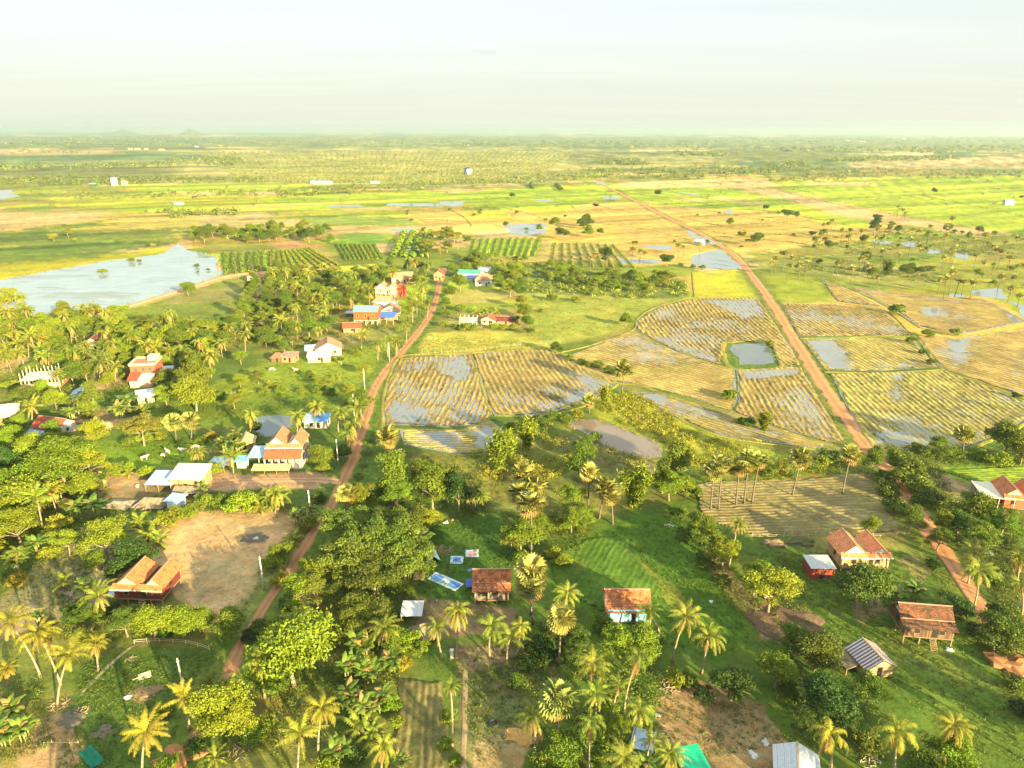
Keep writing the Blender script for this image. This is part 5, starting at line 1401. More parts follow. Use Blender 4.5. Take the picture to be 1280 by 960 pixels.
    house('blue_booth', 'tiny white booth with a bright turquoise top beside the pillar house', (304, 583), 2.6, 2.2, 0, 0, 2.2, 'shed', .5, plain('turquoise_tarp', (.1, .5, .6), .5), M_WHITE, cat='booth', windows=0, door=False)
    house('red_roof_house', 'cottage with a patched red tile roof and pale wall', (70, 540), 9.6, 7.0, -14, 0, 2.8, 'gable', 2.4, M_RED_X, M_WHITE, landmark='the patched red roof cottage')
    lean_to('front_shelter', 'grey blue sheet porch set before the patched red roof cottage', (53, 547), 9.0, 4.0, -8, 1.9, 2.5, M_ZINC_G)
    house('beige_house', 'beige house with a pale roof at the picture edge', (6, 526), 8.0, 6.0, 20, 0, 3.2, 'shed', 1.4, M_BEIGE_S, M_CREAM, landmark='the beige edge house')
    skeleton()
    tower_house()
    house('blue_gable_house', 'small cottage with a light blue sheet gable roof', (106, 498), 6.4, 5.4, 18, 0, 2.6, 'gable_y', 1.7, M_ZINC_B, M_TURQ, cat='house', landmark='the light blue gabled cottage')
    house('white_roof_hut', 'hut under a plain white sheet roof near tall bananas', (183, 501), 5.2, 5.2, 28, 0, 2.6, 'shed', .8, M_ZINC_W, M_CREAM, cat='hut', windows=0, landmark='the white roofed hut')
    house('dark_roof_house', 'house with a dark maroon roof sunk among village trees', (120, 434), 9.0, 8.0, 12, 0, 3.0, 'gable_y', 2.4, M_BROWN_X, M_WHITE, landmark='the maroon roofed house')
    house('lake_hut', 'pale hut with a pinkish hip roof on the lake bank track', (320, 352), 8.0, 6.5, 0, 1.0, 3.0, 'hip', 2.0, M_SALMON_X, M_CREAM, cat='hut', landmark='the pink roofed lake hut')
    house('cream_gable_house', 'cream house with a salmon tile roof and broad white gable', (411, 442), 10.5, 9.0, 14, .4, 3.0, 'gable_y', 3.0, M_SALMON_Y, M_CREAM, pedm=M_WHITE, landmark='the cream gabled house')
    house('blue_edge_shed', 'low cream shed with a pale turquoise sheet roof', (400, 451), 9.0, 4.5, 8, 0, 2.6, 'shed', .8, sheet('turquoise_sheet', (.35, .55, .58), 'x', .05), M_CREAM, cat='shed', windows=1)
    house('plank_side_house', 'narrow annex with blue sheet roof beside the cream gabled house', (392, 443), 6.0, 5.0, 14, 0, 2.8, 'shed', .8, M_ZINC_B, M_BRICKRED, cat='annex', windows=0)
    house('brick_hut', 'brick red hut with peeling sheet roof near the pasture', (363, 451), 5.6, 4.5, -5, 0, 2.6, 'shed', .7, tiles('pink_patch', (.45, .26, .2), (.25, .12, .09), 'x', .5), M_BRICKRED, cat='hut', windows=1)
    house('dome_hut', 'small brown hut with a rounded roof next to the brick red hut', (348, 451), 4.8, 4.0, 5, 0, 2.0, 'hip', 1.8, tiles('brown_patch', (.3, .15, .09), (.2, .1, .06), 'x', .5), M_PLANK_B, cat='hut', windows=0)
    house('orange_board_house', 'two storey orange board house with grey blue roof on white pillars', (460, 404), 11.5, 8.5, -2, 2.6, 4.4, 'gable', 2.0, M_ZINC_G, M_REDORANGE, postm=M_WHITE, landmark='the orange board house', windows=3, over=.4)
    lean_to('blue_canopy', 'deep blue sheet canopy beside the orange board house', (482, 403), 10.5, 8.0, -6, 3.4, 4.4, M_BLUE, M_WHITE, backm=M_BRICKRED)
    house('red_roof_hut', 'low hut under a plain red tile roof beside palms', (441, 414), 8.0, 6.0, 8, 0, 2.6, 'gable', 1.8, M_RED_X, M_BRICKRED, cat='hut', windows=1)
    house('upper_storey_house', 'tall cream house with twin salmon gables behind the track', (484, 372), 11.0, 8.0, -4, 3.0, 3.4, 'twin', 2.4, M_SALMON_Y, M_PINK, M_SALMON_X, postm=M_CREAM, pedm=M_WHITE, landmark='the tall salmon gabled house')
    house('red_wing_house', 'red tiled wing standing beside the tall salmon gabled house', (500, 370), 7.0, 6.0, -4, 0, 5.2, 'gable_y', 2.0, M_RED_Y, M_REDW)
    house('turquoise_house', 'turquoise walled house under a broad salmon roof', (482, 383), 12.5, 7.0, 0, 0, 3.4, 'hip', 2.6, M_SALMON_X, M_TURQ)
    house('salmon_twin_house', 'pale house with a peaked salmon roof next to the blue canopy', (489, 393), 9.5, 7.0, 6, 0, 3.2, 'gable_y', 2.6, M_SALMON_Y, M_CREAM, pedm=M_WHITE)
    house('salmon_cottage', 'small salmon roofed cottage right behind the orange board house', (468, 392), 8.0, 6.0, 8, 0, 3.2, 'gable_y', 2.4, M_SALMON_Y, M_PINK)
    house('wood_annex', 'grey unroofed plank annex beside the orange board house', (441, 395), 7.0, 5.0, 0, 0, 1.9, 'flat', .2, M_ZINC_D, M_PLANK_G, cat='shed', windows=1)
    house('pink_far_house', 'house with a broken pink roof among trees behind the village', (503, 352), 13.0, 8.0, 8, 0, 3.4, 'gable', 2.8, M_SALMON_X, M_PINK, landmark='the broken pink roof house')
    house('red_brick_house', 'narrow brick red house half hidden by tall palms', (549, 349), 6.0, 7.0, 0, 0, 4.2, 'gable_y', 2.4, M_RED_Y, M_BRICKRED)
    house('green_roof_house', 'long white house with a green sheet roof behind the wood', (587, 348), 14.0, 7.0, -6, 0, 4.0, 'shed', 1.0, M_GREENS, M_WHITE, landmark='the green roofed house', windows=3)
    house('blue_front_shed', 'shed with a strong blue front roof beside the green roofed house', (593, 352), 9.0, 5.0, -4, 0, 2.6, 'shed', 1.0, M_BLUE, M_WHITE, cat='shed', windows=0)
    house('pink_gable_house', 'white house with a pink hip roof facing the pasture', (605, 356), 11.0, 9.0, 4, 0, 4.2, 'hip', 3.2, M_SALMON_X, M_WHITE, landmark='the pink hipped house')
    house('back_white_house', 'plain white block with a flat top behind the green roofed house', (606, 342), 8.0, 6.0, 0, 0, 3.6, 'flat', .2, M_ZINC_B, M_WHITE, windows=1)
    frame_house()
    house('white_red_house', 'small white house with a red edged gable beside the white frame', (612, 404), 7.0, 6.0, -14, 0, 2.6, 'gable_y', 2.0, M_RED_Y, M_CREAM, pedm=M_CREAM, landmark='the red edged cottage')
    house('maroon_hut', 'low hut with a wide dark red roof beside banana plants', (633, 404), 9.0, 6.0, -4, 0, 2.0, 'gable', 1.6, tiles('maroon_tiles', (.17, .045, .04), (.1, .03, .025), 'x', .4), M_BRICKRED, cat='hut', windows=0)
    house('field_hut', 'lone white hut with a pale blue gable beside the field road', (874, 306), 7.0, 6.0, 35, 0, 3.0, 'gable_y', 2.4, M_ZINC_W, M_ZINC_B, cat='hut', windows=0, landmark='the lone white field hut')
    for at, w, lab in (((513, 317), 8, 'small white framed shelter with two dark openings'), ((519, 317), 7, 'small white shelter joined to the framed one')):
        house('orchard_shelter', lab, at, w * .9, 5, 0, 0, 3.0, 'flat', .2, M_WHITE, M_WHITE, cat='shelter', windows=2)
    # far out on the plain
    block('white_tower', 'white concrete swiftlet tower with a grey top out on the plain', (143, 232), 10, 9, 13, 3, M_FARW, plain('slate_roof', (.06, .07, .09), .7), 'the far white tower')
    block('blue_tower', 'pale blue and white tower block beyond the rice', (585, 218), 14, 11, 12, 2, plain('pale_blue_wall', (.2, .27, .33), .7), plain('dark_blue_roof', (.012, .045, .09), .7), 'the pale blue tower')
    block('long_shed', 'long white farm shed in front of the far orchard', (402, 230), 38, 8, 4.5, 0, M_FARW, M_ZINC_G, None)
    block('low_shed', 'low white shed at the orchard front with a dark gap', (469, 229), 16, 6, 3, 0, M_FARW, M_ZINC_G, None)
    block('far_shed', 'tiny white shed on the far green strip', (224, 256), 10, 6, 3, 0, M_FARW, M_ZINC_G, None)
    block('grey_hut', 'tiny grey hut alone in the wide green rice', (1260, 256), 11, 8, 5, 0, M_CONC, M_ZINC_D, None)
    block('wood_store', 'dark green shed at the foot of the far white tower', (117, 233), 11, 6, 4, 0, plain('green_board', (.03, .09, .05)), M_ZINC_D, None)
    block('orange_store', 'small orange store close to the far white tower', (156, 231), 8, 6, 6, 0, M_PINK, M_SALMON_X, None)
    for k, (u, v, w) in enumerate([(163, 187, 16), (172, 187, 24), (183, 187, 14), (202, 188, 22), (246, 184, 20), (1078, 177.5, 50), (1060, 176, 36), (1130, 174, 40), (890, 171, 40)]):
        o = block('plain_building', 'pale speck of a building far out on the plain', (u, v), w, 10, 6, 0, M_PINK if k < 4 else M_FARW, M_SALMON_X if k < 4 else M_ZINC_G, None)
        o['group'] = 'buildings far out on the plain'


def block(name, label, at, w, d, h, floors, wallm, roofm, landmark):
    x, y = gp(*at); o = empty(name, (x, y, 0), math.radians(38 if floors else -8)); tag(o, label, 'building')
    if landmark: LM.append((landmark, x, y))
    MB().box(-w / 2, w / 2, -d / 2, d / 2, -.1, h).build('wall', wallm, o)
    r = MB()
    if floors: r.add([(-w / 2 - .6, -d / 2 - .6, h + .01), (w / 2 + .6, -d / 2 - .6, h + .01), (w / 2 + .6, d / 2 + .6, h + .01), (-w / 2 - .6, d / 2 + .6, h + .01), (-w * .12, 0, h + 3.2), (w * .12, 0, h + 3.2)], [(0, 1, 5, 4), (1, 2, 5), (2, 3, 4, 5), (3, 0, 4), (3, 2, 1, 0)])
    else: gable_x(r, w, d, h, h * .35, .4)
    r.build('roof', roofm, o)
    if floors:
        for i in range(floors):
            for k in range(3):
                cx = -w * .3 + w * .3 * k; MB().box(cx - .6, cx + .6, -d / 2 - .06, -d / 2 + .02, h * (i + .45) / floors, h * (i + .45) / floors + 1.4).build('window', M_DARK, o)
    return o


def pillar_house():
    """the big village house: two orange gables over a deep red porch roof on white pillars"""
    o = house('pillar_house', 'large village house with twin orange gables, red porch roof and white pillars', (362, 572), 9.6, 8.0, 2, 3.0, 2.5, 'twin', 2.9, tiles('village_tiles', (.42, .2, .1), (.25, .12, .06), 'y', .4), M_CREAM, tiles('village_tiles_front', (.46, .2, .1), (.28, .12, .06), 'x', .3), postm=M_WHITE, pedm=M_WHITE, landmark='the white pillared house', door=False, windows=2)
    MB().slab([(-5.2, -7.4, 3.1), (5.2, -7.4, 3.1), (5.2, -4.2, 4.75), (-5.2, -4.2, 4.75)], .1).build('porch_roof', tiles('porch_tiles', (.52, .11, .05), (.36, .08, .04), 'x', .2), o)
    for i in range(6):
        px = -4.9 + 9.8 * i / 5; MB().box(px - .16, px + .16, -7.2, -6.88, -.05, 3.05).build('pillar', M_WHITE, o)
    MB().box(-5.3, 5.3, -7.5, 4.2, -.05, .18).build('plinth', M_CONC, o)
    MB().box(-4.2, 4.2, -3.6, -3.5, .2, 2.8).build('back_wall', M_CREAM, o)
    MB().box(5.25, 7.0, -2.0, 3.0, 2.5, 2.62).build('side_roof', M_RED_X, o)
    for py in (-1.8, 2.8): MB().box(6.75, 6.95, py - .1, py + .1, -.05, 2.49).build('pillar', M_WHITE, o)
    x, y = gp(339, 574)
    s = lean_to('pillar_shelter', 'pale blue sheet shelter on white posts joined to the pillared house', (329, 577), 6.6, 7.0, 2, 2.9, 3.5, M_ZINC_B, M_WHITE)
    t = lean_to('straw_awning', 'long pale straw awning standing before the pillared house', (340, 590), 10.5, 2.8, 1, 1.2, 1.9, thatch('straw', (.5, .38, .2)), M_WOOD, th=.14)
    hm = empty('hammock', (gp(378, 576)[0], gp(378, 576)[1], 0)); tag(hm, 'bright blue hammock slung under the pillared porch', 'hammock')
    n = MB(); pts = [(-1.5 + .3 * i, 0, 1.35 - .75 * math.sin(math.pi * i / 10)) for i in range(11)]
    for a, b in zip(pts[:-1], pts[1:]): n.slab([(a[0], -.42, a[2]), (b[0], -.42, b[2]), (b[0], .42, b[2]), (a[0], .42, a[2])], .03)
    n.build('cloth', plain('hammock_cloth', (.04, .28, .55)), hm); MB().box(-1.62, -1.5, -.05, .05, 0, 1.4).build('stand', M_WOOD, hm); MB().box(1.5, 1.62, -.05, .05, 0, 1.4).build('stand', M_WOOD, hm)


def skeleton():
    """a house being built: bare white columns over a brick base"""
    x, y = gp(58, 480); o = empty('unfinished_house', (x, y, 0), math.radians(14)); tag(o, 'unfinished house of bare white concrete columns with no roof', 'house'); LM.append(('the unfinished column house', x, y))
    w, d = 13.0, 10.0
    MB().box(-w / 2, w / 2, -d / 2, d / 2, -.1, .5).build('plinth', M_BRICKRED, o)
    sl = MB().box(-w / 2, w / 2, -d / 2, d / 2, 3.4, 3.62)
    sl.build('floor_slab', M_CONC, o)
    for i in range(6):
        for j in range(4):
            px = -w / 2 + .3 + (w - .6) * i / 5; py = -d / 2 + .3 + (d - .6) * j / 3
            MB().box(px - .16, px + .16, py - .16, py + .16, .5, 3.39).build('column', M_CREAM, o)
            MB().box(px - .13, px + .13, py - .13, py + .13, 3.63, 5.6 + RND.uniform(0, 1.2)).build('column', M_CREAM, o)
    for (a, b) in ((-w / 2 + .6, -1.5), (1.0, w / 2 - .6)): MB().box(a, b, -d / 2 + .16, -d / 2 + .34, .51, 2.0).build('brick_wall', M_PINK, o)
    MB().box(w / 2 - 2.4, w / 2 - .6, -d / 2 + 1.4, d / 2 - 1, 3.63, 4.6).build('brick_wall', M_BRICKRED, o)


def tower_house():
    x, y = gp(186, 474); o = empty('red_tower_house', (x, y, 0), math.radians(10)); tag(o, 'two storey red house with a walled terrace roof and cream parapet', 'house'); LM.append(('the red terrace house', x, y))
    MB().box(-4.4, 4.4, -4.4, 4.4, 0, 7.0).build('wall', M_REDW, o)
    p = MB().box(-4.7, 4.7, -4.7, -4.35, 7.0, 7.8).box(-4.7, 4.7, 4.35, 4.7, 7.0, 7.8).box(-4.7, -4.35, -4.34, 4.34, 7.0, 7.8).box(4.35, 4.7, -4.34, 4.34, 7.0, 7.8)
    p.build('parapet', M_CREAM, o)
    MB().box(-4.3, 4.3, -4.3, 4.3, 7.01, 7.08).build('terrace', plain('terrace_tile', (.5, .13, .07)), o)
    MB().box(.6, 4.2, .6, 4.2, 7.09, 9.0).build('stair_head', M_CREAM, o)
    for cx in (-2.4, 0.2, 2.6):
        for z in (1.2, 4.6): MB().box(cx - .5, cx + .5, -4.45, -4.38, z, z + 1.4).build('window', M_GLASS, o)
    MB().box(-3.6, 3.6, -9.5, -4.72, 0, 3.0).build('porch_wall', M_PINK, o)
    MB().slab([(-4.4, -10.2, 2.9), (-.6, -10.2, 2.9), (-.6, -4.75, 4.6), (-4.4, -4.75, 4.6)], .1).build('porch_roof', M_RED_X, o)
    MB().slab([(-.55, -10.0, 3.1), (4.4, -10.0, 3.1), (4.4, -4.75, 4.0), (-.55, -4.75, 4.0)], .1).build('porch_roof', plain('concrete_roof', (.5, .47, .38)), o)
    lean_to('blue_lean_to', 'light blue sheet lean-to against the red terrace house', (204, 472), 7.5, 7.0, 14, 2.4, 3.6, M_ZINC_B)


def frame_house():
    x, y = gp(586, 404); o = empty('frame_shelter', (x, y, 0), math.radians(-2)); tag(o, 'open white lattice frame shelter at the pasture edge', 'shelter'); LM.append(('the white frame shelter', x, y))
    w, d, h = 8.4, 5, 3.4
    for i in range(5):
        for sy in (-1, 1):
            px = -w / 2 + w * i / 4; MB().box(px - .11, px + .11, sy * d / 2 - .11, sy * d / 2 + .11, 0, h).build('post', M_WHITE, o)
    for z in (1.2, 2.3, 3.5):
        b = MB().box(-w / 2 - .11, w / 2 + .11, -d / 2 - .2, -d / 2 - .115, z - .12, z + .12); b.build('rail', M_WHITE, o)
    MB().box(-w / 2 + .1, w / 2 - .1, d / 2 - .02, d / 2 + .08, .2, 2.4).build('back_panel', M_CREAM, o)
    r = MB()
    for i in range(5):
        px = -w / 2 + w * i / 4; r.box(px - .08, px + .08, -d / 2 - .1, d / 2 + .1, h + .24, h + .38)
    r.build('rafter', M_WHITE, o)
# ---------------------------------------------------------------- animals, poles, fences, mats
def cow_mesh(seed, head_down, lying=False):
    rnd = random.Random(seed)
    V = []; E = []; R = []

    def add(p, r, frm=None):
        V.append(p); R.append(r)
        if frm is not None: E.append((frm, len(V) - 1))
        return len(V) - 1
    zb = .55 if lying else 1.05
    a = add((0, 0, zb), (.33, .36)); rump = add((-.72, 0, zb + .06), (.27, .31), a); tailb = add((-.95, 0, zb + .06), (.12, .14), rump)
    t1 = add((-1.04, 0, zb - .15), (.03, .03), tailb); add((-1.06, 0, zb - .55), (.035, .035), t1)
    sh = add((.6, 0, zb + .06), (.28, .36), a); hump = add((.5, 0, zb + .38), (.12, .12), sh)
    nk = add((.95, 0, zb + (.25 if not head_down else -.1)), (.15, .19), sh)
    hd = add((1.18, 0, zb + (.42 if not head_down else -.5)), (.13, .14), nk)
    mz = add((1.45, 0, zb + (.26 if not head_down else -.78)), (.075, .08), hd)
    for s in (-1, 1):
        add((1.12 if not head_down else 1.06, s * .27, hd and V[hd][2] + .05), (.035, .05), hd)      # ears
        h1 = add((1.12, s * .12, V[hd][2] + .2), (.03, .03), hd); add((1.1, s * .17, V[hd][2] + .4), (.012, .012), h1)
        for (x0, k) in ((.56, 0), (-.72, 1)):
            j = sh if k == 0 else rump
            step = rnd.uniform(-.12, .12)
            if lying:
                e1 = add((x0 + .1, s * .32, .24), (.11, .11), j); add((x0 + .45, s * .36, .1), (.06, .06), e1)
            else:
                e1 = add((x0 + step * .3 + (-.04 if k else 0), s * .19, .78), (.12 if k else .1, .13), j)
                e2 = add((x0 + step + (-.1 if k else .02), s * .19, .42), (.06, .06), e1)
                e3 = add((x0 + step + (-.02 if k else 0), s * .19, .08), (.045, .045), e2); add((x0 + step + .07, s * .19, .03), (.055, .045), e3)
    me = bpy.data.meshes.new('cow_skin'); me.from_pydata(V, E, [])
    o = bpy.data.objects.new('cow_skin', me); COL.objects.link(o)
    m = o.modifiers.new('s', 'SKIN'); sv = me.skin_vertices[0].data
    for i, r in enumerate(R): sv[i].radius = r
    sv[0].use_root = True
    u = o.modifiers.new('u', 'SUBSURF'); u.levels = 1; u.render_levels = 1
    dg = bpy.context.evaluated_depsgraph_get()
    res = bpy.data.meshes.new_from_object(o.evaluated_get(dg)); bpy.data.objects.remove(o)
    res.polygons.foreach_set('use_smooth', np.ones(len(res.polygons), bool))
    return res


def build_animals():
    hide = plain('pale_hide', (.46, .37, .28), .8, .2, .15, 2); hide2 = plain('white_hide', (.5, .46, .38), .8, .2, .12, 2); tan = plain('tan_hide', (.5, .36, .24), .8, .2, .2, 2)
    A, B, L = cow_mesh(1, False), cow_mesh(2, True), cow_mesh(3, False, True)
    spots = [(181, 575, A, 30, hide, 1.0, 'cream cow standing with raised head on the bright pasture'), (204, 571, B, 160, hide2, .72, 'white calf grazing next to a larger pale cow'),
             (210, 567, A, 150, hide2, .95, 'white cow standing just beyond the grazing calf'), (229, 565, A, 200, hide2, .95, 'white cow partly hidden behind young palm fronds'),
             (245, 562, B, 185, hide, 1.12, 'large cream cow with its head down at the pasture end'), (340, 464, B, 10, hide, 1.05, 'pale cow grazing near the brick red hut'), (370, 465, A, 170, tan, 1.05, 'tan cow standing alone on the upper pasture')]
    for u, v, me, rz, m, s, lab in spots:
        q = me.copy(); q.materials.clear(); q.materials.append(m)
        o = link('cow', q); x, y = gp(u, v); o.location = (x, y, 0); o.rotation_euler = (0, 0, math.radians(rz)); o.scale = (s,) * 3
        tag(o, lab, 'cow', 'cows on the village pastures')


def build_poles():
    pm = plain('pole_concrete', (.48, .45, .4), .85, .2, .1, 2)
    im = plain('insulator', (.2, .12, .08), .4)
    near = ['beside the sandy lot corner', 'by the upper edge of the sandy lot', 'beside the track near the round yard tree', 'standing on the verge by the long pasture fence', 'on the verge where the track bends', 'half hidden by the yellow palm and round tree']
    spots = [(330, 738, 'beside the bottom corner of the sandy lot'), (389, 650, 'near the top corner of the sandy lot'), (423, 582, 'on the verge behind the white pillared house'),
             (456, 487, 'between the long pasture fence and the paddy'), (487, 452, 'at the bend of the track above the paddy'), (231, 872, 'rising behind the golden palm on the dark lawn'), (612, 325, 'among trees behind the green roofed house'), (443, 520, 'showing through the palms beside the track')]
    for i, (u, v, w) in enumerate(spots):
        x, y = gp(u, v); o = empty('utility_pole', (x, y, 0), .5); tag(o, 'pale concrete utility pole ' + w, 'pole', 'utility poles along the village track'); 
        MB().tube([(0, 0, -.2), (0, 0, 8.2)], [.17, .11], 8).build('shaft', pm, o, True)
        a = MB().box(-.2, .2, -.2, -.13, 7.6, 7.7).build('crossarm', pm, o)
        for k in (-.16, .16): MB().tube([(k, -.16, 7.7), (k, -.16, 7.86)], [.04, .03], 6).build('insulator', im, a)


def fence(name, label, px, step, h, m, rails=1, rm=None, pw=.07, jitter=.3):
    C = spline(gpl(px), step); o = empty(name, (C[0][0], C[0][1], 0)); tag(o, label, 'fence')
    C = C - C[0]
    n = 0
    for p in C[:95]:
        hh = h * RND.uniform(1 - jitter, 1 + jitter); dx = RND.uniform(-.08, .08)
        MB().tube([(p[0], p[1], -.1), (p[0] + dx, p[1] + dx, hh)], [pw, pw * .8], 5).build('post', m, o)
    for k in range(rails):
        z = h * (.45 + .38 * k)
        MB().tube([(p[0], p[1] - pw, z + .06 * math.sin(i * 1.7)) for i, p in enumerate(C[:95])], .035, 4, True).build('rail', rm or m, o)
    return o


def build_fences():
    pw = plain('weathered_stake', (.38, .3, .2), .9, .1, .3, 2); pg = plain('pale_stake', (.3, .24, .15), .9, .1, .25, 2); bam = plain('bamboo_pole', (.5, .4, .22), .7, .2, .25, 2)
    fence('stake_fence', 'long fence of pale stakes across the village pasture', [(232, 497), (270, 494), (320, 490), (370, 487), (420, 487), (448, 490)], 1.3, 1.0, pg, 1, pw=.05)
    fence('rail_fence', 'bamboo rail fence between the dark lawn and the bright round trees', [(168, 805), (200, 803), (232, 805), (262, 813)], 2.2, 1.1, bam, 2)
    fence('stake_fence', 'thin stake fence along the front of the upper pasture', [(520, 445), (560, 441), (600, 438), (650, 432), (700, 430)], 2.6, 1.5, pw, 1)
    fence('stake_fence', 'stake fence before the white frame shelter', [(560, 410), (590, 410), (620, 410), (650, 409)], 2.0, 1.2, pg, 1)
    fence('brush_fence', 'rough stake fence along the top of the tan house lawn', [(930, 672), (970, 672), (1020, 670), (1060, 671), (1100, 671), (1130, 668)], 1.8, 1.0, pw, 2)
    fence('stake_fence', 'stake fence closing the yard below the pastures', [(120, 592), (160, 590), (200, 588), (225, 586)], 1.8, 1.1, pw, 1)
    fence('bamboo_rail', 'single bamboo rail on two stakes over the dark lawn', [(55, 930), (76, 930), (99, 930)], 2.2, .9, bam, 1, jitter=.05)
    fence('stake_fence', 'line of stakes beside the verge of the village track', [(462, 500), (475, 470), (490, 452), (512, 425)], 5.0, 1.0, pw, 0, pw=.05)


def cloth(name, label, at, w, d, rz, m, z=.05, lift=.05, cat='mat', patch=None, patch2=None, sag=None):
    x, y = gp(*at); o = empty(name, (x, y, z), math.radians(rz)); tag(o, label, cat)
    n = 10; b = MB(); seed = RND.randrange(99)
    pts = []
    for i in range(n + 1):
        for j in range(n + 1):
            px, py = -w / 2 + w * i / n, -d / 2 + d * j / n
            e = .08 * (float(vnoise(px, py + 9, .7, seed)) - .5)
            zz = lift * float(vnoise(px, py, .9, seed)) + (sag(i / n, j / n) if sag else 0)
            pts.append((px + e, py + e, zz))
    f = [(i * (n + 1) + j, (i + 1) * (n + 1) + j, (i + 1) * (n + 1) + j + 1, i * (n + 1) + j + 1) for i in range(n) for j in range(n)]
    low = [(p[0], p[1], p[2] - .02) for p in pts]; k = (n + 1) ** 2
    f2 = [tuple(q + k for q in t[::-1]) for t in f]
    b.add(pts + low, f + f2)
    b.build('sheet', m, o)
    for q in (patch or []):
        (cx, cy, cw, cd, pm) = q
        c = MB(); nn = 6
        P2 = []
        for i in range(nn + 1):
            for j in range(nn + 1):
                px, py = cx - cw / 2 + cw * i / nn, cy - cd / 2 + cd * j / nn
                fx, fy = (px + w / 2) / w, (py + d / 2) / d
                P2.append((px, py, .035 + lift * float(vnoise(px, py, .9, seed)) + .07 * float(vnoise(px, py, .35, 4)) * (1 - abs(2 * i / nn - 1)) * (1 - abs(2 * j / nn - 1))))
        c.add(P2, [(i * (nn + 1) + j, (i + 1) * (nn + 1) + j, (i + 1) * (nn + 1) + j + 1, i * (nn + 1) + j + 1) for i in range(nn) for j in range(nn)])
        c.build('drying_crop', pm, o)
    return o


def heap(name, label, at, r, h, m, cat, seed=0, stretch=1.0, rz=0):
    rnd = random.Random(seed); bm = bmesh.new(); bmesh.ops.create_icosphere(bm, subdivisions=3, radius=1)
    for v in bm.verts:
        c = v.co; k = 1 + .9 * (float(vnoise(c.x * 2 + seed, c.y * 2, .9, seed)) - .5) + .5 * (float(vnoise(c.x * 5 + c.z * 3, c.y * 5, .8, seed + 2)) - .5)
        v.co = Vector((c.x * r * stretch * k, c.y * r * k, max(-.05, c.z * h * k)))
    me = bpy.data.meshes.new(name); bm.to_mesh(me); bm.free(); me.materials.append(m)
    o = link(name, me); x, y = gp(*at); o.location = (x, y, 0); o.rotation_euler = (0, 0, math.radians(rz)); tag(o, label, cat); return o


def litter(name, label, at, r, n, m, cat='debris', L=1.0, seed=0):
    """a loose scatter of sticks and scraps lying in one heap"""
    rnd = random.Random(seed); b = MB()
    for i in range(n):
        a = rnd.random() * 6.28; q = r * math.sqrt(rnd.random()); t = rnd.random() * 3.14; l = L * rnd.uniform(.4, 1.2)
        cx, cy, z = q * math.cos(a), q * math.sin(a), .06 + .45 * rnd.random() * max(0, 1 - q / r)
        b.tube([(cx - l / 2 * math.cos(t), cy - l / 2 * math.sin(t), z), (cx + l / 2 * math.cos(t), cy + l / 2 * math.sin(t), z + rnd.uniform(-.05, .2))], rnd.uniform(.03, .07), 4)
    o = b.build(name, m); x, y = gp(*at); o.location = (x, y, 0); tag(o, label, cat); return o


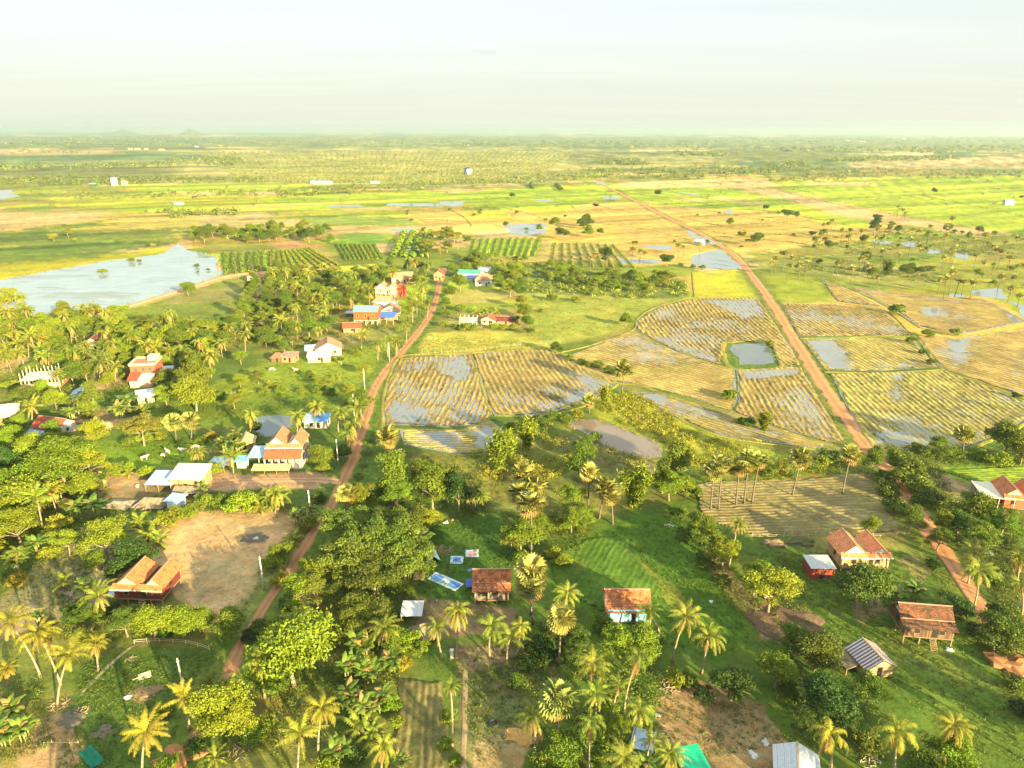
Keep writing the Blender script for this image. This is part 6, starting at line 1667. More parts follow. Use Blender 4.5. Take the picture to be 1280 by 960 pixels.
def build_things():
    silver = plain('silver_sheet', (.4, .5, .52), .5, .4, .15, 1); bluec = plain('blue_cloth', (.07, .2, .5), .6, .3, .25, 1.5); deep = plain('deep_blue_tarp', (.02, .06, .3), .4, .4, .2, 1)
    pinkc = plain('pink_crop', (.6, .24, .2), .8, .2, .25, 2); green = plain('green_tarp', (.0, .3, .15), .45, .4, .15, .8); teal = plain('teal_net', (.004, .12, .07), .7, .2, .3, 1)
    white = plain('white_plastic', (.42, .42, .4), .5, .4, .08, 1); brown = plain('brown_heap', (.2, .13, .07), .95, .1, .35, 2, .08); late = plain('red_earth', (.33, .15, .07), .95, .1, .3, 2, .08)
    grey = plain('ash_heap', (.13, .11, .08), .95, .1, .3, 3, .05); stick = plain('dead_brush', (.3, .22, .14), .95, .1, .4, 3); card = plain('pale_board', (.55, .47, .3), .8, .2, .1, 2); black = plain('black_rubber', (.015, .015, .015), .6, .3)
    cloth('drying_mat', 'long silver mat with two blue drying patches near the plank house', (557, 727), 7.6, 3.0, -34, silver, patch=[(-2.3, 0, 2.4, 1.9, bluec), (2.3, 0, 2.4, 1.9, bluec)])
    cloth('drying_mat', 'square silver mat with one blue patch behind the plank house', (571, 700), 2.9, 3.0, 0, silver, patch=[(0, 0, 1.7, 1.8, bluec)])
    cloth('drying_mat', 'square silver mat with a pink patch behind the plank house', (590, 692), 2.9, 3.0, 3, silver, patch=[(.1, 0, 1.7, 1.8, pinkc)])
    cloth('blue_tarp', 'small dark blue tarp hung at the plank house corner', (588, 734), 1.9, 2.4, 5, deep, .9, .1, 'tarp', sag=lambda a, b: .35 * b)
    cloth('cloth_scrap', 'small blue cloth dropped between mats and plank house', (588, 713), 1.1, .8, 30, bluec, .04, .12, 'cloth')
    tp = cloth('tent_sheet', 'pale grey tent-like sheet on poles at the tree edge', (540, 697), 2.8, 4.4, 20, silver, .2, .2, 'tarp', sag=lambda a, b: 1.3 * (1 - abs(2 * a - 1)))
    cloth('straw_mat', 'brown square of threshed straw beside the tree edge', (524, 721), 2.4, 2.8, 0, plain('brown_straw', (.22, .16, .09), .95), .05, .2, 'mat')
    lean_to('green_awning', 'vivid green tarp awning at the bottom frame edge', (864, 962), 4.4, 5.2, 14, 1.5, 1.9, green, th=.03)
    cloth('green_net', 'crumpled green netting lying on the dark lawn', (114, 948), 4.6, 1.9, -38, teal, .08, .7, 'net')
    lean_to('palm_shelter', 'blue and white plastic shelter under the coconut palms', (803, 934), 3.6, 3.4, -20, 1.2, 1.9, M_ZINC_B, th=.04)
    heap('earth_heap', 'bare red earth heap between palm and bright tree', (223, 945), 2.6, .5, late, 'heap', 1, 1.2); heap('ash_heap', 'grey ash heap on the dark lawn beside the leaning palms', (86, 899), 1.6, .25, grey, 'heap', 2, 1.3)
    heap('earth_heap', 'small flat brown earth patch in the middle of the dark lawn', (130, 914), 1.1, .14, grey, 'heap', 3, 1.4); heap('earth_heap', 'long brown earth mound on the dark lawn beside a white scrap', (180, 866), 1.7, .2, brown, 'heap', 4, 1.5, 30)
    heap('earth_bank', 'red earth bank at the far end of the lawn', (1270, 834), 3.4, 1.6, late, 'heap', 5, 1.2); heap('brush_heap', 'large heap of dry brush on the top lawn edge', (968, 679), 1.7, .9, plain('brush_brown', (.13, .1, .055), .95, .1, .4, 3, .1), 'heap', 6, 1.7)
    heap('brush_heap', 'dark brush heap beside the long stake fence', (1003, 678), 1.7, 1.0, plain('dark_brush', (.09, .09, .04), .95, .1, .4, 3, .1), 'heap', 7, 1.6)
    heap('earth_bank', 'dark dug bank below the big yellow green tree', (985, 784), 4.4, .8, plain('dark_earth', (.12, .08, .05), .95, .1, .4, 2, .1), 'heap', 8, 1.5, -30)
    heap('straw_heap', 'orange dry straw heap under sugar palms near the bottom edge', (659, 920), 1.9, .8, plain('dry_straw', (.4, .24, .08), .95, .1, .3, 3, .08), 'heap', 9, 1.4)
    heap('straw_heap', 'pale brown straw heap beside banana plants in the village', (145, 530), 3.2, 1.1, plain('pale_straw', (.42, .28, .14), .95, .1, .3, 3, .08), 'heap', 10, 1.6, 40); heap('straw_heap', 'low straw heap next to the patched red roof cottage', (104, 525), 2.6, .9, plain('pale_straw', (.42, .28, .14)), 'heap', 11, 1.5)
    heap('ash_heap', 'dark burnt spot with pale ash on the sandy lot', (319, 673), 1.8, .12, plain('burnt', (.1, .085, .06), .95), 'heap', 13, 1.5); heap('ash_heap', 'white ash pile in the burnt spot', (320, 673), .6, .22, plain('white_ash', (.35, .34, .3), .9), 'heap', 14, 1.2)
    litter('dead_branches', 'scatter of dry branches at the palm foot by the dark lawn', (73, 882), 1.6, 40, stick, 'branches', 1.2, 1); litter('dead_branches', 'fallen pale branches beside the ash heap', (101, 891), 1.2, 26, stick, 'branches', 1.0, 2)
    litter('dead_branches', 'dry cut branches lying behind the drying mats', (553, 688), 2.2, 36, stick, 'branches', 1.6, 3); litter('dead_branches', 'brown fallen fronds below the two leaning field palms', (836, 858), 1.8, 40, stick, 'branches', 1.3, 4)
    litter('dead_branches', 'twigs on the sunlit bank beside the yellow green tree', (1000, 765), 2.2, 40, stick, 'branches', 1.2, 5); litter('dead_branches', 'bleached dead branch at the edge of the green crop', (838, 656), 1.0, 6, plain('bleached_wood', (.6, .55, .45), .9), 'branches', 2.4, 6)
    litter('dead_branches', 'broken branches among houses near the bottom edge', (298, 940), 1.8, 30, stick, 'branches', 1.2, 7); litter('scrap_pile', 'scrap timber and rags below the sheet roofed hut palms', (1087, 952), 1.6, 26, card, 'scrap', .9, 8)
    litter('dead_branches', 'small stick pile at the lawn edge under bright trees', (163, 824), .8, 16, stick, 'branches', .8, 9)
    b = MB().box(-1, 1, -.85, .85, .05, .13).box(-1.9, -1.003, -.12, .12, .05, .11); o = b.build('pale_board', card); x, y = gp(181, 845); o.location = (x, y, 0); o.rotation_euler = (0, 0, .55); tag(o, 'pale square board with a handle lying on the dark lawn', 'board')
    sc = [((160, 872), .8, 'white plastic scrap on the dark lawn beside the mound'), ((889, 752), .6, 'white scrap on the green field beside a dirt path'), ((1236, 820), 1.0, 'pale blue bundle beside the dark lawn shrubs'), ((1183, 780), .5, 'white scrap beside the weathered stilt house'),
          ((1186, 812), .9, 'grey leaning scrap sheet by the weathered stilt house'), ((943, 762), .4, 'tiny white scrap near the bright tree bank'), ((1113, 742), .9, 'white sack leaning beside the banana clump'), ((957, 928), .9, 'pale white sack lying on the dirt yard'), ((940, 943), 1.0, 'flat cream sheet crumpled on the dirt yard'),
          ((822, 894), .5, 'white bag beside a palm on the dirt yard'), ((775, 925), .5, 'small pale bucket under the palm cluster'), ((546, 752), .4, 'white bucket beside the white sheet shelter'), ((1237, 692), 1.4, 'grey tarpaulin bundle beside palms at the dirt track'), ((1030, 724), .7, 'blue tub beside the red walled shed'), ((172, 609), .8, 'white basin in the bare yard'),
          ((536, 908), .4, 'small white rag at the vegetable plot'), ((439, 660), .5, 'pale sack under the wide trees'), ((557, 653), .9, 'white goods piled under the areca palms'), ((566, 650), .7, 'reddish goods piled under the areca palms')]
    for k, (at, s, lab) in enumerate(sc):
        m = {2: plain('blue_bundle', (.3, .45, .6), .6), 13: plain('blue_tub', (.1, .3, .6), .5), 18: plain('reddish_goods', (.5, .2, .12), .7), 12: silver, 4: silver}.get(k, white)
        nm = 'bundle' if 'bundle' in lab else 'sack' if 'sack' in lab or 'bag' in lab else 'bucket' if 'bucket' in lab or 'tub' in lab or 'basin' in lab else 'goods_pile' if 'goods' in lab else 'plastic_scrap'
        if nm == 'bucket':
            b = MB(); n = 10
            b.tube([(0, 0, 0), (0, 0, .5)], [.3, .42], 10, False); o = b.build(nm, m); x, y = gp(*at); o.location = (x, y, 0); o.scale = (s * 1.4,) * 3; tag(o, lab, 'bucket')
        else: heap(nm, lab, at, .55 * s, .3 * s, m, nm.replace('_', ' '), 40 + k, 1.5, 37 * k)
    # a black tyre lying on the yard, white post, water jars
    bm = bmesh.new(); n, k = 18, 8
    vs = [[bm.verts.new(((.55 + .18 * math.cos(2 * math.pi * j / k)) * math.cos(2 * math.pi * i / n), (.55 + .18 * math.cos(2 * math.pi * j / k)) * math.sin(2 * math.pi * i / n), .17 + .17 * math.sin(2 * math.pi * j / k))) for j in range(k)] for i in range(n)]
    for i in range(n):
        for j in range(k): bm.faces.new((vs[i][j], vs[(i + 1) % n][j], vs[(i + 1) % n][(j + 1) % k], vs[i][(j + 1) % k]))
    me = bpy.data.meshes.new('tyre'); bm.to_mesh(me); bm.free(); me.materials.append(black); o = link('tyre', me); x, y = gp(617, 905); o.location = (x, y, 0); o.scale = (1.3,) * 3; tag(o, 'black tyre lying on the dim yard grass', 'tyre')
    o = MB().box(-.25, .25, -.25, .25, 0, 1.6).box(-.35, .35, -.35, .35, 1.603, 1.75).build('shrine_post', white); x, y = gp(565, 822); o.location = (x, y, 0); tag(o, 'white shrine post at the foot of a coconut palm', 'post')
    # a bare dead tree
    o = empty('dead_tree', (*gp(500, 600), 0)); tag(o, 'bare bleached dead tree rising from the thicket by the track', 'tree')
    bk = plain('bleached_wood', (.6, .55, .45)); MB().tube([(0, 0, 0), (.2, 0, 4), (-.1, 0, 7), (.5, 0, 9.4)], [.2, .15, .1, .04], 6).build('trunk', bk, o, True)
    for k, (z, dx, dz) in enumerate([(5, 1.5, 2), (6.3, -1.2, 1.8), (7, .9, 2.2)]): MB().tube([(0, 0, z), (dx * .6, .3 * k, z + dz * .5), (dx, .4 * k, z + dz)], [.08, .05, .02], 5).build('branch', bk, o, True)
# ---------------------------------------------------------------- planting
PALMS = [  # crown u, v, foot u, v, crown px
    (12, 778, 51, 846, 66), (50, 794, 76, 856, 60), (86, 818, 72, 884, 62), (119, 806, 123, 838, 36), (8, 836, 10, 857, 36), (124, 745, 122, 778, 48), (229, 872, 237, 913, 56), (182, 914, 178, 966, 66),
    (330, 828, 331, 872, 54), (373, 772, 372, 800, 44), (401, 888, 398, 950, 58), (375, 918, 372, 975, 64), (478, 934, 478, 990, 58), (480, 786, 478, 822, 50), (545, 785, 553, 824, 42), (572, 766, 570, 822, 44), (614, 783, 612, 820, 56), (638, 796, 634, 828, 52), (563, 858, 565, 932, 32),
    (708, 742, 703, 790, 44), (650, 784, 645, 822, 40), (811, 766, 826, 800, 42), (857, 772, 841, 828, 52), (885, 797, 877, 842, 54), (797, 823, 780, 892, 54), (741, 832, 738, 880, 56), (745, 868, 742, 920, 48), (798, 890, 786, 950, 56), (738, 904, 736, 968, 56), (779, 948, 776, 1010, 60), (838, 945, 846, 1000, 50),
    (666, 896, 668, 940, 52), (773, 858, 766, 905, 40), (814, 925, 806, 965, 36),
    (1037, 918, 1037, 970, 62), (1122, 916, 1116, 985, 74), (1192, 908, 1180, 952, 58), (1224, 714, 1216, 764, 54), (1276, 730, 1277, 768, 46), (1216, 690, 1210, 730, 44), (1258, 640, 1252, 668, 36), (1275, 700, 1270, 735, 40),
    (290, 571, 292, 594, 44), (313, 520, 314, 546, 34), (372, 521, 371, 545, 32), (440, 532, 436, 562, 42), (447, 512, 444, 540, 34), (433, 545, 430, 572, 34), (245, 566, 244, 584, 32), (922, 656, 911, 708, 34), (40, 508, 40, 530, 34), (20, 690, 22, 716, 36),
    (100, 500, 99, 520, 36), (395, 510, 393, 532, 30), (425, 515, 423, 540, 34), (345, 618, 344, 640, 46), (165, 420, 165, 446, 34), (140, 430, 140, 455, 32), (125, 452, 125, 480, 40), (228, 438, 229, 456, 36), (212, 440, 212, 458, 28), (92, 440, 92, 462, 30), (62, 440, 62, 462, 34), (8, 440, 9, 460, 36), (36, 425, 36, 448, 32), (134, 405, 136, 424, 30), (190, 402, 190, 420, 28), (205, 400, 205, 418, 28),
    (485, 425, 485, 446, 24), (472, 430, 472, 450, 24), (495, 428, 495, 446, 26), (452, 418, 452, 436, 24), (508, 408, 508, 428, 22), (520, 370, 521, 392, 24), (528, 358, 528, 380, 24), (535, 378, 534, 398, 20), (516, 382, 516, 404, 22), (395, 372, 395, 392, 24), (408, 365, 408, 386, 22), (372, 360, 372, 380, 26), (402, 388, 402, 406, 24), (462, 365, 462, 384, 22), (450, 358, 450, 378, 22),
]
SUGARS = [
    (702, 774, 699, 832, 44), (698, 876, 700, 938, 56), (665, 716, 664, 768, 50), (656, 594, 660, 660, 44), (664, 630, 664, 692, 46), (652, 616, 654, 676, 42), (668, 612, 668, 672, 40), (737, 592, 736, 640, 30), (757, 611, 749, 648, 34), (764, 622, 766, 655, 30), (780, 462, 777, 492, 27), (737, 501, 737, 516, 22), (892, 590, 888, 637, 32), (903, 579, 898, 637, 32), (924, 586, 920, 632, 31), (937, 577, 930, 630, 32), (950, 576, 940, 629, 32), (1001, 574, 990, 620, 32), (1064, 569, 1053, 618, 33), (1206, 543, 1203, 572, 30), (217, 528, 220, 552, 30), (238, 526, 239, 550, 32), (433, 618, 434, 650, 32), (485, 547, 484, 566, 34), (665, 735, 666, 780, 44),
]
TREES_AT = [
    # foreground left
    ('round_tree', 190, 776, 46, C_BRIGHT), ('round_tree', 228, 776, 40, C_BRIGHT), ('round_tree', 252, 775, 34, C_BRIGHT), ('round_tree', 287, 779, 42, C_GREEN), ('airy_tree', 155, 775, 44, C_OLIVE), ('airy_tree', 110, 770, 40, C_GREEN), ('round_tree', 92, 764, 34, C_DARK), ('round_tree', 272, 888, 72, C_BRIGHT), ('tall_tree', 301, 895, 36, C_YEL), ('airy_tree', 112, 800, 40, C_YEL),
    ('shrub', 205, 888, 30, C_YEL), ('shrub', 208, 955, 36, C_BRIGHT), ('banana', 18, 882, 46, C_BANANA), ('banana', 30, 905, 42, C_BANANA), ('banana', 6, 915, 44, C_BANANA), ('young_palm', 268, 945, 40, C_PALMD), ('young_palm', 262, 850, 44, C_PALMD), ('young_palm', 285, 852, 36, C_PALM), ('shrub', 318, 920, 40, C_GREEN), ('shrub', 245, 935, 34, C_MID), ('shrub', 330, 905, 36, C_GREEN), ('young_palm', 78, 725, 40, C_PALMD), ('shrub', 60, 790, 26, C_GREEN), ('banana', 50, 770, 26, C_BANANA), ('banana', 110, 730, 34, C_BANANA), ('shrub', 140, 765, 34, C_DARK), ('shrub', 210, 790, 26, C_DARK),
    # lower middle
    ('round_tree', 362, 812, 96, C_YEL), ('round_tree', 335, 845, 60, C_GREEN), ('round_tree', 382, 790, 46, C_YEL), ('round_tree', 460, 762, 60, C_OLIVE), ('airy_tree', 442, 775, 50, C_GREEN), ('tall_tree', 368, 738, 34, C_YEL), ('banana', 452, 805, 44, C_BANANA), ('banana', 440, 830, 40, C_BANANA), ('banana', 462, 838, 40, C_BANANA), ('banana', 436, 868, 44, C_BANANA), ('banana', 470, 872, 40, C_BANANA), ('banana', 456, 885, 40, C_BANANA), ('banana', 492, 822, 40, C_BANANA), ('young_palm', 448, 905, 58, C_PALM), ('young_palm', 462, 915, 46, C_PALM), ('banana', 425, 935, 44, C_BANANA), ('shrub', 410, 958, 36, C_YEL), ('shrub', 445, 945, 34, C_DARK), ('shrub', 508, 802, 38, C_BRIGHT), ('shrub', 525, 810, 30, C_BRIGHT), ('shrub', 490, 880, 26, C_BRIGHT), ('shrub', 498, 903, 22, C_YEL), ('shrub', 476, 800, 34, C_YEL), ('tall_tree', 490, 800, 26, C_GREEN), ('shrub', 556, 930, 22, C_BRIGHT), ('shrub', 560, 895, 24, C_BRIGHT), ('shrub', 570, 950, 22, C_YEL), ('shrub', 505, 830, 28, C_GOLD), ('shrub', 420, 800, 30, C_GREEN), ('banana', 500, 950, 30, C_BANANA),
    ('shrub', 677, 812, 46, C_DARK), ('shrub', 660, 830, 30, C_DARK), ('shrub', 720, 820, 36, C_MID), ('round_tree', 802, 806, 60, C_YEL), ('airy_tree', 776, 800, 46, C_YEL), ('shrub', 846, 848, 34, C_YEL), ('round_tree', 917, 855, 60, C_DARK), ('round_tree', 710, 934, 56, C_GREEN), ('shrub', 680, 950, 40, C_GREEN), ('airy_tree', 718, 800, 44, C_MID), ('shrub', 752, 780, 34, C_OLIVE), ('shrub', 690, 800, 40, C_GREEN), ('airy_tree', 770, 905, 44, C_YEL), ('shrub', 755, 930, 50, C_YEL), ('banana', 800, 955, 44, C_BANANA), ('shrub', 862, 850, 30, C_MID), ('shrub', 880, 866, 28, C_DARK), ('tall_tree', 765, 870, 30, C_GREEN), ('shrub', 820, 795, 30, C_MID), ('shrub', 705, 700, 26, C_YEL), ('shrub', 645, 850, 26, C_GREEN),
    # foreground right
    ('airy_tree', 965, 732, 74, C_YEL), ('airy_tree', 945, 720, 50, C_YEL), ('round_tree', 1077, 730, 62, C_MID), ('round_tree', 972, 838, 52, C_YEL), ('round_tree', 1022, 815, 56, C_OLIVE), ('round_tree', 995, 800, 44, C_GREEN), ('round_tree', 1035, 872, 62, C_DARK), ('airy_tree', 1086, 862, 56, C_GREEN), ('airy_tree', 1055, 895, 44, C_DARK), ('airy_tree', 1010, 900, 48, C_DARK), ('round_tree', 1200, 945, 58, C_BRIGHT), ('round_tree', 1248, 792, 56, C_MID), ('round_tree', 1275, 800, 40, C_DARK), ('shrub', 1225, 790, 34, C_DARK), ('banana', 1142, 738, 42, C_BANANA), ('banana', 1125, 742, 30, C_BANANA), ('shrub', 1270, 855, 34, C_MID), ('shrub', 1200, 760, 36, C_DARK), ('shrub', 1165, 705, 22, C_DARK), ('banana', 1010, 865, 34, C_BANANA), ('shrub', 1085, 930, 44, C_OLIVE), ('shrub', 1150, 950, 40, C_GREEN), ('shrub', 1245, 765, 34, C_DARK), ('shrub', 985, 860, 30, C_MID), ('shrub', 1275, 885, 34, C_DARK), ('airy_tree', 1170, 935, 44, C_GREEN),
    # left middle
    ('airy_tree', 77, 575, 84, C_YEL), ('airy_tree', 52, 560, 56, C_YEL), ('airy_tree', 105, 575, 60, C_YEL), ('round_tree', 25, 622, 74, C_BRIGHT), ('round_tree', 45, 600, 50, C_BRIGHT), ('airy_tree', 20, 655, 56, C_YEL), ('spreading_tree', 176, 533, 56, C_RUSSET), ('airy_tree', 130, 670, 62, C_YEL), ('young_palm', 185, 666, 46, C_PALM), ('young_palm', 172, 650, 40, C_PALM), ('young_palm', 198, 672, 40, C_PALM), ('banana', 96, 632, 36, C_BANANA), ('banana', 115, 630, 38, C_BANANA), ('banana', 72, 612, 32, C_BANANA), ('shrub', 75, 655, 36, C_GOLD), ('banana', 40, 680, 34, C_BANANA), ('banana', 14, 703, 40, C_BANANA), ('shrub', 212, 648, 36, C_YEL), ('shrub', 235, 640, 28, C_YEL), ('shrub', 256, 626, 34, C_GREEN), ('shrub', 275, 628, 30, C_GREEN), ('shrub', 300, 628, 44, C_BRIGHT), ('shrub', 292, 630, 34, C_BRIGHT), ('shrub', 322, 628, 28, C_GREEN), ('round_tree', 115, 540, 34, C_YEL), ('round_tree', 15, 547, 32, C_BRIGHT), ('round_tree', 68, 498, 34, C_YEL), ('round_tree', 108, 508, 28, C_YEL), ('banana', 148, 512, 34, C_BANANA), ('banana', 160, 500, 34, C_BANANA), ('banana', 172, 512, 30, C_BANANA), ('banana', 90, 515, 28, C_BANANA), ('round_tree', 8, 575, 40, C_DARK), ('round_tree', 35, 585, 44, C_MID), ('round_tree', 10, 600, 40, C_MID), ('round_tree', 170, 700, 48, C_DARK), ('round_tree', 145, 712, 38, C_DARK), ('banana', 290, 545, 30, C_BANANA), ('banana', 278, 552, 28, C_BANANA), ('banana', 300, 555, 24, C_BANANA), ('airy_tree', 242, 472, 54, C_YEL), ('round_tree', 242, 490, 44, C_YEL), ('round_tree', 206, 472, 26, C_YEL), ('shrub', 206, 486, 24, C_YEL), ('round_tree', 318, 535, 20, C_DARK), ('round_tree', 118, 700, 26, C_GREEN), ('shrub', 60, 690, 30, C_YEL), ('shrub', 20, 725, 30, C_GOLD), ('shrub', 100, 600, 30, C_GREEN), ('round_tree', 60, 590, 40, C_GREEN), ('shrub', 140, 588, 26, C_YEL), ('shrub', 160, 583, 24, C_YEL), ('shrub', 185, 590, 26, C_YEL), ('young_palm', 160, 590, 22, C_PALM), ('shrub', 268, 586, 24, C_BRIGHT), ('banana', 252, 608, 22, C_BANANA),
    ('airy_tree', 405, 478, 22, C_YEL), ('round_tree', 300, 476, 18, C_YEL), ('airy_tree', 322, 470, 18, C_OLIVE), ('round_tree', 388, 468, 14, C_GREEN), ('young_palm', 338, 480, 18, C_PALM), ('young_palm', 420, 470, 18, C_PALM), ('airy_tree', 292, 500, 22, C_YEL), ('shrub', 262, 492, 18, C_YEL), ('shrub', 276, 494, 16, C_GREEN), ('shrub', 305, 490, 15, C_YEL), ('shrub', 330, 490, 14, C_GREEN), ('shrub', 352, 488, 16, C_YEL), ('shrub', 376, 489, 14, C_GREEN), ('shrub', 398, 488, 18, C_YEL), ('shrub', 416, 489, 16, C_GREEN), ('shrub', 436, 486, 18, C_YEL), ('tall_tree', 450, 500, 20, C_GREEN), ('round_tree', 455, 462, 16, C_YEL), ('shrub', 463, 500, 14, C_GREEN), ('young_palm', 432, 500, 22, C_PALM), ('airy_tree', 355, 432, 18, C_GREEN), ('round_tree', 345, 425, 20, C_GREEN), ('round_tree', 370, 412, 22, C_GREEN), ('shrub', 445, 440, 14, C_YEL), ('airy_tree', 300, 445, 20, C_YEL), ('banana', 426, 448, 16, C_BANANA), ('round_tree', 330, 560, 16, C_MID), ('shrub', 318, 545, 16, C_GREEN), ('shrub', 200, 545, 20, C_YEL), ('shrub', 180, 548, 22, C_YEL), ('shrub', 160, 552, 20, C_GREEN), ('shrub', 265, 545, 20, C_RUSSET), ('shrub', 250, 550, 16, C_YEL),
    # along the village track
    ('round_tree', 399, 569, 30, C_GREEN), ('round_tree', 428, 566, 28, C_MID), ('shrub', 404, 584, 20, C_BRIGHT), ('young_palm', 347, 627, 46, C_PALM), ('young_palm', 324, 632, 34, C_PALM), ('banana', 385, 636, 30, C_BANANA), ('banana', 374, 642, 26, C_BANANA), ('shrub', 400, 622, 22, C_MID), ('tall_tree', 492, 590, 40, C_GREEN), ('airy_tree', 505, 600, 46, C_YEL), ('airy_tree', 527, 592, 50, C_GREEN), ('tall_tree', 540, 605, 36, C_GREEN), ('airy_tree', 497, 618, 46, C_GREEN), ('tall_tree', 560, 604, 34, C_GREEN), ('tall_tree', 573, 612, 30, C_DARK), ('areca', 588, 615, 34, C_PALMD), ('areca', 598, 618, 30, C_PALMD), ('round_tree', 470, 616, 36, C_MID),
    ('spreading_tree', 470, 668, 92, C_OLIVE), ('spreading_tree', 440, 690, 90, C_OLIVE), ('spreading_tree', 505, 690, 86, C_OLIVE), ('spreading_tree', 430, 655, 70, C_OLIVE), ('spreading_tree', 500, 650, 76, C_OLIVE), ('spreading_tree', 466, 716, 80, C_OLIVE), ('spreading_tree', 400, 706, 60, C_YEL), ('airy_tree', 535, 648, 40, C_YEL), ('banana', 528, 668, 40, C_BANANA), ('banana', 520, 690, 36, C_BANANA), ('banana', 512, 712, 32, C_BANANA), ('airy_tree', 450, 620, 40, C_YEL), ('round_tree', 355, 688, 36, C_BRIGHT), ('shrub', 342, 702, 34, C_BRIGHT), ('young_palm', 366, 672, 34, C_PALM), ('shrub', 384, 655, 30, C_YEL), ('tall_tree', 395, 735, 34, C_OLIVE), ('airy_tree', 425, 740, 44, C_OLIVE), ('shrub', 350, 725, 28, C_GOLD), ('shrub', 360, 755, 28, C_MID), ('shrub', 310, 795, 26, C_DARK), ('shrub', 325, 785, 30, C_MID),
    # middle
    ('bamboo', 622, 560, 36, C_GREEN), ('bamboo', 636, 552, 24, C_YEL), ('bamboo', 660, 538, 28, C_YEL), ('shrub', 722, 517, 20, C_GOLD), ('airy_tree', 716, 622, 40, C_YEL), ('airy_tree', 732, 644, 32, C_YEL), ('airy_tree', 715, 648, 36, C_YEL), ('tall_tree', 724, 572, 28, C_GREEN), ('tall_tree', 735, 560, 22, C_GREEN), ('airy_tree', 652, 668, 52, C_YEL), ('airy_tree', 670, 655, 44, C_YEL), ('round_tree', 640, 672, 38, C_YEL), ('bamboo', 794, 602, 40, C_YEL), ('tall_tree', 846, 576, 40, C_GREEN), ('airy_tree', 838, 604, 44, C_YEL), ('airy_tree', 858, 606, 30, C_YEL), ('tall_tree', 830, 590, 30, C_GREEN), ('shrub', 868, 612, 26, C_GREEN), ('airy_tree', 888, 672, 48, C_YEL), ('airy_tree', 905, 690, 44, C_YEL), ('round_tree', 875, 655, 34, C_GREEN), ('shrub', 848, 640, 26, C_GREEN), ('shrub', 858, 668, 30, C_MID), ('shrub', 880, 700, 30, C_MID), ('shrub', 905, 725, 28, C_MID), ('shrub', 690, 690, 24, C_YEL), ('shrub', 658, 700, 36, C_YEL), ('shrub', 700, 655, 30, C_YEL), ('shrub', 745, 545, 18, C_GREEN), ('shrub', 690, 520, 22, C_GREEN), ('shrub', 672, 526, 22, C_MID), ('shrub', 706, 524, 20, C_GREEN), ('shrub', 640, 535, 26, C_MID), ('shrub', 912, 494, 24, C_GREEN), ('shrub', 935, 528, 20, C_MID), ('shrub', 925, 526, 16, C_MID), ('bamboo', 956, 524, 18, C_YEL), ('round_tree', 696, 434, 20, C_GREEN), ('round_tree', 783, 399, 22, C_GREEN), ('shrub', 712, 447, 14, C_GREEN), ('shrub', 726, 452, 14, C_MID), ('shrub', 748, 455, 16, C_GREEN), ('shrub', 762, 462, 18, C_GREEN), ('shrub', 770, 466, 14, C_DARK), ('shrub', 735, 455, 13, C_GREEN), ('bamboo', 758, 492, 18, C_YEL),
    ('shrub', 580, 409, 16, C_BRIGHT), ('shrub', 592, 409, 14, C_BRIGHT), ('shrub', 618, 408, 16, C_BRIGHT), ('shrub', 630, 409, 14, C_YEL), ('shrub', 641, 408, 14, C_BRIGHT), ('shrub', 568, 408, 12, C_GREEN), ('banana', 648, 398, 16, C_BANANA), ('round_tree', 655, 388, 20, C_GREEN), ('round_tree', 660, 402, 18, C_GREEN), ('airy_tree', 652, 376, 20, C_YEL), ('round_tree', 662, 414, 14, C_MID), ('young_palm', 596, 388, 18, C_PALM), ('young_palm', 608, 387, 18, C_PALM), ('young_palm', 620, 388, 16, C_PALM), ('shrub', 575, 385, 16, C_GREEN), ('shrub', 560, 392, 16, C_GREEN), ('round_tree', 556, 378, 18, C_GREEN), ('round_tree', 563, 365, 18, C_GREEN), ('round_tree', 575, 352, 22, C_GREEN), ('round_tree', 625, 352, 24, C_GREEN), ('airy_tree', 638, 358, 24, C_YEL), ('round_tree', 648, 362, 20, C_MID), ('shrub', 555, 405, 14, C_YEL), ('shrub', 690, 372, 16, C_GREEN), ('shrub', 720, 374, 14, C_YEL), ('shrub', 676, 388, 9, C_GREEN),
    # right middle
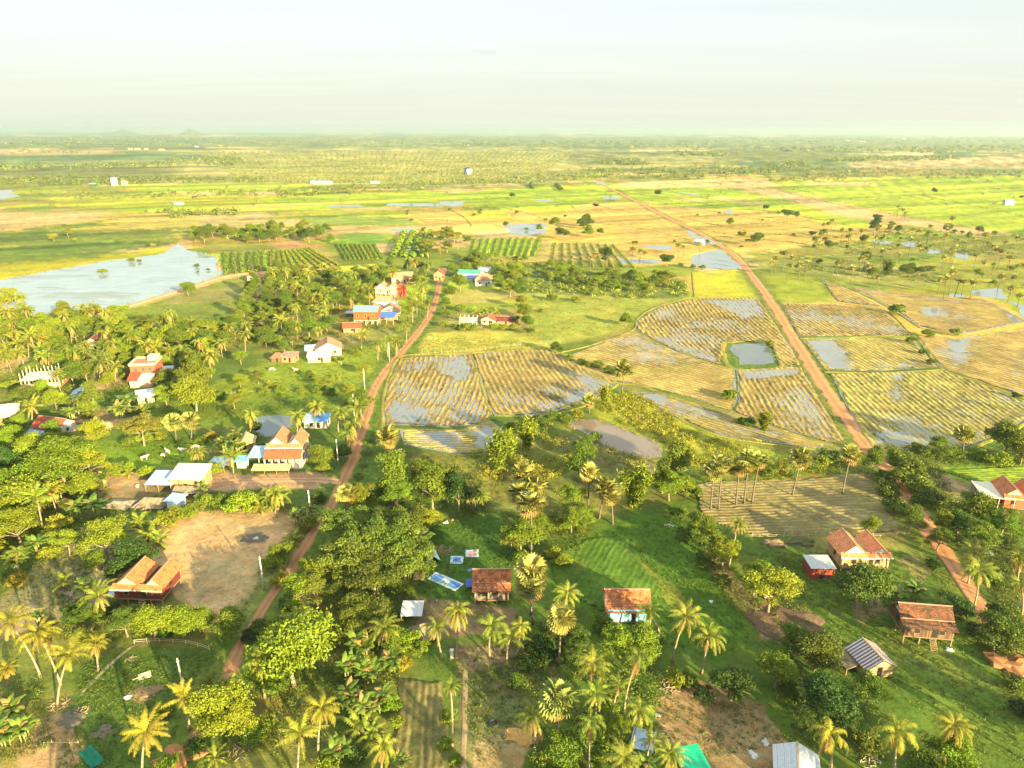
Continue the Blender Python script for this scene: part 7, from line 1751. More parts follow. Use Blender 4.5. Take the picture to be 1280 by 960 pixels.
    ('tall_tree', 1093, 573, 26, C_GREEN), ('shrub', 1122, 572, 34, C_GREEN), ('shrub', 1138, 582, 36, C_MID), ('shrub', 1130, 598, 40, C_MID), ('shrub', 1146, 605, 38, C_GREEN), ('shrub', 1112, 612, 34, C_MID), ('shrub', 1120, 632, 36, C_MID), ('shrub', 1105, 595, 26, C_MID), ('airy_tree', 1140, 645, 42, C_GREEN), ('round_tree', 1217, 636, 56, C_GREEN), ('round_tree', 1200, 655, 44, C_MID), ('airy_tree', 1225, 672, 50, C_GREEN), ('tall_tree', 1180, 650, 22, C_YEL), ('round_tree', 1178, 558, 32, C_GREEN), ('shrub', 1195, 566, 26, C_MID), ('shrub', 1222, 568, 24, C_YEL), ('shrub', 1160, 566, 22, C_GREEN), ('round_tree', 1262, 548, 48, C_GREEN), ('round_tree', 1280, 562, 40, C_GREEN), ('shrub', 1250, 575, 34, C_YEL), ('shrub', 1040, 572, 36, C_MID), ('shrub', 1025, 578, 30, C_YEL), ('shrub', 975, 585, 26, C_RUSSET), ('shrub', 1015, 585, 26, C_GREEN), ('shrub', 960, 590, 22, C_GREEN), ('round_tree', 1089, 655, 26, C_BRIGHT), ('shrub', 1165, 620, 36, C_MID), ('airy_tree', 1175, 672, 34, C_MID), ('airy_tree', 1240, 650, 36, C_GREEN), ('airy_tree', 1265, 660, 40, C_GREEN), ('airy_tree', 1268, 685, 36, C_MID), ('shrub', 1240, 720, 34, C_MID), ('shrub', 1150, 625, 30, C_MID), ('shrub', 1145, 560, 20, C_GREEN), ('shrub', 963, 430, 14, C_YEL), ('shrub', 1140, 425, 18, C_GREEN), ('shrub', 1160, 417, 18, C_GREEN), ('shrub', 1195, 415, 16, C_YEL), ('shrub', 1120, 387, 22, C_GREEN), ('shrub', 1155, 440, 14, C_GREEN), ('shrub', 1165, 452, 14, C_MID), ('shrub', 1270, 494, 14, C_DARK),
    # by the lake and beyond
    ('round_tree', 234, 360, 18, C_GREEN), ('airy_tree', 8, 372, 36, C_GOLD), ('shrub', 246, 332, 8, C_OLIVE), ('shrub', 247, 340, 5, C_OLIVE), ('shrub', 260, 337, 6, C_OLIVE), ('shrub', 164, 325, 10, C_OLIVE), ('shrub', 174, 326, 7, C_OLIVE), ('shrub', 128, 339, 12, C_YEL), ('airy_tree', 66, 296, 12, C_GOLD), ('airy_tree', 84, 289, 13, C_GOLD), ('shrub', 93, 299, 6, C_GOLD), ('shrub', 148, 300, 8, C_GREEN), ('shrub', 191, 306, 8, C_GOLD), ('shrub', 185, 307, 6, C_DARK),
    ('round_tree', 757, 316, 17, C_GREEN), ('tall_tree', 759, 318, 14, C_DARK), ('round_tree', 834, 324, 20, C_DARK), ('shrub', 851, 331, 9, C_GREEN), ('shrub', 866, 333, 10, C_GREEN), ('shrub', 878, 334, 11, C_GREEN), ('round_tree', 735, 275, 20, C_MID), ('round_tree', 728, 279, 16, C_MID), ('round_tree', 736, 288, 18, C_GREEN), ('round_tree', 750, 289, 11, C_MID), ('round_tree', 703, 291, 20, C_MID), ('round_tree', 693, 277, 13, C_GREEN), ('round_tree', 823, 241, 9, C_DARK), ('round_tree', 745, 257, 8, C_DARK), ('round_tree', 640, 244, 7, C_MID), ('round_tree', 947, 298, 18, C_MID), ('shrub', 930, 292, 8, C_GREEN), ('round_tree', 1016, 292, 10, C_DARK), ('tall_tree', 1095, 278, 14, C_DARK), ('round_tree', 985, 267, 16, C_MID), ('round_tree', 996, 268, 8, C_MID), ('round_tree', 958, 259, 10, C_DARK), ('round_tree', 1168, 238, 7, C_DARK), ('shrub', 1277, 246, 7, C_DARK), ('round_tree', 1150, 338, 16, C_MID), ('round_tree', 1030, 290, 9, C_GREEN), ('round_tree', 1092, 340, 15, C_GREEN), ('bamboo', 1110, 332, 14, C_GREEN),
]
SUGAR_FAR = [(742, 318), (738, 320), (800, 312), (805, 316), (855, 305), (848, 308), (875, 306), (790, 314), (1022, 308), (1058, 318), (1062, 312), (1081, 322), (1086, 330), (1098, 345), (1055, 322), (1065, 336), (1102, 318), (1046, 335), (1180, 320), (1192, 316), (1152, 308), (1138, 304), (1123, 304), (1190, 345), (1196, 352), (1205, 350), (1182, 355), (1175, 350), (1215, 355), (1230, 330), (1242, 326), (1250, 318), (1262, 322), (1272, 330), (1240, 306), (1257, 300), (1272, 296), (1160, 290), (1150, 286), (1140, 284), (1170, 296), (1180, 300), (1196, 298), (1210, 296), (1220, 318), (1128, 260), (1122, 258), (1132, 262), (1035, 280), (1030, 278), (1040, 276), (1062, 286), (1052, 288), (1080, 300), (1095, 296), (1105, 294), (980, 322), (985, 330), (990, 318), (1000, 332), (1008, 328), (965, 330), (970, 325), (1275, 365), (1262, 360), (1266, 350), (1250, 345)]

LAKE_P = gpl(POND['lake'])
KEEP_OUT = [LAKE_P] + [gpl(POND[k]) for k in ('brown_pond', 'village_pond')] + [gpl(p) for p in (
    [(290, 465), (345, 448), (440, 430), (490, 432), (468, 478), (455, 512), (400, 503), (300, 495), (255, 488)], [(235, 500), (440, 497), (440, 512), (300, 520), (200, 530)], [(122, 555), (250, 555), (260, 573), (220, 583), (130, 585)],
    [(205, 365), (320, 352), (300, 392), (230, 405), (190, 392)], [(-20, 450), (40, 443), (22, 464), (-20, 482)])]
ROADS_XY = [[tuple(p) for p in spline(gpl(r), 6)] for r in (ROAD_VILLAGE, ROAD_FIELD, BANK)]


def near_any(x, y, r):
    for L in ROADS_XY:
        for (a, b) in L:
            if abs(a - x) < r and abs(b - y) < r and math.hypot(a - x, b - y) < r: return True
    return False


def free(x, y, r, used):
    if any(inside(x, y, p) for p in KEEP_OUT): return False
    if near_any(x, y, 4 + r * .5): return False
    for (_, hx, hy) in LM:
        if abs(hx - x) < 9 and hy - 22 < y < hy + 7: return False
    for (hx, hy) in HOUSES:
        if abs(hx - x) < 8 + r * .4 and hy - 19 - r < y < hy + 7: return False
    return all((a - x) ** 2 + (b - y) ** 2 > (r + q) ** 2 * .62 for a, b, q in used)


def scatter(px, n, kinds, used, rmul=1.0, tries=40):
    poly = gpl(px); P = np.array(poly); lo, hi = P.min(0), P.max(0)
    got = 0
    for _ in range(n * tries):
        if got >= n: break
        x, y = RND.uniform(lo[0], hi[0]), RND.uniform(lo[1], hi[1])
        if not inside(x, y, poly): continue
        kind, R, col = RND.choices([k[:3] for k in kinds], [k[3] for k in kinds])[0]
        R = R * RND.uniform(.75, 1.25)
        if not free(x, y, R * rmul, used): continue
        used.append((x, y, R * rmul)); got += 1
        if kind in ('coconut', 'sugar'): far_palm(kind, x, y, R / (4.0 if kind == 'coconut' else 2.6), col)
        else: plant(kind, 0, 0, 0, col, xy=(x, y), R=R, zk=RND.uniform(.85, 1.15))
    return got


def build_plants():
    for i, p in enumerate(PALMS): palm('coconut', *p, col=C_GOLD if (p[0] < 500 and p[1] > 760 and i not in (13,)) or (p[0] > 1000 and p[1] > 880) else (C_PALM if RND.random() < .75 else C_PALMD))
    for p in SUGARS: palm('sugar', *p)
    for t in TREES_AT: plant(*t)
    for u, v in SUGAR_FAR:
        x, y = gp(u, v, 0); x, y = gp(u, v + 6, 6); far_palm('sugar', x, y, RND.uniform(.85, 1.15), C_SUGAR)
    used = [(t['x'], t['y'], 2.6) for t in TREES]
    vil = [('coconut', 4.2, C_PALM, 7), ('coconut', 3.8, C_GOLD, 2), ('round_tree', 4.6, C_YEL, 4), ('round_tree', 4.2, C_BRIGHT, 2), ('round_tree', 4.2, C_GREEN, 2), ('airy_tree', 4.2, C_YEL, 4), ('airy_tree', 3.8, C_OLIVE, 2), ('banana', 2.4, C_BANANA, 2), ('tall_tree', 2.8, C_GREEN, 2), ('shrub', 2.0, C_YEL, 3)]
    viu = [('coconut', 4.0, C_PALM, 7), ('round_tree', 4.6, C_GREEN, 4), ('round_tree', 4.6, C_MID, 3), ('airy_tree', 4.2, C_OLIVE, 3), ('tall_tree', 3.0, C_GREEN, 3), ('shrub', 2.2, C_YEL, 2), ('airy_tree', 4.4, C_YEL, 2)]
    a = scatter([(-40, 402), (60, 398), (135, 394), (200, 410), (280, 425), (280, 465), (230, 500), (190, 520), (90, 545), (20, 560), (-40, 560)], 205, vil, used, .56)
    b = scatter([(300, 356), (345, 345), (440, 345), (540, 338), (540, 390), (500, 415), (440, 425), (330, 440), (285, 455), (230, 425), (300, 400)], 165, viu, used, .58)
    c = scatter([(-40, 560), (60, 552), (125, 590), (150, 630), (100, 690), (-40, 740)], 48, vil, used, .7)
    e = scatter([(560, 325), (640, 320), (700, 336), (862, 352), (852, 373), (760, 372), (640, 362), (560, 350)], 62, [('round_tree', 4.2, C_GREEN, 4), ('airy_tree', 4.2, C_YEL, 2), ('round_tree', 4.0, C_BRIGHT, 4), ('shrub', 2.6, C_BRIGHT, 4), ('airy_tree', 4.0, C_OLIVE, 3)], used, .75)
    f = scatter([(960, 312), (1050, 300), (1110, 285), (1290, 290), (1290, 362), (1180, 352), (1100, 342), (965, 345)], 66, [('round_tree', 4.0, C_MID, 3), ('shrub', 2.6, C_GREEN, 6), ('airy_tree', 3.8, C_GREEN, 2), ('shrub', 2.4, C_OLIVE, 3), ('sugar', 2.6, C_SUGAR, 4)], used, .9)
    g = scatter([(240, 294), (330, 288), (420, 291), (420, 304), (300, 304), (240, 303)], 48, [('round_tree', 5.5, C_GREEN, 3), ('airy_tree', 5, C_YEL, 2), ('shrub', 3, C_YEL, 2), ('round_tree', 5, C_MID, 2)], used, .7)
    h = scatter([(545, 295), (585, 290), (590, 325), (530, 335), (525, 318)], 14, [('spreading_tree', 7, C_RUSSET, 3), ('airy_tree', 6, C_OLIVE, 2), ('coconut', 4.2, C_PALM, 1)], used, .7)
    m = scatter([(640, 262), (1000, 262), (1000, 300), (930, 316), (860, 320), (690, 300)], 14, [('shrub', 2.4, C_MID, 4), ('round_tree', 3.4, C_GREEN, 1)], used, 3)
    n = scatter([(500, 262), (640, 262), (680, 290), (520, 292)], 12, [('shrub', 3, C_OLIVE, 3), ('round_tree', 4, C_GREEN, 1)], used, 2)
    # a few more trees that stand just below and beside the picture; their long shadows fall into it
    rr = random.Random(4)
    OFF = [(x + rr.uniform(-4, 4), y + rr.uniform(-4, 4)) for y in (28, 44, 59) for x in range(-50, 100, 10) if abs(x) < 20 + y * 1.1]
    OFF += [(88, 88), (97, 100), (92, 78), (106, 112), (84, 74)]
    for k, (x, y) in enumerate(OFF):
        if k % 3 == 0: plant('round_tree', 0, 0, 0, C_GREEN, xy=(x, y), R=RND.uniform(4.5, 6), note='off')
        else: o = far_palm('coconut', x, y, RND.uniform(1.1, 1.35), C_PALM); TREES[-1]['note'] = 'off'
    import collections
    print('planted', len(TREES), a, b, c, e, f, g, h, m, n, collections.Counter(t['kind'] for t in TREES))


def crop_rows():
    """orchard rows and hedged crops, each row an object"""
    lib = []
    rng = np.random.default_rng(5)

    def row(name, p, q, w, hgt, col, label, group, gap=1.0, cat='crop row'):
        L = math.hypot(q[0] - p[0], q[1] - p[1]); n = int(L / (w * gap)); 
        if n < 2: return
        per = 26
        t = np.repeat((np.arange(n) + .5) / n, per)
        base = np.stack([p[0] + (q[0] - p[0]) * t, p[1] + (q[1] - p[1]) * t, np.full(n * per, hgt * .5)], 1)
        d = unit(rng.normal(size=(n * per, 3))); sc = np.repeat(rng.uniform(.7, 1.15, n), per)[:, None]
        P = base + d * np.array([w * .5, w * .5, hgt * .5]) * sc; P[:, 2] = np.maximum(P[:, 2], .05)
        V, Q = leaf_quads(P, unit(d + [0, 0, .4]), w * .42, .6, rng, .1)
        V[:, :2] -= p; o = link(name, np_mesh(name, V, Q, LEAF, {'tint': np.clip(rng.normal(.55, .2, len(Q)), 0, 1), 'dry': np.zeros(len(Q))}))
        o.location = (p[0], p[1], 0); o.color = jit(col, RND); tag(o, label, cat, group)

    def block_rows(c0, c1, d0, d1, n, w, h, col, label, group, gap=1.0, name='crop_row'):
        # n rows, each from the line c0-c1 to the line d0-d1
        A, B, C, D = gp(*c0), gp(*c1), gp(*d0), gp(*d1)
        for i in range(n):
            t = (i + .5) / n
            lab = label if n < 3 and i < 0 else label + ', ' + ['first', 'second', 'third', 'fourth', 'fifth', 'sixth', 'seventh', 'eighth', 'ninth', 'tenth'][i] + ' from the left'
            row(name, (A[0] + (B[0] - A[0]) * t, A[1] + (B[1] - A[1]) * t), (C[0] + (D[0] - C[0]) * t, C[1] + (D[1] - C[1]) * t), w, h, col, lab, group, gap)
    block_rows((279, 344), (345, 338), (276, 318), (345, 315), 7, 4.0, 2.4, C_GREEN, 'row of green orchard bushes beside the lake track', 'orchard rows by the lake')
    block_rows((345, 338), (428, 332), (345, 315), (388, 311), 9, 2.8, 1.8, C_YEL, 'row of thin bushes on red soil beside the orchard', 'bush rows on red soil', .9)
    block_rows((486, 322), (535, 322), (500, 292), (545, 292), 4, 6.5, 4.2, C_BRIGHT, 'row of bright orchard trees behind the village', 'orchard tree rows behind the village', .75)
    block_rows((430, 326), (480, 324), (418, 306), (470, 306), 9, 2.6, 1.7, C_GREEN, 'row of dark green bushes in the middle orchard', 'dark bush rows', .9)
    block_rows((585, 322), (672, 320), (590, 299), (680, 297), 10, 2.6, 1.3, C_BRIGHT, 'row of leafy crop in the long green field', 'leafy crop rows', 1.0)
    block_rows((684, 332), (800, 336), (690, 304), (770, 306), 9, 1.8, 1.3, C_YEL, 'thin row of young bushes on the tan field', 'thin bush rows', 1.0)
    block_rows((650, 235), (720, 240), (648, 230), (712, 232), 2, 8, 5, C_MID, 'short row of round trees in the bright rice', 'round tree rows in the rice', .85)


def leaf_mass(name, spots, per, size, label_kind='stuff', col=C_GREEN, squash=.6, seed=1, up=.5, aspect=.6):
    """one mesh of many low clumps: spots = (x, y, radius, height)"""
    rng = np.random.default_rng(seed); S = np.array(spots); n = len(S)
    i = np.repeat(np.arange(n), per)
    d = unit(rng.normal(size=(n * per, 3))); d[:, 2] = np.abs(d[:, 2]); r = rng.uniform(.55, 1.05, (n * per, 1))
    P = np.c_[S[i, 0], S[i, 1], np.zeros(len(i))] + d * r * np.c_[S[i, 2], S[i, 2], S[i, 3]]
    P[:, 2] += .05
    V, Q = leaf_quads(P, unit(d + rng.normal(0, .4, d.shape) + [0, 0, up]), 1.0, aspect, rng, .1)
    # size follows each clump
    c = V.reshape(-1, 4, 3); m = P[:, None, :]; c = m + (c - m) * (S[i, 2] * size)[:, None, None]
    tint = np.clip(rng.normal(.5, .2, len(Q)) + (rng.random(n)[i] - .5) * .5, 0, 1)
    o = link(name, np_mesh(name, c.reshape(-1, 3), Q, LEAF, {'tint': tint, 'dry': np.zeros(len(Q))})); o.color = (*col, 1); o['kind'] = 'stuff'
    return o


def in_poly_pts(px, n, rng, ok=None):
    poly = gpl(px); P = np.array(poly); lo, hi = P.min(0), P.max(0); out = []
    while len(out) < n:
        k = max(200, n); x = rng.uniform(lo[0], hi[0], k); y = rng.uniform(lo[1], hi[1], k)
        m = sdpoly(x, y, poly) < 0
        for a, b in zip(x[m], y[m]):
            if ok is None or ok(a, b): out.append((a, b))
            if len(out) >= n: break
        if not m.any(): break
    return out


def build_masses():
    rng = np.random.default_rng(77)
    off_road = lambda a, b: not near_any(a, b, 4.5) and not any(inside(a, b, p) for p in KEEP_OUT[:3])
    # undergrowth in the gardens and along the tracks
    sp = []
    for px, n, R, H in [([(60, 740), (150, 770), (300, 795), (150, 800), (60, 800)], 60, .8, .7), ([(310, 780), (440, 720), (520, 740), (510, 830), (430, 960), (330, 960), (320, 860)], 260, .9, .8), ([(480, 600), (600, 590), (620, 640), (540, 660), (480, 640)], 150, 1.0, .9), ([(400, 640), (540, 640), (530, 730), (380, 730)], 120, .8, .6),
                       ([(650, 790), (720, 760), (760, 780), (830, 850), (800, 960), (690, 960), (650, 900)], 190, .9, .8), ([(930, 690), (1000, 700), (1020, 780), (1000, 850), (1090, 860), (1080, 950), (1000, 930), (960, 850)], 130, .9, .8), ([(1150, 680), (1280, 650), (1280, 790), (1210, 800), (1170, 730)], 200, .9, .8), ([(1110, 560), (1170, 575), (1200, 640), (1150, 660), (1110, 620)], 200, 1.1, 1.0),
                       ([(860, 640), (900, 660), (950, 760), (930, 780), (880, 700)], 90, .8, .7), ([(630, 640), (760, 640), (720, 700), (650, 720)], 110, .9, .8), ([(0, 560), (120, 590), (150, 640), (60, 700), (0, 740)], 240, 1.1, .9), ([(0, 420), (140, 400), (280, 430), (230, 510), (100, 545), (0, 560)], 420, 1.4, 1.2), ([(300, 352), (540, 345), (520, 410), (430, 430), (300, 445)], 380, 1.5, 1.3), ([(190, 620), (330, 612), (330, 640), (220, 645)], 70, .9, .7), ([(0, 860), (60, 850), (60, 930), (0, 960)], 40, .8, .7),
                       ([(840, 575), (1000, 585), (1100, 560), (1100, 590), (990, 600), (880, 606)], 150, .9, .8), ([(440, 545), (470, 540), (450, 600), (430, 640), (415, 640)], 60, .9, .7), ([(1150, 560), (1280, 560), (1280, 582), (1170, 582)], 90, 1.1, .9)]:
        for a, b in in_poly_pts(px, int(n * 1.35), rng, off_road): s = R * rng.uniform(.5, 1.4); sp.append((a, b, s, H * s / R))
    sp = [(a, b, r * 1.35, h * 1.3) for a, b, r, h in sp]
    leaf_mass('undergrowth', sp, 60, .22, col=(.09, .13, .016), seed=3)
    # yellow-green tussocks of the wet meadow
    ts = []
    for px, n in [([(748, 500), (790, 490), (880, 540), (1005, 578), (960, 598), (870, 588), (830, 556), (790, 534), (748, 520)], 1500), ([(560, 570), (700, 548), (720, 575), (700, 600), (600, 600)], 520), ([(700, 545), (760, 560), (830, 580), (800, 600), (715, 575)], 160), ([(790, 560), (840, 580), (830, 592), (780, 574)], 50), ([(640, 545), (690, 530), (700, 545), (660, 562)], 60)]:
        for a, b in in_poly_pts(px, n, rng, lambda x, y: not inside(x, y, KEEP_OUT[1])):
            if vnoise(np.array([a]), np.array([b]), 7, 5)[0] > .34: s = rng.uniform(.5, 1.35); ts.append((a, b, s, s * 1.0))
    for k in ('brown_pond', 'village_pond', 'square_pond', 'lake'):      # reeds along the water's edge
        P = np.array(dense(gpl(POND[k]), 1.6, 1.2, 5))
        for a, b in P:
            if rng.random() < (.75 if k == 'brown_pond' else .4) and abs(a) < 420 and b < 560: s = rng.uniform(.35, 1.0) * (1.5 if k == 'lake' else 1); ts.append((a + rng.normal(0, .5), b + rng.normal(0, .5), s, s * 1.1))
    leaf_mass('marsh_grass', ts, 22, .62, col=(.27, .27, .028), seed=4, up=0, aspect=.25)
    # weeds on road verges and paddy banks
    vs = []
    for line, w in [(ROAD_VILLAGE, 3.2), (ROAD_FIELD, 4.0)]:
        C = spline(gpl(line), 1.0); C = C[np.hypot(C[:, 0], C[:, 1]) < 420]
        T = np.gradient(C, axis=0); T /= np.linalg.norm(T, axis=1, keepdims=True); N = np.stack([-T[:, 1], T[:, 0]], 1)
        for i in range(len(C)):
            for sg in (-1, 1):
                for _ in range(2):
                    if rng.random() < .75: p = C[i] + N[i] * sg * (w + abs(rng.normal(0, 1.3))); s = rng.uniform(.25, .7); vs.append((p[0], p[1], s, s * .8))
    for px, w in BUNDS[:20]:
        C = spline(gpl(px), 1.6)
        for p in C:
            if rng.random() < .8: s = rng.uniform(.2, .6); vs.append((p[0] + rng.normal(0, .5), p[1] + rng.normal(0, .5), s, s * .9))
    leaf_mass('verge_weeds', vs, 14, .6, col=(.11, .15, .018), seed=6, up=.2, aspect=.35)
    # coarse grass over lawns and pastures
    gs = []
    for px, n in [([(105, 830), (265, 815), (215, 900), (170, 960), (70, 960)], 700), ([(530, 660), (640, 640), (650, 700), (590, 760), (520, 740)], 500), ([(690, 680), (850, 640), (940, 800), (880, 830), (760, 770)], 1100), ([(930, 690), (1130, 690), (1210, 780), (1280, 860), (1280, 960), (1210, 940), (1000, 760)], 1500), ([(560, 810), (690, 800), (680, 900), (600, 960)], 500), ([(0, 750), (110, 655), (160, 690), (60, 780)], 500), ([(290, 470), (440, 432), (490, 432), (455, 512), (250, 490)], 700), ([(130, 555), (250, 555), (220, 583)], 250), ([(820, 870), (950, 880), (990, 930), (830, 960)], 260), ([(530, 418), (680, 430), (690, 438), (520, 443)], 400), ([(655, 370), (830, 376), (785, 410), (670, 428)], 600), ([(240, 500), (440, 500), (200, 535)], 500), ([(500, 570), (620, 570), (640, 620), (520, 600)], 400)]:
        for a, b in in_poly_pts(px, int(n * 1.8), rng, lambda x, y: not near_any(x, y, 3)): s = rng.uniform(.15, .55); gs.append((a, b, s, s * .55))
    leaf_mass('grass', gs, 9, .8, col=(.085, .13, .016), seed=7, up=.2, aspect=.3)
    # woods and orchards far out
    far = []
    pl = []
    A, B, C_, D_ = gp(300, 229), gp(660, 229), gp(250, 190), gp(720, 190)
    for i in range(64):
        for j in range(40):
            s, t = (i + .5) / 64, ((j + .5) / 40) ** 1.5
            x = (A[0] * (1 - s) + B[0] * s) * (1 - t) + (C_[0] * (1 - s) + D_[0] * s) * t; y = (A[1] * (1 - s) + B[1] * s) * (1 - t) + (C_[1] * (1 - s) + D_[1] * s) * t
            pl.append((x + rng.normal(0, 1.5), y + rng.normal(0, 1.5 + 6 * t), rng.uniform(3.2, 4.6) * (1 + t), rng.uniform(4.5, 6.5)))
    leaf_mass('orchard_trees', pl, 16, .62, col=(.18, .205, .05), seed=8)
    for px, n, R, H in [([(-60, 231), (330, 229), (330, 223), (-60, 222)], 420, 5, 7), ([(60, 243), (330, 238), (330, 246), (100, 250)], 110, 4, 4), ([(180, 262), (230, 265), (220, 268), (190, 268)], 14, 4, 4), ([(205, 266), (300, 262), (300, 270), (200, 274)], 60, 4, 4.5), ([(330, 236), (560, 228), (560, 236), (350, 248)], 150, 4.5, 5), ([(560, 226), (740, 216), (760, 222), (640, 232), (580, 234)], 150, 5, 6),
                       ([(700, 214), (900, 206), (930, 214), (820, 222), (720, 224)], 170, 6, 7), ([(820, 222), (960, 208), (1000, 200), (1010, 206), (960, 218), (850, 226)], 150, 7, 8), ([(740, 203), (800, 200), (810, 206), (760, 207)], 90, 9, 10), ([(960, 222), (1060, 220), (1060, 226), (960, 227)], 60, 5, 6), ([(900, 208), (1280, 214), (1280, 219), (1010, 222)], 150, 6, 6), ([(1025, 200), (1190, 196), (1200, 200), (1040, 203)], 160, 10, 11), ([(1150, 218), (1290, 214), (1290, 222), (1160, 224)], 50, 6, 6), ([(-60, 208), (300, 202), (330, 206), (-60, 214)], 160, 8, 9), ([(205, 199), (300, 198), (300, 202), (210, 202)], 110, 9, 9),
                       ([(880, 186), (1290, 182), (1290, 192), (1000, 190)], 170, 16, 13), ([(560, 178), (900, 176), (900, 186), (560, 184)], 190, 17, 13), ([(-60, 174), (330, 172), (330, 183), (-60, 184)], 230, 18, 13), ([(330, 172), (640, 173), (640, 184), (330, 183)], 200, 18, 13), ([(900, 172), (1290, 172), (1290, 180), (900, 178)], 170, 22, 14), ([(840, 190), (910, 192), (905, 196), (850, 195)], 90, 11, 11), ([(-60, 188), (120, 187), (120, 192), (-60, 193)], 30, 10, 9)]:
        for a, b in in_poly_pts(px, n, rng): s = R * rng.uniform(.6, 1.3); far.append((a, b, s, H * s / R))
    for k in range(480):       # loose trees sprinkled over the plain
        u, v = rng.uniform(-40, 1320), rng.choice([rng.uniform(186, 225), rng.uniform(222, 262)])
        a, b = gp(u, v); s = rng.uniform(1.2, 3.4); far.append((a, b, s, s * 1.2))
    leaf_mass('woodland', far, 20, .6, col=(.12, .15, .03), seed=9)
    # small growth on banks in the rice and straw
    bk = []
    for px, w in BUNDS[20:]:
        for p in spline(gpl(px), 5.0):
            if rng.random() < .5: s = rng.uniform(.5, 1.5); bk.append((p[0] + rng.normal(0, 1), p[1] + rng.normal(0, 1), s, s * .8))
    leaf_mass('bank_weeds', bk, 14, .6, col=(.08, .11, .018), seed=10)
    # the low green wood
    wd = []
    for a, b in in_poly_pts([(575, 330), (640, 322), (700, 336), (860, 352), (852, 372), (760, 372), (650, 364), (570, 352)], 420, rng): s = rng.uniform(1.5, 3.2); wd.append((a, b, s, s * .9))
    leaf_mass('thicket', wd, 40, .38, col=(.18, .22, .02), seed=11)
    cr = []
    for a, b in in_poly_pts([(1110, 285), (1290, 296), (1290, 330), (1150, 310), (1080, 318), (1010, 305), (1060, 292)], 420, rng): s = rng.uniform(1.0, 2.2); cr.append((a, b, s, s * .8))
    for a, b in in_poly_pts([(1000, 330), (1100, 338), (1280, 355), (1280, 362), (1080, 346), (990, 340)], 160, rng): s = rng.uniform(.8, 1.8); cr.append((a, b, s, s * .8))
    leaf_mass('scrub', cr, 26, .45, col=(.11, .15, .018), seed=12)


# ---------------------------------------------------------------- labels of the plants
ORD = ['nearest', 'second nearest', 'third nearest', 'fourth nearest', 'fifth nearest', 'sixth nearest', 'seventh nearest', 'eighth nearest', 'ninth nearest', 'tenth nearest', 'eleventh nearest', 'twelfth nearest', 'thirteenth nearest', 'fourteenth nearest', 'fifteenth nearest', 'sixteenth nearest', 'seventeenth nearest', 'eighteenth nearest', 'nineteenth nearest', 'twentieth nearest']
PLACES = [('the square paddy pond', 943, 443), ('the brown reed pond', 770, 548), ('the village pond', 338, 532), ('the lake outlet', 228, 312), ('the vegetable plot', 525, 900), ('the sandy lot', 290, 700), ('the green crop field', 800, 690), ('the ploughed palm plot', 990, 630), ('the drying mats', 565, 715), ('the long pasture fence', 350, 490), ('the dark palm lawn', 160, 870), ('the dirt yard', 900, 905), ('the wide streaked lawn', 1180, 860),
          ('the bend of the village track', 470, 480), ('the field road crossing', 1095, 570), ('the far pale pond', 655, 286), ('the orchard rows', 330, 328), ('the flooded roadside paddy', 895, 326), ('the low green wood', 740, 352), ('the lake bank', 110, 395), ('the scrubby palm flat', 1190, 332), ('the palm flat pools', 1140, 304), ('the bright roadside grass plot', 1000, 362), ('the far edge of the palms', 1250, 300), ('the round pasture tree', 696, 437), ('the bright rice corner', 1230, 596), ('the golden stubble field', 1190, 395), ('the twin paddies', 590, 490)]


def label_trees():
    for n, u, v in PLACES: LM.append((n, *gp(u, v)))
    keys = {}
    for t in TREES:
        if t['note'] == 'off':
            t['o']['label'] = 'tree standing beyond the lower edge of the view'; t['o']['group'] = 'trees beyond the lower edge'; continue
        best = min(LM, key=lambda L: math.hypot(L[1] - t['x'], (L[2] - t['y'])))
        dx, dy = t['x'] - best[1], t['y'] - best[2]; d = math.hypot(dx, dy)
        rel = 'behind' if dy > abs(dx) * .8 else 'in front of' if -dy > abs(dx) * .8 else ('right of' if dx > 0 else 'left of')
        t['best'], t['d'] = best[0], d
        desc = f"{t['col']} {KIND_WORD[t['kind']]}"
        keys.setdefault((desc, rel, best[0]), []).append(t)
    for (desc, rel, lm), L in keys.items():
        L.sort(key=lambda t: t['d'])
        for i, t in enumerate(L):
            if len(L) == 1: s = f'{desc} {rel} {lm}'
            else: s = f'{desc} {rel} {lm}, {ORD[i]}' if i < len(ORD) else f'{desc} {rel} {lm}, farthest group'
            t['o']['label'] = s
# ---------------------------------------------------------------- hills, air, light, camera
def build_hills():
    for (u, w, h, d, sd) in [(283, 230, 22, 12000, 3), (281, 100, 38, 12050, 8), (208, 300, 12, 13000, 5)]:
        x = (u - 640) / FPX * d * 1.06; n = 28; bm = bmesh.new(); V = []
        for i in range(n + 1):
            for j in range(n + 1):
                a, b = (i / n * 2 - 1), (j / n * 2 - 1); r = math.hypot(a, b)
                z = (h + 90) * max(0, 1 - r) ** 1.25 * (1 + .5 * (float(vnoise(a * 3 + sd, b * 3, .6, sd)) - .5)) - 4
                V.append(bm.verts.new((x + a * w, d + b * w, z)))
        for i in range(n):
            for j in range(n): bm.faces.new((V[i * (n + 1) + j], V[(i + 1) * (n + 1) + j], V[(i + 1) * (n + 1) + j + 1], V[i * (n + 1) + j + 1]))
        me = bpy.data.meshes.new('hill'); bm.to_mesh(me); bm.free(); me.materials.append(plain('hill_scrub', (.08, .1, .04), .95, .1, .3, .01))
        tag(link('hill', me), kind='structure')


HAZE_DENSITY = 8.5e-5


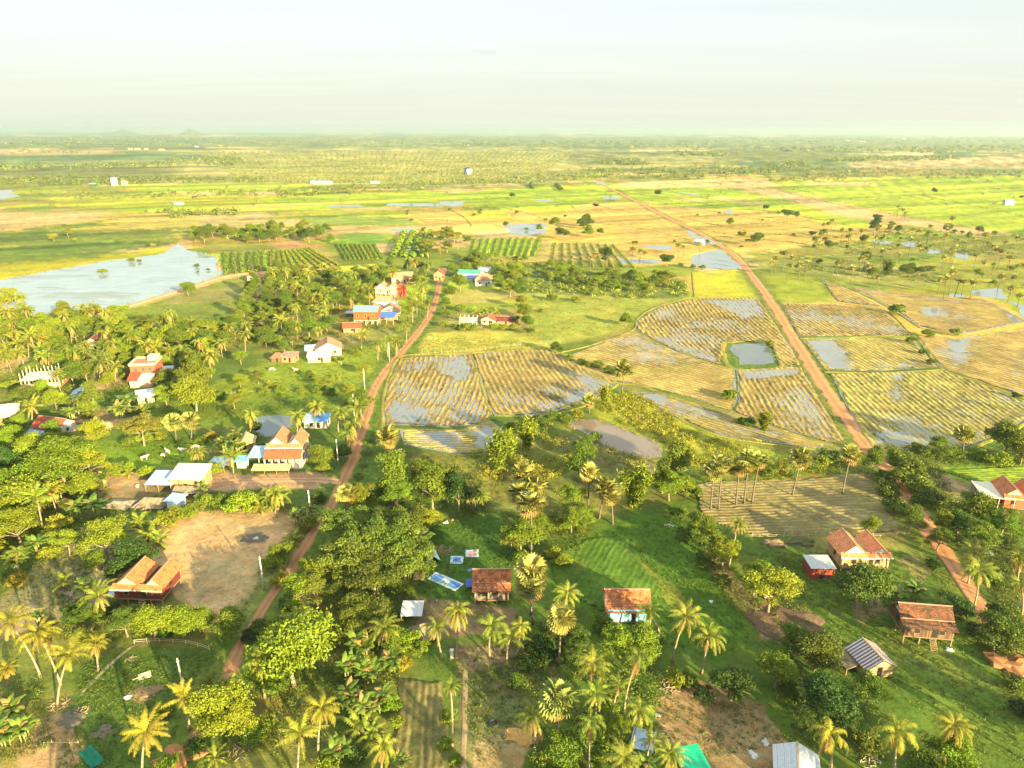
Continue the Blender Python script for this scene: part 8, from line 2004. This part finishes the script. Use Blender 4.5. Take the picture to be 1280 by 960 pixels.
def build_haze():
    m, nt, out = newmat('haze_air')
    v = nt.nodes.new('ShaderNodeVolumePrincipled')
    v.inputs['Color'].default_value = (.48, .6, .62, 1); v.inputs['Density'].default_value = HAZE_DENSITY; v.inputs['Anisotropy'].default_value = .42
    nt.links.new(v.outputs[0], out.inputs['Volume'])
    b = MB().box(-31000, 31000, -31000, 31000, -1.5, 140)
    o = b.build('haze', m); o['kind'] = 'stuff'


def build_light():
    az, el = math.radians(SUN_AZ), math.radians(SUN_EL)
    to_sun = Vector((math.sin(az) * math.cos(el), math.cos(az) * math.cos(el), math.sin(el)))
    L = bpy.data.lights.new('sun', 'SUN'); L.energy = 4.4; L.color = (1.0, .79, .39); L.angle = math.radians(.5)
    o = bpy.data.objects.new('sun', L); COL.objects.link(o); o.rotation_euler = (-to_sun).to_track_quat('-Z', 'Y').to_euler(); o.location = to_sun * 300
    w = bpy.data.worlds.new('World'); SC.world = w; w.use_nodes = True
    nt = w.node_tree; nt.nodes.clear(); g = G(nt)
    sky = g.node('ShaderNodeTexSky'); sky.sky_type = 'NISHITA'; sky.sun_disc = False
    sky.sun_elevation = el; sky.sun_rotation = az; sky.altitude = 90; sky.air_density = 1.0; sky.dust_density = 2.0; sky.ozone_density = 1.0
    tc = g.node('ShaderNodeTexCoord').outputs['Generated']
    sep = g.node('ShaderNodeSeparateXYZ'); g.put(sep.inputs[0], tc)
    # thin high veil, streaked, and one small cloud
    flat = g.node('ShaderNodeVectorMath', operation='DIVIDE'); g.put(flat.inputs[0], tc)
    zz = g.math('ADD', g.math('MAXIMUM', sep.outputs['Z'], 0.0), .06)
    cmb = g.node('ShaderNodeCombineXYZ'); [g.put(cmb.inputs[i], zz) for i in range(3)]
    g.put(flat.inputs[1], cmb.outputs[0])
    veil = g.noise(g.mapping(flat.outputs[0], (.16, .5, .5)), 1.0, 6, .6, .6)
    low = g.math('SUBTRACT', 1.0, g.math('POWER', g.math('MAXIMUM', sep.outputs['Z'], 0.0), .5), clamp=True)
    vf = g.math('ADD', g.math('MULTIPLY', low, .55), g.remap(veil, .3, .75, .46, .54), clamp=True)
    vc = g.mix(g.remap(sep.outputs['Z'], 0.0, .11), VEIL_LO, VEIL_HI)
    vc = g.scale(vc, g.remap(g.noise(g.mapping(flat.outputs[0], (.1, .9, .9), (0, 0, .25)), 1.3, 6, .62, .8), .32, .7, .955, 1.035))
    vc = g.scale(vc, g.remap(sep.outputs['Z'], 0.14, .6, 1.0, 2.8))
    c = g.mix(vf, sky.outputs[0], vc)
    d0 = Vector(ray(607, 61)).normalized()
    dot = g.node('ShaderNodeVectorMath', operation='SUBTRACT'); g.put(dot.inputs[0], tc); dot.inputs[1].default_value = tuple(d0)
    ln = g.node('ShaderNodeVectorMath', operation='LENGTH'); g.put(ln.inputs[0], g.mapping(dot.outputs[0], (1, 1, 3.2), (0, .3, 0)))
    cn = g.noise(tc, 90, 5, .65)
    puff = g.math('MULTIPLY', g.remap(ln.outputs['Value'], .008, .024, 1, 0), g.remap(cn, .42, .54), clamp=True)
    shade = g.mix(g.remap(g.math('SUBTRACT', sep.outputs['Z'], d0.z), -.006, .005), CLOUD_LO, CLOUD_HI)
    c = g.mix(g.math('MULTIPLY', puff, .85), c, shade)
    bg = g.node('ShaderNodeBackground'); g.put(bg.inputs[0], c); bg.inputs[1].default_value = SKY_STRENGTH
    ow = g.node('ShaderNodeOutputWorld'); nt.links.new(bg.outputs[0], ow.inputs[0])


SKY_STRENGTH = .0625
VEIL_LO = tuple(x * .8 for x in (2.98, 2.96, 2.5)); VEIL_HI = tuple(x * .8 for x in (2.88, 3.04, 2.9))
CLOUD_LO = (1.75, 1.95, 2.0); CLOUD_HI = (3.5, 3.4, 3.1)
EXPOSURE = 2.6


def build_camera():
    cd = bpy.data.cameras.new('camera'); o = bpy.data.objects.new('camera', cd); COL.objects.link(o)
    cd.sensor_fit = 'HORIZONTAL'; cd.angle_x = 2 * math.atan(640 / FPX); cd.clip_start = .5; cd.clip_end = 120000
    o.matrix_world = Matrix.Translation((0, 0, CAM_H)) @ Matrix.Rotation(math.radians(90) - PITCH, 4, 'X') @ Matrix.Rotation(ROLL, 4, 'Z')
    SC.camera = o
    vs = SC.view_settings; vs.view_transform = 'Standard'; vs.look = 'None'; vs.gamma = 1; vs.use_curve_mapping = False; vs.exposure = EXPOSURE
    SC.render.engine = 'CYCLES'; cy = SC.cycles
    cy.max_bounces = 6; cy.diffuse_bounces = 2; cy.glossy_bounces = 2; cy.transmission_bounces = 2; cy.transparent_max_bounces = 6; cy.volume_bounces = 1
    cy.use_denoising = True; cy.denoising_prefilter = 'ACCURATE'


build_ground(); build_water(); build_roads(); build_bunds(); build_fields()
build_houses(); build_animals(); build_poles(); build_fences(); build_things()
build_plants(); crop_rows(); build_masses(); label_trees()
build_hills(); build_haze(); build_light(); build_camera()
